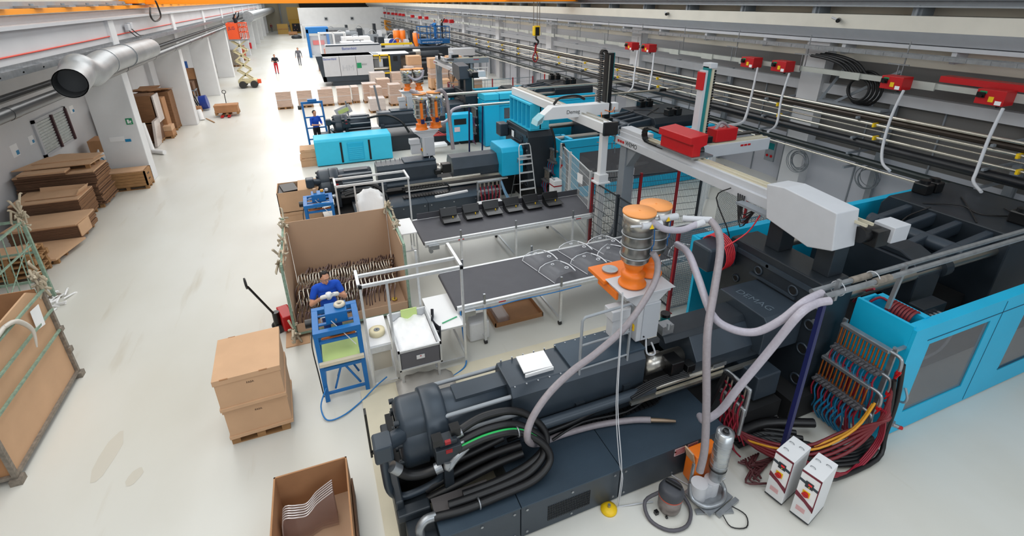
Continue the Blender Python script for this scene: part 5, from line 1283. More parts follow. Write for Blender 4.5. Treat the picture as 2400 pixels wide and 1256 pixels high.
# wooden collar crate stack at the first column
pallet('wooden pallet under the wooden frames at the foot of the nearest column',-7.25,-5.95,20.75,21.5)
t=thing('collar_crate','stack of folded wooden pallet collars at the foot of the nearest column','pallet collars',(-6.6,21.1,.14))
m=MB()
for k in range(5):
    z=.15+.105*k; m.box(-7.3,-5.95,20.7,20.76,z,z+.098).box(-7.3,-5.95,21.45,21.5,z,z+.098).box(-7.3,-7.25,20.7,21.5,z,z+.098).box(-6.0,-5.95,20.7,21.5,z,z+.098)
obj('plank', m, M_wood, t)
obj('top_board', MB().sheet([(-7.25,20.78,.66),(-6.02,20.78,.66),(-6.02,21.44,.66),(-7.25,21.44,.66)],.02), M_card, t)
obj('hinge', MB().box(-5.95,-5.94,20.95,21.15,.5,.53).box(-5.95,-5.94,20.95,21.15,.3,.33), M_dark, t)
# rubbish bags behind column
random.seed(11)
BG=['white rubbish bag with blue print behind the nearest column, left','white rubbish bag behind the nearest column, upper right','small white rubbish bag with pale blue patch at the nearest column','dark grey rubbish bag under the white bags at the column']
for i,(p,r,mm) in enumerate((((-7.75,22.6,.75),(.35,.3,.3),M_paper),((-7.35,22.9,.9),(.3,.28,.3),M_paper),((-7.3,22.0,.5),(.3,.28,.3),M_paper),((-7.7,22.3,.25),(.45,.4,.28),M_mgrey))):
    b=MB().ball(p,r,18,12); b.v=[(x+random.uniform(-.03,.03),y+random.uniform(-.03,.03),max(0.0,z+random.uniform(-.03,.03))) for x,y,z in b.v]
    t=thing('rubbish_bag',BG[i],'bag',(p[0],p[1],0)); obj('bag_film', b, mm, t)
    obj('bag_knot', MB().cyl((p[0],p[1],p[2]+r[2]*.9),(p[0]+.04,p[1],p[2]+r[2]+.12),.05,.02,n=8), mm, t)
    if i in (0,2): obj('bag_print', MB().torus((p[0]+.1,p[1]-r[1]+.01,p[2]+.08),.1,.02,'y',14,5), M_signb, t)
def stackbox(lab, x0,x1,y0,y1,z0,z1,m,rz=0,strap=True,nm='wrapped_pallet_load',cat='pallet load',pal=True,layers=1,grp=None):
    cx,cy=(x0+x1)/2,(y0+y1)/2; w,l=(x1-x0)/2,(y1-y0)/2
    t=thing(nm,lab,cat,(cx,cy,z0),rz,grp)
    if pal:
        mb=MB()
        for yy in (-l,-.05,l-.1):
            mb.box(-w,w,yy,yy+.1,0,.02); 
            for xx in (-w,-.06,w-.12): mb.box(xx,xx+.12,yy,yy+.1,.02,.1)
        mb.box(-w,w,-l,l,.1,.13); obj('pallet', mb, M_wood, t, world=False)
        b=.13
    else: b=0
    H=z1-z0
    for k in range(layers):
        h0=b+(H-b)*k/layers; h1=b+(H-b)*(k+1)/layers
        obj('load', MB().box(-w+.02*(k%2),w-.01,-l+.01,l-.02*(k%2),h0+.002,h1-.004), m[k%len(m)] if isinstance(m,list) else m, t, world=False, bev=.015)
    if strap: obj('film_band', MB().box(-w-.004,w+.004,-l-.004,l+.004,b+(H-b)*.45,b+(H-b)*.5), M_wrapwhite, t, world=False)
    return t
# goods between first and third columns on the left
stackbox('tall stack of dark flat cartons left behind the nearest column',-8.7,-7.6,26.6,28.0,0,2.1,[M_carde],strap=False,layers=4)
stackbox('crushed brown cartons piled low behind the nearest column, left',-8.6,-7.6,24.3,25.3,0,1.15,[M_card3,M_card2],strap=False,layers=2)
stackbox('large stack of flat dark cartons with pale strapped end, between the first two columns',-8.6,-6.95,28.0,29.0,.9,2.25,[M_carde],strap=False,layers=1,pal=True)
stackbox('lower carton pile carrying the strapped dark stack between the first two columns',-8.5,-6.95,28.0,29.0,0,.9,[M_card3],strap=False,layers=1)
solo('carton_end_wrap', MB().cbox((-6.86,28.5,1.6),(.06,1.0,1.25)), M_wrapwhite, 'pale wrinkled paper wrap on the end of the strapped dark stack','paper')
ub=stackbox('upright brown carton with white label between the first two columns',-7.6,-6.8,29.2,30.0,0,1.9,[M_card2],strap=False,pal=False)
obj('white_label', MB().box(.1,.25,-.41,-.4,1.3,1.6), M_paper, ub, world=False)
stackbox('tall ragged stack of dark flat cartons beside the second column',-8.2,-6.75,30.6,31.7,0,2.0,[M_carde],strap=False,layers=2)
random.seed(5)
m=MB()
for k in range(9): m.cbox((-7.5+random.uniform(-.4,.4),31.0+random.uniform(-.4,.4),2.04+.02*k),(.9,.6,.015),rz=random.uniform(-1,1),rx=random.uniform(-.1,.1))
t=thing('loose_cardboard','loose crumpled cardboard scraps on the ragged stack by the second column','cardboard',(-7.5,31,2.0)); obj('scraps', m, M_card2, t)
stackbox('low stack of light brown boxes on a pallet right of the wrapped panel, between columns',-7.5,-6.6,28.75,29.5,0,.62,[M_card2,M_card],strap=False,layers=2)
solo('wrapped_board', MB().cbox((-6.95,27.6,.62),(.1,1.0,1.2),ry=.12), M_wrapwhite,'pale wrapped flat panel leaning against cartons between the first two columns','panel')
solo('wrapped_roll', MB().cyl((-7.0,26.1,.14),(-7.15,26.4,1.3),.14), M_paper,'white wrapped roll standing right behind the nearest column','roll')
solo('wrapped_roll', MB().cyl((-6.4,25.6,.1),(-6.9,26.0,.1),.1), M_paper,'short white wrapped roll lying on the floor behind the nearest column','roll')
# beyond the second column
stackbox('long dark boxes stacked on the rack between the second and third columns',-8.3,-6.9,37.9,38.7,1.0,1.5,[M_card3],strap=False,pal=False)
t=thing('steel_rack','low steel rack loaded with brown boxes between the second and third columns','rack',(-7.6,38.3,0))
obj('frame', MB().bar((-8.3,37.9,0),(-8.3,37.9,1.0),.05).bar((-6.9,37.9,0),(-6.9,37.9,1.0),.05).bar((-8.3,38.7,0),(-8.3,38.7,1.0),.05).bar((-6.9,38.7,0),(-6.9,38.7,1.0),.05).box(-8.35,-6.85,37.85,38.75,.93,1.0), M_mgrey, t)
obj('stored_box', MB().box(-8.2,-7.0,38.0,38.65,.5,.9), M_card2, t); obj('stored_box', MB().box(-8.2,-7.0,38.0,38.65,.05,.45), M_wrapwhite, t)
stackbox('open topped dark brown box on the floor by the third column',-8.4,-7.2,41.8,42.6,1.2,1.9,[M_card2],strap=False,pal=False)
stackbox('stack carrying the dark brown box by the third column',-8.4,-7.2,41.8,42.6,0,1.2,[M_card3],strap=False)
stackbox('small brown carton on the floor between second and third columns',-6.9,-6.3,35.2,35.8,0,.35,[M_card2],strap=False,pal=False)
solo('wrapped_roll', MB().cyl((-5.95,32.9,.0),(-6.05,33.1,.55),.14), M_paper,'white wrapped roll standing at the second column','roll')
solo('wooden_lath', MB().bar((-5.8,33.2,.02),(-5.2,31.8,.03),.06,.03), M_wood,'thin wooden lath lying on the floor by the second column','lath')
t=thing('hand_trolley','blue hand trolley with round drum between second and third columns','trolley',(-6.3,36.2,0))
obj('drum', MB().cyl((-6.4,36.1,.45),(-6.0,36.1,.5),.42,n=20), mat('trolley_blue',(20,52,140),.4), t)
obj('frame', MB().bar((-6.5,36.0,.05),(-6.9,36.3,1.25),.05).bar((-6.5,36.5,.05),(-6.9,36.7,1.25),.05).bar((-6.9,36.3,1.25),(-6.9,36.7,1.25),.05), M_blackp, t)
obj('wheel', MB().cyl((-6.6,35.8,.12),(-6.5,35.8,.12),.12), M_tyre, t); obj('wheel', MB().cyl((-6.6,36.6,.12),(-6.5,36.6,.12),.12), M_tyre, t)
stackbox('two stacked wrapped brown pallet loads behind the third column, upper pair',-7.7,-6.7,46.0,47.2,0,2.3,[M_card2,M_plasticwrap],layers=2)
stackbox('wrapped pallet load behind the scissor lift by the left wall',-7.5,-6.5,55.5,56.6,0,1.8,[M_card2,M_plasticwrap],layers=2)
stackbox('grey wrapped load behind the scissor lift, farther along the left wall',-7.0,-6.2,60,61.2,0,1.6,[M_rust],strap=False)
stackbox('orange brown load at the far left wall beyond the columns',-6.9,-6.1,66,67,0,1.6,[mat('orange_brown',(186,92,60),.7)],strap=False)

# pallet trucks
def pallet_truck(loc, rz, lab, tilt=.35):
    t=thing('pallet_truck',lab,'pallet truck',loc,rz)
    W=False
    obj('chassis', MB().prism([(-.1,.08),(.12,.08),(.2,.2),(.12,.42),(-.1,.42)],'x',-.25,.25), M_red, t, world=W, bev=.02)
    obj('warning_plate', MB().box(-.1,.02,-.105,-.1,.14,.36), M_yellow, t, world=W)
    obj('pump', MB().cyl((0,-.16,.1),(0,-.16,.46),.07), M_blackp, t, world=W)
    for s in (-1,1): obj('wheel', MB().cyl((s*.12,-.18,.09),(s*.05,-.18,.09),.09,n=16), M_tyre, t, world=W)
    obj('handle_bar', MB().cyl((0,-.18,.4),(0,-.18-tilt,1.2),.022).torus((0,-.2-tilt,1.28),.1,.018,'y',18,6), M_blackp, t, world=W)
    for s in (-1,1): obj('fork', MB().box(s*.18-.08,s*.18+.08,.15,1.25,.05,.11), M_red, t, world=W, bev=.01)
    return t
pallet_truck((-1.18,9.72,0),R(-75),'red hand pallet truck with black handle pushed under the big mesh crate')
pallet_truck((-4.75,34.1,0),R(180),'pallet truck with black handle under the flat brown carton in the aisle',tilt=.1)
pallet('wooden pallet on the truck forks in the aisle',-5.3,-4.05,33.25,34.0,.12)
carton((-4.68,33.6,.265),(1.25,.75,.42),'long flat brown carton on the pallet truck in the aisle',m=M_card2,mark=False)

# ------------------------------------------------------------------ big mint mesh crates with cardboard lining
def post(mb, a, b, w=.045): return mb.bar(a,b,w)
def rags(seed, c, r, n=14):
    random.seed(seed); m=MB()
    for k in range(n):
        a=[c[i]+random.uniform(-r[i],r[i]) for i in range(3)]; b=[a[i]+random.uniform(-r[i],r[i])*1.2 for i in range(3)]; d=[b[i]+random.uniform(-.05,.05) for i in range(3)]
        m.tube([a,b,d],[.02,.025,.008],5,sub=3)
    return m
t=thing('mesh_crate','big mint green steel crate lined with cardboard, open top, at the worker in blue','crate',(.2,10.4,0))
x0,x1,y0,y1,H=-1.0,1.32,9.25,11.3,1.68
obj('steel_frame', MB().bar((x0,y0,.12),(x0,y0,H),.05).bar((x1,y0,.12),(x1,y0,H),.05).bar((x0,y1,.12),(x0,y1,H+.15),.05).bar((x1,y1,.12),(x1,y1,H+.15),.05)
    .bar((x0,y0,.12),(x1,y0,.12),.05).bar((x0,y1,.12),(x1,y1,.12),.05).bar((x0,y0,.12),(x0,y1,.12),.05).bar((x1,y0,.12),(x1,y1,.12),.05).bar((x0,y0,H),(x0,y1,H),.045).bar((x1,y0,H),(x1,y1,H),.045).bar((x0,y0+1,.12),(x0,y0+1,H),.03).bar((x1,y0+1,.12),(x1,y0+1,H),.03), M_mint, t)
obj('crate_foot', MB().box(x0-.06,x0+.06,y0-.06,y0+.06,0,.12).box(x1-.06,x1+.06,y0-.06,y0+.06,0,.12).box(x0-.06,x0+.06,y1-.06,y1+.06,0,.12).box(x1-.06,x1+.06,y1-.06,y1+.06,0,.12), M_rust, t)
obj('cardboard_back', MB().box(x0+.06,x1-.06,y1-.05,y1-.03,.14,H+.05), M_cardl, t)
obj('cardboard_side', MB().box(x0+.03,x0+.05,y0+.02,y1-.04,.14,H+.05), M_cardl, t)
obj('cardboard_side', MB().box(x1-.05,x1-.03,y0+.02,y1-.04,.14,H+.0), M_cardl, t)
obj('cardboard_bottom', MB().box(x0+.03,x1-.03,y0+.02,y1-.04,.14,.16), M_cardl, t)
obj('front_flap', MB().box(x0+.05,x1-.05,y0-.02,y0,.12,.34), M_cardl, t)
for i,c in enumerate(((x0,y0+.3,H),(x0,y0+1.0,H),(x1,y1-.2,H+.1),(x1,y1-1.0,H),(x0,y1-.1,H+.05),(x0,y0,.25))):
    obj('torn_film', rags(20+i,c,(.06,.22,.14)), mat('torn_film',(198,184,160),.6,var=.3), t)
solo('cardboard_sheet', MB().box(-1.2,-.75,9.0,9.9,.002,.02), M_card,'flat cardboard scrap under the left corner of the big mesh crate','cardboard sheet')
# bent dark steel frames in the crate
M_fr=mat('bent_frame_metal',(120,100,96),.3,.5)
def bent_frame(nm='bent_frame'):
    t=thing(nm,'dark bent metal tube frame standing on edge in the big mesh crate','metal frame',(0,0,0),0,'bent tube frames in the big mesh crate')
    m=MB().tube([(0,-.42,.02),(.02,-.46,.26),(.04,-.36,.36),(.0,-.1,.3),(-.05,.05,.38),(0,.2,.3),(.04,.4,.36),(0,.46,.1),(0,.3,.02)],.013,6,sub=3)
    obj('tube', m, M_fr, t, world=False)
    obj('bright_bend', MB().tube([(.04,-.38,.372),(.01,-.15,.325),(-.05,.05,.392),(0,.18,.325)],.015,6,sub=3), M_rail, t, world=False)
    return t
f0=bent_frame(); first=True
for row,(yy,zz,n) in enumerate(((10.5,.17,34),(9.72,.17,22),(10.35,.4,34),(9.75,.36,24))):
    for k in range(n):
        x=x0+.2+k*(2.0 if row!=1 else 1.25)/n
        loc=(x,yy+.03*math.sin(k),zz+.02*math.sin(k*1.7)); rzz=R(-18+5*math.sin(k*.9))
        if first: f0.location=loc; f0.rotation_euler=(0,0,rzz); first=False
        else: dup(f0,loc,rzz)
solo('tape_roll', MB().torus((1.05,9.65,.2),.04,.022,'z',16,8), mat('yellow_tape',(220,190,80),.5),'small yellow tape roll on the cardboard floor of the big crate','tape')

# left crate near camera: cardboard side panel
t=thing('mesh_crate','large weathered steel crate with tan cardboard side, cut off by the left edge','crate',(-5.8,8.4,0))
xa,ya,yb,H=-4.7,7.25,9.6,1.97
obj('steel_frame', MB().bar((xa,ya,.08),(xa,ya,H),.06).bar((xa,yb,.08),(xa,yb,H+.08),.06).bar((xa,ya,.12),(xa,yb,.12),.05).bar((xa-2.2,ya,.08),(xa-2.2,ya,H),.06).bar((xa-2.2,yb,.08),(xa-2.2,yb,H),.06).bar((xa,ya,.12),(xa-2.2,ya,.12),.05).bar((xa,yb,.12),(xa-2.2,yb,.12),.05), M_rust, t)
obj('side_bar', MB().bar((xa+.03,ya,1.05),(xa+.03,yb,1.05),.035), M_mint, t)
obj('side_bar', MB().bar((xa+.03,ya,1.45),(xa+.03,yb,1.45),.035), M_mint, t)
obj('side_bar', MB().bar((xa+.03,ya,1.85),(xa+.03,yb,1.85),.035), M_mint, t)
obj('cardboard_side', MB().prism([(ya+.03,.12),(yb-.04,.12),(yb-.04,1.8),(yb-.35,2.0),(ya+.03,1.95)],'x',xa-.05,xa-.02), M_card, t)
obj('cardboard_end', MB().box(xa-2.15,xa-.06,ya+.03,ya+.05,.12,1.9).box(xa-2.15,xa-.06,yb-.06,yb-.04,.12,1.9), M_card2, t)
obj('cardboard_floor', MB().box(xa-2.15,xa-.06,ya+.05,yb-.06,.12,.14), M_card3, t)
obj('crate_foot', MB().box(xa-.07,xa+.07,ya-.07,ya+.07,0,.1).box(xa-.07,xa+.07,yb-.07,yb+.07,0,.1), M_rust, t)
obj('hinge', MB().box(xa+.02,xa+.06,yb-.05,yb+.05,.55,.65), M_rust, t)
obj('hinge', MB().box(xa+.02,xa+.06,yb-.05,yb+.05,1.0,1.08), M_rust, t)
obj('paper_tag', MB().sheet([(xa+.02,9.05,1.75),(xa+.05,9.27,1.75),(xa+.06,9.2,1.4),(xa+.03,9.0,1.42)],.004), M_paper, t)
obj('torn_film', MB().tube([(xa+.05,8.3,1.95),(xa+.08,8.55,1.88),(xa+.12,8.72,1.6),(xa+.1,8.68,1.3)],[.03,.04,.03,.012],6).tube([(xa+.05,8.3,1.95),(xa+.02,8.0,1.9),(xa+.0,7.7,1.92)],[.03,.04,.02],6), mat('torn_film2',(206,200,190),.5), t)
obj('knotted_film', rags(41,(xa,yb,H+.05),(.07,.09,.2),24), mat('torn_film',(198,184,160),.6), t)
# second crate behind, only bars
t=thing('mesh_crate','mint green steel crate with open rod sides behind the near left crate','crate',(-6.5,12,0))
xa,ya,yb,H=-6.18,10.9,13.0,1.95
m=MB().bar((xa,yb,.05),(xa,yb,H),.06).bar((xa,ya,.05),(xa,ya,H),.06).bar((xa,ya,.5),(xa,yb,.5),.05).bar((xa,ya,H),(xa,yb,H),.04).bar((xa,ya,1.4),(xa,yb,1.4),.03).bar((xa-2.2,yb,.05),(xa-2.2,yb,H),.06).bar((xa,yb,H),(xa-2.2,yb,H),.05).bar((xa,yb,.5),(xa-2.2,yb,.5),.05).bar((xa,yb,1.2),(xa-2.2,yb,1.2),.04)
obj('steel_frame', m, M_mint, t)
m=MB()
for k in range(5): m.cyl((xa,ya+.2+.4*k,.5),(xa,ya+.5+.36*k,H),.012,n=6); m.cyl((xa-.3-.4*k,yb,.5),(xa-.1-.4*k,yb,H),.012,n=6)
m.cyl((xa,ya+.1,.6),(xa,yb-.1,1.5),.012,n=6)
obj('side_rod', m, M_mint, t)
obj('knotted_film', rags(51,(xa,yb,H+.1),(.08,.1,.22),26), mat('torn_film',(198,184,160),.6), t)
obj('crate_foot', MB().cyl((xa,yb,0),(xa,yb,.06),.12), M_rust, t)
solo('scrap_pile', rags(61,(-6.15,12.7,.08),(.22,.3,.06),22), M_paper,'crumpled white paper and film scraps at the foot of the mint crate','scrap')
t=thing('white_board','white board edge leaning in the mint crate','board',(-6.9,11.6,.5)); obj('board', MB().cbox((-7.0,11.5,1.0),(.9,.03,.9)), M_paper, t)

# cartons by machine B left end
t=carton((-.75,15.2,.0),(1.15,.95,.62),'brown carton, bottom of the stack at the left end of the second machine',m=M_card,mark=False)
t=thing('open_cardboard_box','open brown carton full of black plastic parts at the left end of the second machine','box',(-.75,15.2,.62))
w,l,h=.57,.47,.62
obj('box_wall', MB().box(-w,w,l-.02,l,0,h).box(-w,w,-l,-l+.02,0,h).box(-w,-w+.02,-l,l,0,h).box(w-.02,w,-l,l,0,h), M_card, t, world=False)
obj('box_bottom', MB().box(-w,w,-l,l,.0,.02), M_card2, t, world=False)
obj('closed_flap', MB().box(.0,w,-l,l,h,h+.02), M_card, t, world=False)
o=solo('black_parts', MB().cbox((-1.05,15.2,1.12),(.45,.8,.16)).cbox((-1.0,15.2,1.22),(.4,.7,.05),rz=.2), M_black,'pile of black plastic parts in the open carton','plastic parts'); o['kind']='stuff'
t=carton((-.42,21.6,.0),(.7,.8,.36),'brown carton left of the cyan cover of the third machine, lower',m=M_card,mark=False,base=False)
carton((-.4,21.6,.37),(.65,.8,.34),'brown carton left of the cyan cover of the third machine, upper',m=M_card,mark=False,base=False)
# flattened carton tray and foam under the near conveyor
t=thing('cardboard_tray','shallow cardboard tray with clear sheet under the near conveyor','box',(3.4,8.4,0))
obj('tray', MB().box(2.85,3.95,8.05,8.85,.0,.02).box(2.85,3.95,8.05,8.07,.02,.1).box(2.85,3.95,8.83,8.85,.02,.1).box(2.85,2.87,8.05,8.85,.02,.1).box(3.93,3.95,8.05,8.85,.02,.1), M_card2, t)
obj('clear_sheet', MB().box(2.95,3.2,8.12,8.78,.03,.14), M_clear2, t)
solo('foam_block', MB().cbox((2.42,7.95,.22),(.42,.35,.44)), M_whiteplastic,'crumpled white foam block on the floor under the near conveyor end','foam block',bev=.04)

# ------------------------------------------------------------------ work stations
def blue_stand(dx, dy, lab, board=True):
    t=thing('assembly_stand',lab,'work stand',(-.18+dx,7.7+dy,0))
    X=lambda v:v+dx
    Y=lambda v:v+dy
    T=1.32
    for x in (-.52,.16):
        obj('leg', MB().bar((X(x*.98),Y(7.22),0),(X(x),Y(7.36),T-.092),.07), M_mblue, t); obj('leg', MB().bar((X(x),Y(8.1),0),(X(x),Y(8.08),T-.092),.06), M_mblue, t)
    m=MB().bar((X(-.5),Y(7.29),.62),(X(.14),Y(7.29),.62),.06).bar((X(-.5),Y(8.1),.3),(X(.14),Y(8.1),.3),.04).bar((X(-.5),Y(7.24),.14),(X(.14),Y(7.24),.14),.04).bar((X(-.5),Y(7.25),.3),(X(-.5),Y(8.1),.3),.04).bar((X(.14),Y(7.25),.3),(X(.14),Y(8.1),.3),.04)
    m.bar((X(-.36),Y(7.3),.16),(X(-.22),Y(7.3),.58),.03).bar((X(.06),Y(7.3),.16),(X(-.14),Y(7.3),.58),.03).bar((X(-.3),Y(7.6),.16),(X(-.14),Y(7.6),.58),.03).bar((X(.06),Y(7.6),.16),(X(-.1),Y(7.6),.58),.03).bar((X(-.5),Y(7.7),.98),(X(.14),Y(7.7),.98),.045)
    obj('brace_frame', m, M_mblue, t)
    obj('top_frame', MB().box(X(-.56),X(.2),Y(7.32),Y(7.42),T-.09,T).box(X(-.56),X(.2),Y(8.02),Y(8.12),T-.09,T).box(X(-.56),X(-.46),Y(7.42),Y(8.02),T-.09,T-.002).box(X(.1),X(.2),Y(7.42),Y(8.02),T-.09,T-.002).box(X(-.5),X(.15),Y(7.58),Y(7.64),T-.05,T-.02).box(X(-.5),X(.15),Y(7.85),Y(7.89),T-.05,T-.02), M_mblue, t, bev=.004)
    if board:
        obj('green_shelf', MB().box(X(-.48),X(.12),Y(7.28),Y(7.82),.745,.765), M_lime, t)
        obj('shelf_edge', MB().box(X(-.54),X(.18),Y(7.2),Y(7.27),.72,.78), mat('plywood_edge',(214,204,180),.7), t)
    mh=obj('machine_head', MB().box(X(-.33),X(.02),Y(7.52),Y(7.86),T,T+.2), M_mblue, t, bev=.008)
    obj('lever_rod', MB().cyl((X(-.25),Y(7.52),T+.06),(X(.08),Y(7.18),1.05),.008,n=6), M_lgrey, t)
    obj('clamp_knob', MB().cyl((X(-.17),Y(7.5),T+.07),(X(-.17),Y(7.55),T+.07),.02).cyl((X(-.17),Y(7.47),T+.07),(X(-.17),Y(7.5),T+.07),.012), M_steel, mh)
    obj('pull_handle', MB().tube([(X(-.33),Y(7.6),T+.1),(X(-.4),Y(7.6),T+.1),(X(-.4),Y(7.6),T+.02)],.01,6,spline=False), M_lgrey, mh)
    obj('black_wheel', MB().cyl((X(-.68),Y(7.9),T-.15),(X(-.57),Y(7.9),T-.15),.08), M_blackp, t)
    obj('brass_bar', MB().box(X(-.44),X(.1),Y(7.36),Y(7.39),T-.17,T-.145), M_copper, t)
    obj('lower_bar', MB().box(X(-.5),X(.14),Y(7.34),Y(7.4),T-.24,T-.19), M_mblue, t)
    obj('side_cable', MB().tube([(X(-.58),Y(7.88),T-.25),(X(-.62),Y(7.6),.9),(X(-.58),Y(7.3),.5),(X(-.56),Y(7.22),.1)],.01,6), M_black, t)
    return t
blue_stand(0,0,'blue steel assembly stand with lime green shelf in front of the near worker')
solo('tape_roll', MB().torus((-.08,7.7,1.555),.065,.035,'z',20,8), mat('clear_tape',(210,200,180),.3),'clear tape roll on the blue stand head','tape')
hose([(-.5,7.2,.3),(-.62,7.0,.12),(-.55,6.75,.03),(-.3,6.75,.03),(.0,6.95,.03),(.3,7.1,.15),(.5,7.2,.2)],.012,mat('blue_air_hose',(30,120,190),.4),'thin blue air hose looping on the floor at the blue stand','air_hose')
blue_stand(-.05,5.9,'blue assembly stand behind the big mesh crate',board=False)
for x,m_,lab,y in ((-.28,M_cardl,'beige roll standing on the blue stand behind the crate',13.6),(-.1,M_yelhose,'small yellow roll on the blue stand behind the crate',13.62),(.02,M_lgrey,'pale tape ring on the blue stand behind the crate',13.65)):
    solo('tape_roll', MB().cyl((x,y,1.525),(x,y,1.64 if x<-.2 else 1.58),.045,n=16), m_, lab,'tape')
# far blue frame station with second worker
t=thing('assembly_stand','blue goal shaped steel stand next to the second worker','work stand',(-.15,24.9,0))
obj('frame', MB().bar((-.35,24.6,0),(-.4,24.9,1.95),.09).bar((.5,24.6,0),(.45,24.9,1.95),.09).bar((-.45,24.9,1.95),(.5,24.9,1.95),.1).bar((-.38,24.75,1.3),(.47,24.75,1.3),.06).bar((-.38,24.75,.8),(.47,24.75,.8),.06).bar((-.35,24.6,.3),(.5,24.6,.3),.06), M_mblue, t)
obj('head', MB().box(-.15,.25,24.8,25.0,1.98,2.1), M_mblue, t); obj('hand_wheel', MB().cyl((-.6,24.9,1.75),(-.45,24.9,1.75),.1), M_blackp, t)

# aluminium profile workstation, near
t=thing('profile_frame','aluminium profile workstation frame right of the blue stand','workstation',(1.15,7.7,0))
x0,x1,y0,y1=.27,1.95,7.2,8.1
def frame_bars(segs, w=.04):
    m=MB()
    for a,b in segs: m.bar(a,b,w)
    return m
obj('upright', frame_bars([((x0,y0,0),(x0,y0,2.1))]), M_alu, t); obj('upright', frame_bars([((x1,y0,0),(x1,y0,2.1))]), M_alu, t)
obj('upright', frame_bars([((x0+.42,y0+.02,0),(x0+.42,y0+.02,2.1))]), M_alu, t); obj('upright', frame_bars([((x1-.6,y1,0),(x1-.6,y1,2.1))]), M_alu, t)
obj('top_rail', frame_bars([((x0,y0,2.1),(x1,y0,2.1))],.05), M_alu, t); obj('top_rail', frame_bars([((x0,y0+.35,2.1),(x1,y0+.35,2.1))],.05), M_alu, t)
obj('top_rail', frame_bars([((x0-.02,y0,2.12),(x0-.02,y0+.5,2.12))],.05), M_alu, t); obj('top_rail', frame_bars([((x1,y0,2.12),(x1,y1,2.12))],.05), M_alu, t)
obj('lower_rail', frame_bars([((x0,y0,.1),(x0+.42,y0,.1)),((x0,y0,.1),(x0,y1,.1)),((x0+.42,y0,.1),(x0+.42,y1,.1)),((x0,y0,.35),(x0,y1,.35))],.035), M_alu, t)
obj('lower_rail', frame_bars([((1.4,y0+.1,.1),(x1,y0+.1,.1)),((x1,y0,.25),(x1,y1,.25)),((1.4,y1,.25),(x1,y1,.25)),((1.4,y0,.1),(1.4,y1,.4))],.035), M_alu, t)
obj('corner_cap', MB().box(x0-.028,x0+.028,y0-.03,y0+.0,2.07,2.13), M_blackp, t); obj('corner_cap', MB().box(x1-.028,x1+.028,y0-.03,y0+.0,2.07,2.13), M_blackp, t)
t=thing('side_table','narrow white table with tape spool inside the workstation frame','table',(.47,7.85,0))
obj('tabletop', MB().box(.3,.66,7.42,8.3,.72,.75), M_paper, t)
obj('table_frame', MB().box(.3,.66,7.4,7.42,.6,.72).bar((.31,8.28,0),(.31,8.28,.72),.03).bar((.65,8.28,0),(.65,8.28,.72),.03), M_alu, t)
obj('side_panel', MB().box(.32,.64,7.44,7.46,.2,.6), mat('beige_panel',(206,198,182),.6), t)
t=thing('tape_spool','large cream coloured tape spool on the narrow white table','tape',(.47,7.75,.75))
obj('spool', MB().lathe([(.04,.76),(.14,.76),(.14,.84),(.04,.84),(.04,.76)],(.47,7.75,0),28), mat('cream_spool',(226,214,176),.5), t)
obj('spool_core', MB().lathe([(.02,.77),(.05,.77),(.05,.845),(.02,.845)],(.47,7.75,0),20), M_mgrey, t)
t=thing('parts_bin','open grey sided bin full of white foam inside the workstation','bin',(1.05,7.45,.5))
bx0,bx1,by0,by1=.72,1.42,6.88,8.02
obj('side_panel', MB().box(bx0,bx1,by0,by0+.02,.52,.9), mat('bin_grey',(104,104,110),.5), t)
obj('side_panel', MB().box(bx0,bx0+.02,by0,by1,.52,.9).box(bx1-.02,bx1,by0,by1,.52,.9).box(bx0,bx1,by1-.02,by1,.52,.9).box(bx0,bx1,by0,by1,.5,.52), M_lgrey, t)
obj('rim', MB().box(bx0-.02,bx1+.02,by0-.02,by0+.01,.88,.92).box(bx0-.02,bx0+.01,by0,by1,.88,.92).box(bx1-.01,bx1+.02,by0,by1,.88,.92).box(bx0,bx1,by1-.01,by1+.02,.88,.92).box(bx0-.02,bx0+.01,by0-.02,by0+.01,.5,.92).box(bx1-.01,bx1+.02,by0-.02,by0+.01,.5,.92).box(bx0-.02,bx1+.02,by0-.02,by0+.01,.5,.53), M_alu, t)
obj('lining_label', MB().box(1.0,1.14,by0-.014,by0-.01,.68,.76), M_paper, t)
obj('label_mark', MB().box(1.06,1.085,by0-.017,by0-.014,.73,.745), M_red, t)
obj('green_back', MB().box(.95,1.25,by1-.05,by1-.03,.75,.98), M_lime, t)
obj('bin_leg', frame_bars([((bx0+.03,by0+.1,0),(bx0+.03,by0+.1,.5)),((bx1-.03,by0+.1,0),(bx1-.03,by0+.1,.5)),((bx1-.03,by1-.1,0),(bx1-.03,by1-.1,.5))],.04), M_alu, t)
random.seed(8)
m=MB(); nx,ny=12,18; vs=[]
for j in range(ny+1):
    for i in range(nx+1): vs.append((bx0+.03+(bx1-bx0-.06)*i/nx, by0+.03+(by1-by0-.06)*j/ny, .8+.04*math.sin(i*1.3)*math.cos(j*.9)+random.uniform(-.008,.008)))
m.add(vs,[(j*(nx+1)+i,j*(nx+1)+i+1,(j+1)*(nx+1)+i+1,(j+1)*(nx+1)+i) for j in range(ny) for i in range(nx)],True)
o=solo('foam_filling', m, M_whiteplastic,'white foam sheets filling the grey bin','foam'); o['kind']='stuff'
t=thing('work_table','white topped work table right of the foam bin','table',(1.68,8.0,0))
obj('tabletop', MB().box(1.46,2.0,7.35,8.5,.78,.8), M_paper, t); obj('table_edge', MB().box(1.46,2.0,7.33,7.35,.77,.81).box(1.98,2.02,7.33,8.5,.77,.81), M_alu, t)
obj('leg', frame_bars([((1.48,8.45,0),(1.48,8.45,.78))],.04), M_alu, t); obj('leg', frame_bars([((1.98,8.45,0),(1.98,8.45,.78))],.04), M_alu, t)
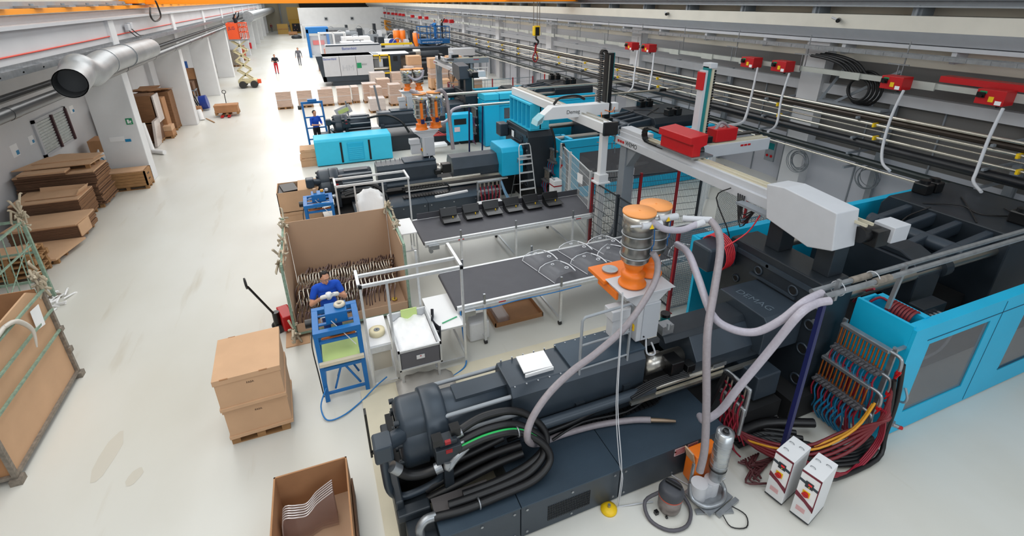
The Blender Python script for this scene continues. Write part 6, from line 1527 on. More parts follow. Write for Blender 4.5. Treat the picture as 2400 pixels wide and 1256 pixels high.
solo('green_strip', MB().bar((1.62,7.52,.815),(1.93,7.62,.815),.02,.01), mat('green_plastic',(30,170,110),.4),'green plastic strip on the white work table','strip')
random.seed(9)
v=MB().box(1.44,1.5,7.3,7.95,.3,.93); m=MB(); vs=[]
for j in range(9):
    for i in range(9): vs.append((1.46+.05*math.sin(j*1.1)+.03*(8-i)/8, 7.15+.75*j/8, .93-.6*i/8+.04*math.sin(j*2+i)))
m.add(vs,[(j*9+i,j*9+i+1,(j+1)*9+i+1,(j+1)*9+i) for j in range(8) for i in range(8)],True)
o=solo('black_jacket', m, M_navycloth,'black jacket hanging over the right side of the foam bin','jacket'); o.modifiers.new('s','SOLIDIFY').thickness=.02
m=MB(); vs=[]; random.seed(10)
for j in range(11):
    for i in range(7): vs.append((.62+1.0*j/10, 6.55+.5*i/6+.03*math.sin(j), .02+.22*(1-abs(j-4)/8)*(i/6)+.05*abs(math.sin(j*1.4+i*.8))))
m.add(vs,[(j*7+i,j*7+i+1,(j+1)*7+i+1,(j+1)*7+i) for j in range(10) for i in range(6)],True)
solo('plastic_film', m, mat('grey_film',(168,164,158),.3),'crumpled grey plastic film on the floor under the foam bin','film').modifiers.new('s','SOLIDIFY').thickness=.004
hose([(2.02,7.68,.9),(2.0,7.5,.5),(1.98,7.3,.2),(1.9,7.1,.06),(1.6,6.95,.03),(1.45,6.92,.03)],.014,mat('blue_air_hose',(30,120,190),.4),'blue air hose running down from the near conveyor to the floor','air_hose')
hose([(2.1,7.64,.88),(2.6,7.62,.84),(3.2,7.63,.86),(3.9,7.62,.85),(4.6,7.63,.86)],.01,mat('blue_air_hose',(30,120,190),.4),'blue air line clipped under the near conveyor rail','air_hose')

# second profile frame with white bag and the small white table
t=thing('profile_frame','aluminium profile frame in front of the second machine','workstation',(1.15,12.8,0))
x0,x1,y0,y1=.24,2.06,12.45,13.05
for i,(x,y) in enumerate(((x0,y0),(x0+.45,y0),(x0+1.15,y0),(x1,y0))): obj('upright', frame_bars([((x,y,0),(x,y,2.0))]), M_alu, t)
obj('top_rail', frame_bars([((x0,y0,2.0),(x1,y0,2.0))],.05), M_alu, t); obj('top_rail', frame_bars([((x0,y1,2.0),(x1,y1,2.0))],.05), M_alu, t)
obj('top_rail', frame_bars([((x0,y0,2.02),(x0,y1,2.02))],.05), M_alu, t); obj('top_rail', frame_bars([((x1,y0-.1,2.02),(x1,y1,2.02))],.05), M_alu, t)
m=MB(); vs=[]
for j in range(13):
    for i in range(9):
        u=j/12; vv=i/8; vs.append((.74+.62*u, 12.55+.12*math.sin(PI*u)*(1-.3*vv)-.25*vv, 1.78-.85*vv-.08*abs(u-.5)**2*8*(1 if vv<.2 else 0)+.015*math.sin(j*2+i)))
m.add(vs,[(j*9+i,j*9+i+1,(j+1)*9+i+1,(j+1)*9+i) for j in range(12) for i in range(8)],True)
o=solo('white_sack', m, M_whiteplastic,'bulging white sack hanging in the profile frame at the second machine','sack'); o.modifiers.new('s','SOLIDIFY').thickness=.15
t=thing('side_table','small white table at the left end of the second conveyor','table',(1.77,11.8,0))
obj('tabletop', MB().box(1.58,1.97,11.3,12.25,.92,.95), M_paper, t)
for x,y in ((1.6,11.32),(1.95,11.32),(1.6,12.22),(1.95,12.22)): obj('leg', frame_bars([((x,y,0),(x,y,.92))],.035), M_alu, t)
obj('shelf_frame', frame_bars([((1.6,11.32,.45),(1.95,11.32,.45)),((1.6,11.32,.45),(1.6,12.22,.45)),((1.95,11.32,.15),(1.95,12.22,.15))],.03), M_alu, t)

# ------------------------------------------------------------------ temperature controllers bottom right
M_maroon=mat('maroon_trim',(112,22,44),.5)
def controller(p, rz, lab):
    t=thing('temperature_controller',lab,'temperature controller',p,rz)
    w,l,h=.24,.42,.83; W=False
    obj('housing', MB().box(-w/2,w/2,-l/2,l/2,.05,h), M_white, t, world=W, bev=.006)
    obj('base_frame', MB().box(-w/2,w/2,-l/2,l/2,.03,.05), M_anth, t, world=W)
    for sx in (-1,1):
        for sy in (-1,1): obj('castor', MB().cyl((sx*.09-.015,sy*.17,.02),(sx*.09+.015,sy*.17,.02),.02,n=10), M_tyre, t, world=W)
    f=-l/2
    obj('front_panel', MB().box(-w/2+.004,w/2-.004,f-.004,f,.36,h-.01), M_paper, t, world=W)
    obj('maroon_band', MB().box(-w/2,w/2,f-.008,f-.003,h-.035,h-.005).box(w/2-.012,w/2,f-.008,f-.003,.26,h-.01).prism([(-w/2,.38),(0,.34),(w/2,.26),(w/2,.33),(0,.4),(-w/2,.46)],'y',f-.008,f-.003), M_maroon, t, world=W)
    obj('grey_band', MB().prism([(-w/2,h-.14),(w/2-.012,h-.18),(w/2-.012,h-.22),(-w/2,h-.18)],'y',f-.009,f-.004), M_anth2, t, world=W)
    dp=obj('display', MB().box(-.045,.05,f-.014,f-.004,h-.23,h-.13), M_anth, t, world=W, bev=.004)
    obj('display_digits', MB().box(-.01,.035,f-.016,f-.013,h-.18,h-.15), mat('red_led',(240,40,40),.4), dp, world=W)
    obj('display_button', MB().box(.0,.014,f-.016,f-.013,h-.215,h-.2), M_yellow, dp, world=W)
    sp=obj('switch_plate', MB().box(-.05,.04,f-.012,f-.006,.45,.54), M_yellow, t, world=W, bev=.003)
    obj('switch_knob', MB().cyl((-.005,f-.045,.495),(-.005,f-.01,.495),.034,n=18).box(-.045,.035,f-.05,f-.03,.485,.505), M_red, sp, world=W)
    m=MB()
    for k in range(5): m.box(-.07,.04,f-.006,f-.004,.16+.016*k,.166+.016*k)
    obj('warning_text', m, mat('pink_text',(224,150,150),.6), t, world=W)
    for (x,y) in ((-.05,-.1),(.06,.08),(-.06,.06)): obj('top_handle', MB().tube([(x-.03,y,h),(x-.02,y,h+.02),(x+.02,y,h+.02),(x+.03,y,h)],.005,6), M_steel, t, world=W)
    obj('hose_connector', MB().cyl((.0,l/2,.5),(.0,l/2+.07,.5),.03), M_black, t, world=W)
    return t
controller((5.22,3.03,0),R(-78),'white and maroon temperature controller, left one of the pair at bottom right')
controller((5.30,2.70,0),R(-76),'white and maroon temperature controller, right one of the pair at bottom right')
# floor loader with spiral duct cylinder
t=thing('dust_loader','tall galvanised spiral duct filter standing on a wheeled plate, bottom centre right','filter unit',(4.2,3.4,0))
obj('base_plate', MB().cbox((4.22,3.35,.06),(.5,.42,.02),rz=.2).cbox((4.35,3.12,.03),(.42,.06,.04),rz=.2), M_steel, t)
obj('canister', MB().cyl((4.05,3.38,.07),(4.05,3.38,.34),.11,n=20).cyl((4.27,3.38,.07),(4.27,3.38,.3),.1,n=20).box(4.05,4.27,3.3,3.46,.07,.28), M_lgrey, t)
m=MB().lathe([(.09,.3),(.09,.42),(.112,.44),(.112,1.14),(.03,1.15),(.03,1.14)],(4.33,3.38,0),28)
obj('spiral_duct', m, mat('spiral_duct',(188,192,194),.3,.85,var=.2,scale=3), t)
m=MB()
for k in range(7): m.torus((4.33,3.38,.5+.09*k),.112,.004,'z',28,5)
obj('spiral_seam', m, M_steel, t)
obj('black_band', MB().lathe([(.113,.5),(.116,.5),(.116,.52),(.113,.52)],(4.33,3.38,0),28), M_blackp, t)
obj('duct_cap', MB().lathe([(0,1.18),(.035,1.18),(.04,1.15)],(4.33,3.38,0),20), M_blackp, t)
m=MB().tube([(4.37,3.38,.3),(4.45,3.3,.12),(4.3,3.18,.1),(4.05,3.2,.1),(3.93,3.35,.14),(3.96,3.45,.3)],.03,10)
obj('flex_duct', m, M_steel, t)
m=MB().tube([(4.4,3.1,.05),(4.5,2.95,.02),(4.38,2.82,.02),(4.2,2.9,.02),(4.2,3.05,.05)],.008,6)
obj('power_lead', m, M_black, t)
t=thing('granulate_bin','orange container with paper flap behind the spiral duct filter','container',(4.2,3.62,0))
obj('bin_body', MB().box(4.08,4.5,3.52,3.72,.1,.62), M_orange, t, bev=.02); obj('paper_flap', MB().cbox((4.05,3.62,.6),(.02,.16,.2),ry=-.3), M_cardl, t)
obj('frame_leg', MB().box(4.02,4.05,3.5,3.53,0,.55).box(4.5,4.53,3.45,3.48,0,.6), M_steel, t)
# vacuum cleaner
t=thing('vacuum_cleaner','round workshop vacuum cleaner with black lid and grey hose on the floor','vacuum cleaner',(3.6,3.4,0))
cx,cy=3.62,3.42
obj('tank', MB().lathe([(0,.04),(.14,.04),(.15,.08),(.155,.3),(0,.3)],(cx,cy,0),28), mat('worn_tank',(150,140,136),.4,.5,var=.35,scale=8), t)
obj('orange_band', MB().lathe([(.156,.28),(.16,.28),(.16,.31),(.156,.31)],(cx,cy,0),28), mat('orange_red',(220,80,50),.5), t)
obj('motor_lid', MB().lathe([(.162,.3),(.165,.36),(.14,.42),(.1,.44),(0,.44)],(cx,cy,0),28), mat('vac_grey',(60,62,68),.5), t)
obj('carry_handle', MB().cbox((cx+.02,cy,.465),(.05,.22,.04),rz=.5), M_blackp, t, bev=.01)
obj('vac_hose', MB().tube([(cx-.1,cy+.1,.25),(cx-.28,cy+.15,.1),(cx-.34,cy-.05,.03),(cx-.2,cy-.26,.03),(cx+.05,cy-.3,.03),(cx+.24,cy-.15,.04),(cx+.25,cy+.05,.1),(cx+.15,cy+.1,.2)],.024,10), mat('vac_hose',(84,82,88),.5), t)
obj('castor', MB().cyl((cx-.12,cy-.1,.02),(cx-.1,cy-.1,.02),.02,n=8), M_blackp, t)
obj('plug', MB().box(cx-.22,cx-.17,cy-.02,cy+.03,.0,.05), M_blackp, t)
cab([(3.92,3.92,0.04),(4.05,3.66,0.03),(4.23,3.43,0.03),(4.65,3.48,0.03)],'thin grey cable on the floor between vacuum cleaner and filter plate',.01)
solo('steel_plate', MB().cbox((4.15,3.15,.02),(.5,.07,.03),rz=-.35), M_steel,'narrow steel plate edge lying before the spiral duct filter','plate')

# ------------------------------------------------------------------ pallets of wrapped boxes and far half of the hall
row=['leftmost','second','third','fourth']
for i,(u0,u1) in enumerate(((-1.98,-1.1),(-.75,.12),(.5,1.4),(1.65,2.5))):
    stackbox(row[i]+' wrapped pink brown pallet load in the row across the aisle',u0,u1,34.3,35.3,0,1.08,M_plasticwrap)
L=[((2.55,2.8),34.9,1.0,'narrow wrapped load at the right end of the row'),]
stackbox('narrow wrapped load at the right end of the pallet row',2.6,3.05,34.6,35.6,0,1.05,M_plasticwrap)
for (x0,x1,y0,h,lab,mm) in ((3.25,4.2,30.9,.86,'low wrapped pallet load standing closest, front of the pallet group',M_wrapwhite),
    (3.3,4.2,34.3,1.25,'wrapped load behind left in the pallet group',M_plasticwrap),(4.4,5.3,35.6,1.3,'wrapped load at the back of the pallet group',M_plasticwrap),
    (3.6,4.3,32.6,1.25,'wrapped load with glossy top in the middle of the pallet group',M_plasticwrap),(4.75,5.5,32.6,1.35,'tall wrapped load right in the pallet group',M_plasticwrap),
    (5.6,6.6,31.2,.85,'low wrapped load right of the pallet group behind the hoppers',M_wrapwhite),(5.9,6.7,33.6,1.2,'wrapped load with printed side at the right of the group',M_plasticwrap),
    (4.4,5.5,39.2,1.3,'white topped wrapped load in front of the far grey machine, left',M_wrapwhite),(5.9,7.0,38.6,1.3,'open wrapped carton load in front of the far grey machine',M_plasticwrap),(7.2,7.9,40,1.5,'white wrapped load in front of the far grey machine, right',M_wrapwhite)):
    stackbox(lab,x0,x1,y0,y0+.9,0,h,mm)
for (x0,x1,y0,h,lab) in ((8.6,10.0,37.6,2.3,'tall stack of cartons wrapped in film, left of two big ones'),(10.1,11.2,37.9,2.35,'tall stack of cartons wrapped in film, right of two big ones'),(7.6,8.7,40.8,2.2,'stack of cartons left behind the two big wrapped ones'),(8.7,9.6,35.6,1.0,'low brown cartons in front of the tall wrapped stacks'),(10.6,12.2,36.2,.9,'brown boxes on the rack table behind the third machine')):
    stackbox(lab,x0,x1,y0,y0+1.0,0,h,[M_card,M_plasticwrap],layers=3)
t=thing('wooden_pallet','tilted light wooden pallet leaning in front of the tall wrapped carton stacks','pallet',(9.0,36.9,0)); obj('deck', MB().cbox((9.3,36.9,.4),(1.2,.1,.8),rx=-.4), M_wood, t)
t=thing('work_table','white rack table with cartons behind the third machine','table',(11.5,35.8,0))
obj('tabletop', MB().box(10.3,12.4,35.4,36.1,.9,.96), M_paper, t)
for x in (10.35,12.35):
    for y in (35.45,36.05): obj('leg', MB().bar((x,y,0),(x,y,.9),.05), M_alu, t)
obj('upper_rail', MB().box(10.3,12.4,35.4,35.46,1.7,1.76).bar((10.33,35.43,.9),(10.33,35.43,1.75),.05).bar((12.37,35.43,.9),(12.37,35.43,1.75),.05), M_alu, t)

# standing info sign and posts
t=thing('info_stand','tilted white and green info panel on a grey post behind the third machine','sign',(1.59,24.47,0.9))
c=(1.52,24.93,0.6); d=(c[0],c[1])
obj('post', MB().cyl((d[0]+.15,d[1],0),(d[0],d[1],1.9),.035), M_mgrey, t)
obj('panel', MB().cbox((d[0]-.15,d[1],1.45),(.75,.04,.4),ry=-.35), M_lgrey, t); obj('screen', MB().cbox((d[0]-.15,d[1]-.03,1.45),(.5,.02,.18),ry=-.35), M_lime, t)
t=thing('yellow_beacon','small yellow block on top of the third machine injection unit','beacon',(3.26,23,1.26)); p=ROOTLOC[t.name]
obj('beacon', MB().box(p[0]-.12,p[0]+.12,p[1],p[1]+.15,p[2],p[2]+.13), mat('lime_yellow',(220,230,30),.4), t)
solo('grey_post', MB().cyl(((3.19,21.69,1.5)[0],24.6,0),((2.89,19.01,3)[0],24.6,2.6),.05), M_mgrey,'tall thin grey post behind the third machine','post')

# ---------------- HM machine
t=thing('injection_moulding_machine','distant light grey injection moulding machine with HM lettering and yellow door frame','machine',(5,43,0))
yf=42.7; x0,x1=1.25,8.4; zb,zt=.35,2.25
obj('base_frame', MB().box(x0-.05,x1+.1,yf-.1,yf+2.6,zb,.75).prism([(x0-.4,zt+.05),(x0+.1,zt+.05),(x0+.2,zb),(x0-.05,zb)],'y',yf-.1,yf+2.6), M_anth2, t)
obj('plinth', MB().box(x0+.6,x0+4.2,yf,yf+2.4,.0,.35), M_anth2, t)
for i,(a,b) in enumerate(((x0+.1,x0+1.3),(x0+1.33,x0+2.55),(x0+2.58,x0+3.9))): obj('side_cover', MB().box(a,b,yf-.14,yf,.75,zt), M_lgrey, t, bev=.01)
obj('top_cover', MB().box(x0-.1,x1-.2,yf,yf+2.4,zt-.05,zt), M_lgrey, t)
obj('rear_body', MB().box(x0+.05,x0+3.9,yf+.1,yf+2.4,.75,zt), M_lgrey, t)
obj('door_frame', MB().box(x0+3.95,x0+5.25,yf-.14,yf-.06,.75,.85).box(x0+3.95,x0+5.25,yf-.14,yf-.06,zt-.1,zt).box(x0+5.13,x0+5.25,yf-.14,yf-.06,.75,zt).box(x0+4.4,x0+4.48,yf-.14,yf-.06,1.7,zt), M_yellow, t)
obj('platen', MB().box(x0+4.0,x0+4.4,yf+.3,yf+2.0,.75,2.3), M_mgrey, t)
for zz in (1.1,2.0): obj('tie_bar', MB().cyl((x0+3.95,yf+.35,zz),(x0+5.9,yf+.35,zz),.14), M_inox, t)
obj('guard_panel', MB().box(x0+5.28,x0+6.1,yf-.12,yf-.04,.75,zt), M_anth2, t); obj('guard_panel', MB().box(x0+6.1,x0+6.8,yf-.12,yf-.06,.75,1.1).box(x0+6.1,x0+6.8,yf-.12,yf-.06,2.1,zt), M_anth2, t)
obj('guard_panel', MB().box(x0+6.82,x0+7.35,yf-.3,yf+.1,.45,zt+.1), M_anth, t); obj('panel_window', MB().box(x0+5.5,x0+5.85,yf-.13,yf-.12,1.7,2.1), M_dark, t)
obj('inner_mould', MB().box(x0+6.2,x0+6.7,yf+.4,yf+1.8,.9,2.2), M_rust, t)
m=MB().cyl((x0+7.3,yf+1.1,1.9),(x0+9.6,yf+1.1,1.9),.4).box(x0+7.3,x0+12,yf+.3,yf+2.2,.3,1.3).cyl((x0+7.4,yf+.6,1.7),(x0+10.5,yf+.6,1.7),.1)
obj('injection_unit', m, M_anth, t); obj('barrel', MB().cyl((x0+7.3,yf+.7,2.2),(x0+7.9,yf+.7,2.2),.3).cyl((x0+7.3,yf+.5,1.5),(x0+7.8,yf+.5,1.5),.25), M_inox, t)
obj('drive_box', MB().box(x0+10.6,x0+12.6,yf+.2,yf+1.6,1.5,2.4), M_lgrey, t)
obj('green_screen', MB().box(x0+2.6,x0+2.95,yf-.16,yf-.14,1.3,1.7), M_signg, t)
M_hm=mat('hm_letter',(176,180,186),.5); M_bf=mat('blue_letter',(40,70,160),.5)
text('model_lettering','HM',.62,M_hm,frame_mtx((x0+1.45,yf-.15,1.15),(1,0,0),(0,0,1)),t)
text('maker_lettering','Battenfeld',.24,M_bf,frame_mtx((x0+.12,yf-.15,2.0),(1,0,0),(0,0,1)),t)
text('model_number','8000',.2,M_mgrey,frame_mtx((x0+2.98,yf-.15,1.5),(1,0,0),(0,0,1)),t)
# second light grey machine behind
t=thing('injection_moulding_machine','long pale machine with yellow frame just behind the HM machine','machine',(5,48.5,0))
obj('side_cover', MB().box(1.9,6.6,47.6,49.6,.3,2.65), M_lgrey, t, bev=.02); obj('top_strip', MB().box(1.9,6.5,47.58,47.7,2.62,2.72), M_anth2, t)
obj('yellow_frame', MB().box(6.6,9.4,47.6,47.7,2.55,2.72), M_yellow, t); obj('rear_unit', MB().box(6.6,13,47.9,49.5,.3,2.2), M_anth, t)
text('maker_lettering','Battenfeld',.3,M_bf,frame_mtx((3.2,47.59,2.3),(1,0,0),(0,0,1)),t)
def far_machine(lab, x0, y0, s, cols, seed):
    random.seed(seed); t=thing('injection_moulding_machine',lab,'machine',(x0+5,y0+1,0))
    obj('clamp_housing', MB().box(x0,x0+3.2*s,y0,y0+2.2,.2,2.3), cols[0], t, bev=.03)
    obj('window', MB().box(x0+.4,x0+2.4*s,y0-.02,y0,1.1,2.0), M_pane, t)
    obj('bed', MB().box(x0+3.2*s,x0+11,y0+.2,y0+2,.1,1.0), cols[1], t)
    obj('barrel_cover', MB().box(x0+4,x0+7.5,y0+.5,y0+1.6,1.0,1.9), cols[0], t, bev=.03)
    obj('motor', MB().cyl((x0+8,y0+1,1.5),(x0+10,y0+1,1.5),.45), cols[1], t)
    for k in range(7):
        a=x0+1+k*1.4; obj(['pipe_run','valve_stack','cabinet','hose_loop','rail','cabinet','pipe_run'][k], MB().box(a,a+random.uniform(.3,.9),y0+random.uniform(0,1),y0+random.uniform(1.1,1.9),1.0,random.uniform(1.9,2.9)) if k%3 else MB().tube([(a,y0+.5,2.0),(a+.4,y0+.4,2.5),(a+.9,y0+.4,2.4),(a+1.2,y0+.5,1.8)],.05,6), [M_steel,M_lgrey,M_anth][k%3], t)
    return t
far_machine('distant silver and white machine in front of the partition wall, nearer row',3.8,56,1,(M_lgrey,M_anth),1)
far_machine('distant machine with orange guards in the middle of the far row',4.5,64,1,(M_white,M_mgrey),2)
far_machine('distant grey machine in the last row before the partition wall',3.5,74,1.2,(M_mgrey,M_lgrey),3)
far_machine('furthest machine against the white partition wall',3.0,86,1.3,(M_steel,M_white),4)
t=thing('safety_frame','white framed clear guard booth beside the blue portal, far left of machine rows','guard booth',(3,62,0))
m=MB()
for x in (1.9,3.4,4.6):
    for y in (60,62): m.bar((x,y,0),(x,y,3.0),.09)
for z in (.1,3.0): m.bar((1.9,60,z),(4.6,60,z),.09).bar((1.9,62,z),(4.6,62,z),.09).bar((1.9,60,z),(1.9,62,z),.09).bar((4.6,60,z),(4.6,62,z),.09)
obj('profile_frame', m, M_white, t); obj('clear_panel', MB().box(1.95,4.55,59.98,60,.2,2.9), M_clear, t); obj('inner_parts', MB().box(2.2,3.2,60.5,61.5,.1,1.4), mat('salmon',(206,140,120),.6), t)
t=thing('blue_portal','tall blue portal machine with white panel at the start of the far row','machine',(1.6,68,0))
obj('portal_frame', MB().box(.7,1.0,66,68,0,3.2).box(2.9,3.2,66,68,0,3.2).box(.7,3.2,66,68,2.7,3.4), M_mblue, t, bev=.05); obj('front_panel', MB().box(1.0,2.9,66.5,66.6,.2,2.4), M_lgrey, t); obj('inner_light', MB().box(1.3,2.6,66.4,66.5,1.4,1.9), mat('pinkish',(216,120,120),.5), t)
for i,(x,y,z,h) in enumerate(((1.2,52.5,0,1.0),(1.3,50.9,0,.55),(2.3,50.2,0,.6),(2.9,51.6,0,1.1))):
    stackbox(['dark brown cartons at the corner before the pale machine','pallet with low cartons by the far machine corner','loose pallets and cartons beside the pale machine','brown carton load under the clear booth'][i],x,x+1.3,y,y+1,0,h,[M_card3,M_card][i%2],strap=False)
# orange hoppers far
for i,(u,v,y,s) in enumerate(((937,97,58,1.0),(943,86,60,1.0),(975,92,56,1.3))):
    pass
for i,(p,lab) in enumerate((((9.78,58,2.23),'far orange material dryer, left of the pair'),((10.43,58,2.21),'far orange material dryer, right of the pair'),((11.51,56,2.04),'far orange funnel hopper with white drum left of the blue lift'))):
    t=thing('material_dryer',lab,'hopper',(p[0],p[1],0)); z=p[2]
    obj('drum', MB().lathe([(0,z+1.0),(.35,z+1.0),(.35,z+.2),(.12,z-.5),(.12,z-1.0)],(p[0],p[1],0),16), M_orange, t)
    obj('lid', MB().cyl((p[0],p[1],z+1.0),(p[0],p[1],z+1.15),.25), M_lgrey, t); obj('stand', MB().bar((p[0]-.3,p[1],0),(p[0]-.3,p[1],z-.2),.08).bar((p[0]+.3,p[1],0),(p[0]+.3,p[1],z-.2),.08), M_mgrey, t)
p=(9.18,57,2.05); solo('blue_drum', MB().cyl((p[0]-.05,56.9,p[2]),(p[0]+.05,57.2,p[2]),.4,n=20), mat('deep_blue',(20,50,150),.4),'round blue drum end beside the far orange dryers','drum')

# ---------------- scissor lifts
t=thing('scissor_lift','extended cream scissor lift with orange basket by the left columns','scissor lift',(-4.4,44.9,0))
x0,x1=-5.0,-3.7
obj('chassis', MB().box(x0,x1,44.4,45.6,.35,.6), mat('lift_cream',(214,202,160),.5,var=.2), t, bev=.03)
for (x,y) in ((x0+.3,44.35),(x1-.2,44.35),(x0+.3,45.6),(x1-.2,45.6)): obj('wheel', MB().cyl((x,y-.12,.27),(x,y+.12,.27),.27,n=18).cyl((x,y-.13,.27),(x,y+.13,.27),.1), M_tyre, t)
for k in range(4):
    za=.6+.72*k; zb_=za+.72
    for yy in (44.6,45.4): obj('scissor_arm', MB().bar((x0+.1,yy,za),(x1-.25,yy,zb_),.1).bar((x1-.25,yy,za),(x0+.1,yy,zb_),.1), mat('lift_cream',(214,202,160),.5), t)
    obj('cross_tube', MB().cyl((x0+.1,44.6,za),(x0+.1,45.4,za),.05).cyl((x1-.25,44.6,za),(x1-.25,45.4,za),.05), mat('lift_cream',(214,202,160),.5), t)
obj('platform', MB().box(x0,x1,44.4,45.6,3.5,3.62), M_steel, t)
obj('basket_panel', MB().box(x0,x0+.75,44.38,44.42,3.62,4.75).box(x0,x0+.04,44.4,45.6,3.62,4.75), mat('basket_orange',(232,84,34),.5), t)
m=MB()
for x in (x0+.8,x0+1.05,x1): m.bar((x,44.4,3.6),(x,44.4,4.75),.05); m.bar((x,45.6,3.6),(x,45.6,4.75),.05)
for z in (4.1,4.45,4.75): m.bar((x0+.75,44.4,z),(x1,44.4,z),.05); m.bar((x0,45.6,z),(x1,45.6,z),.05); m.bar((x1,44.4,z),(x1,45.6,z),.05)
obj('guard_rail', m, mat('basket_orange',(232,84,34),.5), t)
text('lettering','JLG',.3,mat('lift_letter',(60,50,90),.5),frame_mtx((x0+.12,44.37,4.3),(1,0,0),(0,0,1)),t)
obj('orange_cone', MB().box(x1+.05,x1+.3,44.5,44.8,.3,.6), mat('basket_orange',(232,84,34),.5), t)
t=thing('scissor_lift','blue scissor lift platform with a worker, far right near the wall','scissor lift',(12,50.5,0))
M_lb=mat('lift_blue',(18,92,150),.45)
obj('platform', MB().box(10.7,13.6,50,51.4,2.35,2.75), M_lb, t)
m=MB()
for x in (10.7,11.7,12.7,13.6):
    for y in (50,51.4): m.bar((x,y,2.7),(x,y,3.9),.06)
for z in (3.3,3.9):
    for y in (50,51.4): m.bar((10.7,y,z),(13.6,y,z),.06)
    m.bar((10.7,50,z),(10.7,51.4,z),.06).bar((13.6,50,z),(13.6,51.4,z),.06)
obj('guard_rail', m, M_lb, t)
for k in range(3): obj('scissor_arm', MB().bar((11,50.7,.5+.6*k),(13.2,50.7,1.1+.6*k),.12).bar((13.2,50.7,.5+.6*k),(11,50.7,1.1+.6*k),.12), M_anth, t)
obj('chassis', MB().box(10.9,13.4,50.1,51.3,.2,.5), M_lb, t)
for x in (11.2,13.1): obj('wheel', MB().cyl((x,50.0,.2),(x,50.2,.2),.2), M_tyre, t)
text('platform_lettering','www.pronajem-plosin.cz',.2,M_paper,frame_mtx((10.85,49.99,2.47),(1,0,0),(0,0,1)),t)

# far end, left of the partition
t=thing('wooden_crate','yellowish wooden crate at the far end of the aisle','crate',(-3.2,117,0)); obj('crate_body', MB().box(-4.0,-2.0,116,117.5,0,1.9), mat('far_wood',(170,136,70),.8), t)
obj('crate_batten', MB().box(-4.05,-1.95,115.95,116,.9,1.05), M_wood, t)
t=thing('yellow_machine','yellow framed machine at the far end beside the partition','machine',(-.5,118,0)); obj('cabin', MB().box(-1.6,2.2,118,120,0,2.6), mat('dark_yellow',(150,116,24),.6), t); obj('upper_panel', MB().box(-1.8,.8,120,120.3,2.2,5.0), mat('far_tan',(172,140,76),.8), t)
obj('dark_opening', MB().box(-1.2,.6,117.95,118,.3,1.9), M_dark, t)
stackbox('low pink brown pallet at the far end of the aisle',-2.0,-.4,112,113.5,0,.6,M_card2,strap=False)
random.seed(77)
o=solo('scrap_heap', MB().ball((-.6,101.2,.25),(.9,.5,.4),12,8), M_anth,'dark heap of scrap beside the partition wall corner','scrap')
for p,lab in (((4.88,102.9,3.16),'small grey ventilation grille on the partition wall, left'),((9.47,102.9,3.15),'small grey ventilation grille on the partition wall, right')):
    t=thing('wall_vent',lab,'vent',p); obj('grille', MB().box(p[0]-.25,p[0]+.25,102.85,102.98,p[2]-.25,p[2]+.25), M_mgrey, t); obj('slot', MB().box(p[0]-.15,p[0]+.15,102.83,102.86,p[2]-.1,p[2]+.1), M_dark, t)
solo('fire_extinguisher', MB().cyl((15.9,33.0,1.0),(15.9,33.0,1.5),.1), M_red,'red fire extinguisher on the right wall behind the third robot','fire extinguisher')
solo('fire_extinguisher', MB().cyl((-5.9,72.2,.8),(-5.9,72.2,1.5),.14), M_red,'distant red fire extinguisher on a left column','fire extinguisher')
solo('orange_cabinet', MB().box(14.2,15.3,95,95.8,1.3,3.0), mat('cab_orange',(214,140,30),.5),'orange cabinet hanging at the right end of the partition wall','cabinet')

# ------------------------------------------------------------------ people
def person(name, label, loc, heading, prims, mats, voxel, extra=None, keep=None):
    """one continuous body: tapered limbs merged by a voxel remesh; prims = (a, b, ra, rb, material index)"""
    t=thing('person',label,'person',loc,heading)
    mb=MB()
    for (a,b,ra,rb,mi) in prims:
        if a==b: mb.ball(a, ra if isinstance(ra,tuple) else (ra,)*3, 16, 12)
        else:
            mb.tube([a,b],[ra,rb],12,True,False,False); mb.ball(a,ra,12,8); mb.ball(b,rb,12,8)
    me=bpy.data.meshes.new('tmp'); me.from_pydata(mb.v,[],mb.f)
    tmp=bpy.data.objects.new('tmp',me); COL.objects.link(tmp)
    r=tmp.modifiers.new('r','REMESH'); r.mode='VOXEL'; r.voxel_size=voxel; r.use_smooth_shade=True
    s=tmp.modifiers.new('s','SMOOTH'); s.iterations=4; s.factor=.5
    dg=bpy.context.evaluated_depsgraph_get(); out=bpy.data.meshes.new_from_object(tmp.evaluated_get(dg)); bpy.data.objects.remove(tmp)
    n=len(out.polygons); c=np.empty(n*3); out.polygons.foreach_get('center',c); c=c.reshape(-1,3)
    best=np.full(n,1e9); idx=np.zeros(n,int)
    for (a,b,ra,rb,mi) in prims:
        A=np.array(a);B=np.array(b)
        if a==b:
            rr=np.array(ra if isinstance(ra,tuple) else (ra,)*3); d=(np.linalg.norm((c-A)/rr,axis=1)-1)*rr.min()
        else:
            AB=B-A; k=np.clip(((c-A)@AB)/(AB@AB),0,1); d=np.linalg.norm(c-(A+k[:,None]*AB),axis=1)-(ra+(rb-ra)*k)
        sel=d<best; best[sel]=d[sel]; idx[sel]=mi
    for m_ in mats: out.materials.append(m_)
    out.polygons.foreach_set('material_index',idx.astype(np.int32)); out.polygons.foreach_set('use_smooth',[True]*n)
    out.name='body'; o=bpy.data.objects.new('body',out); COL.objects.link(o); o.parent=t
    return t
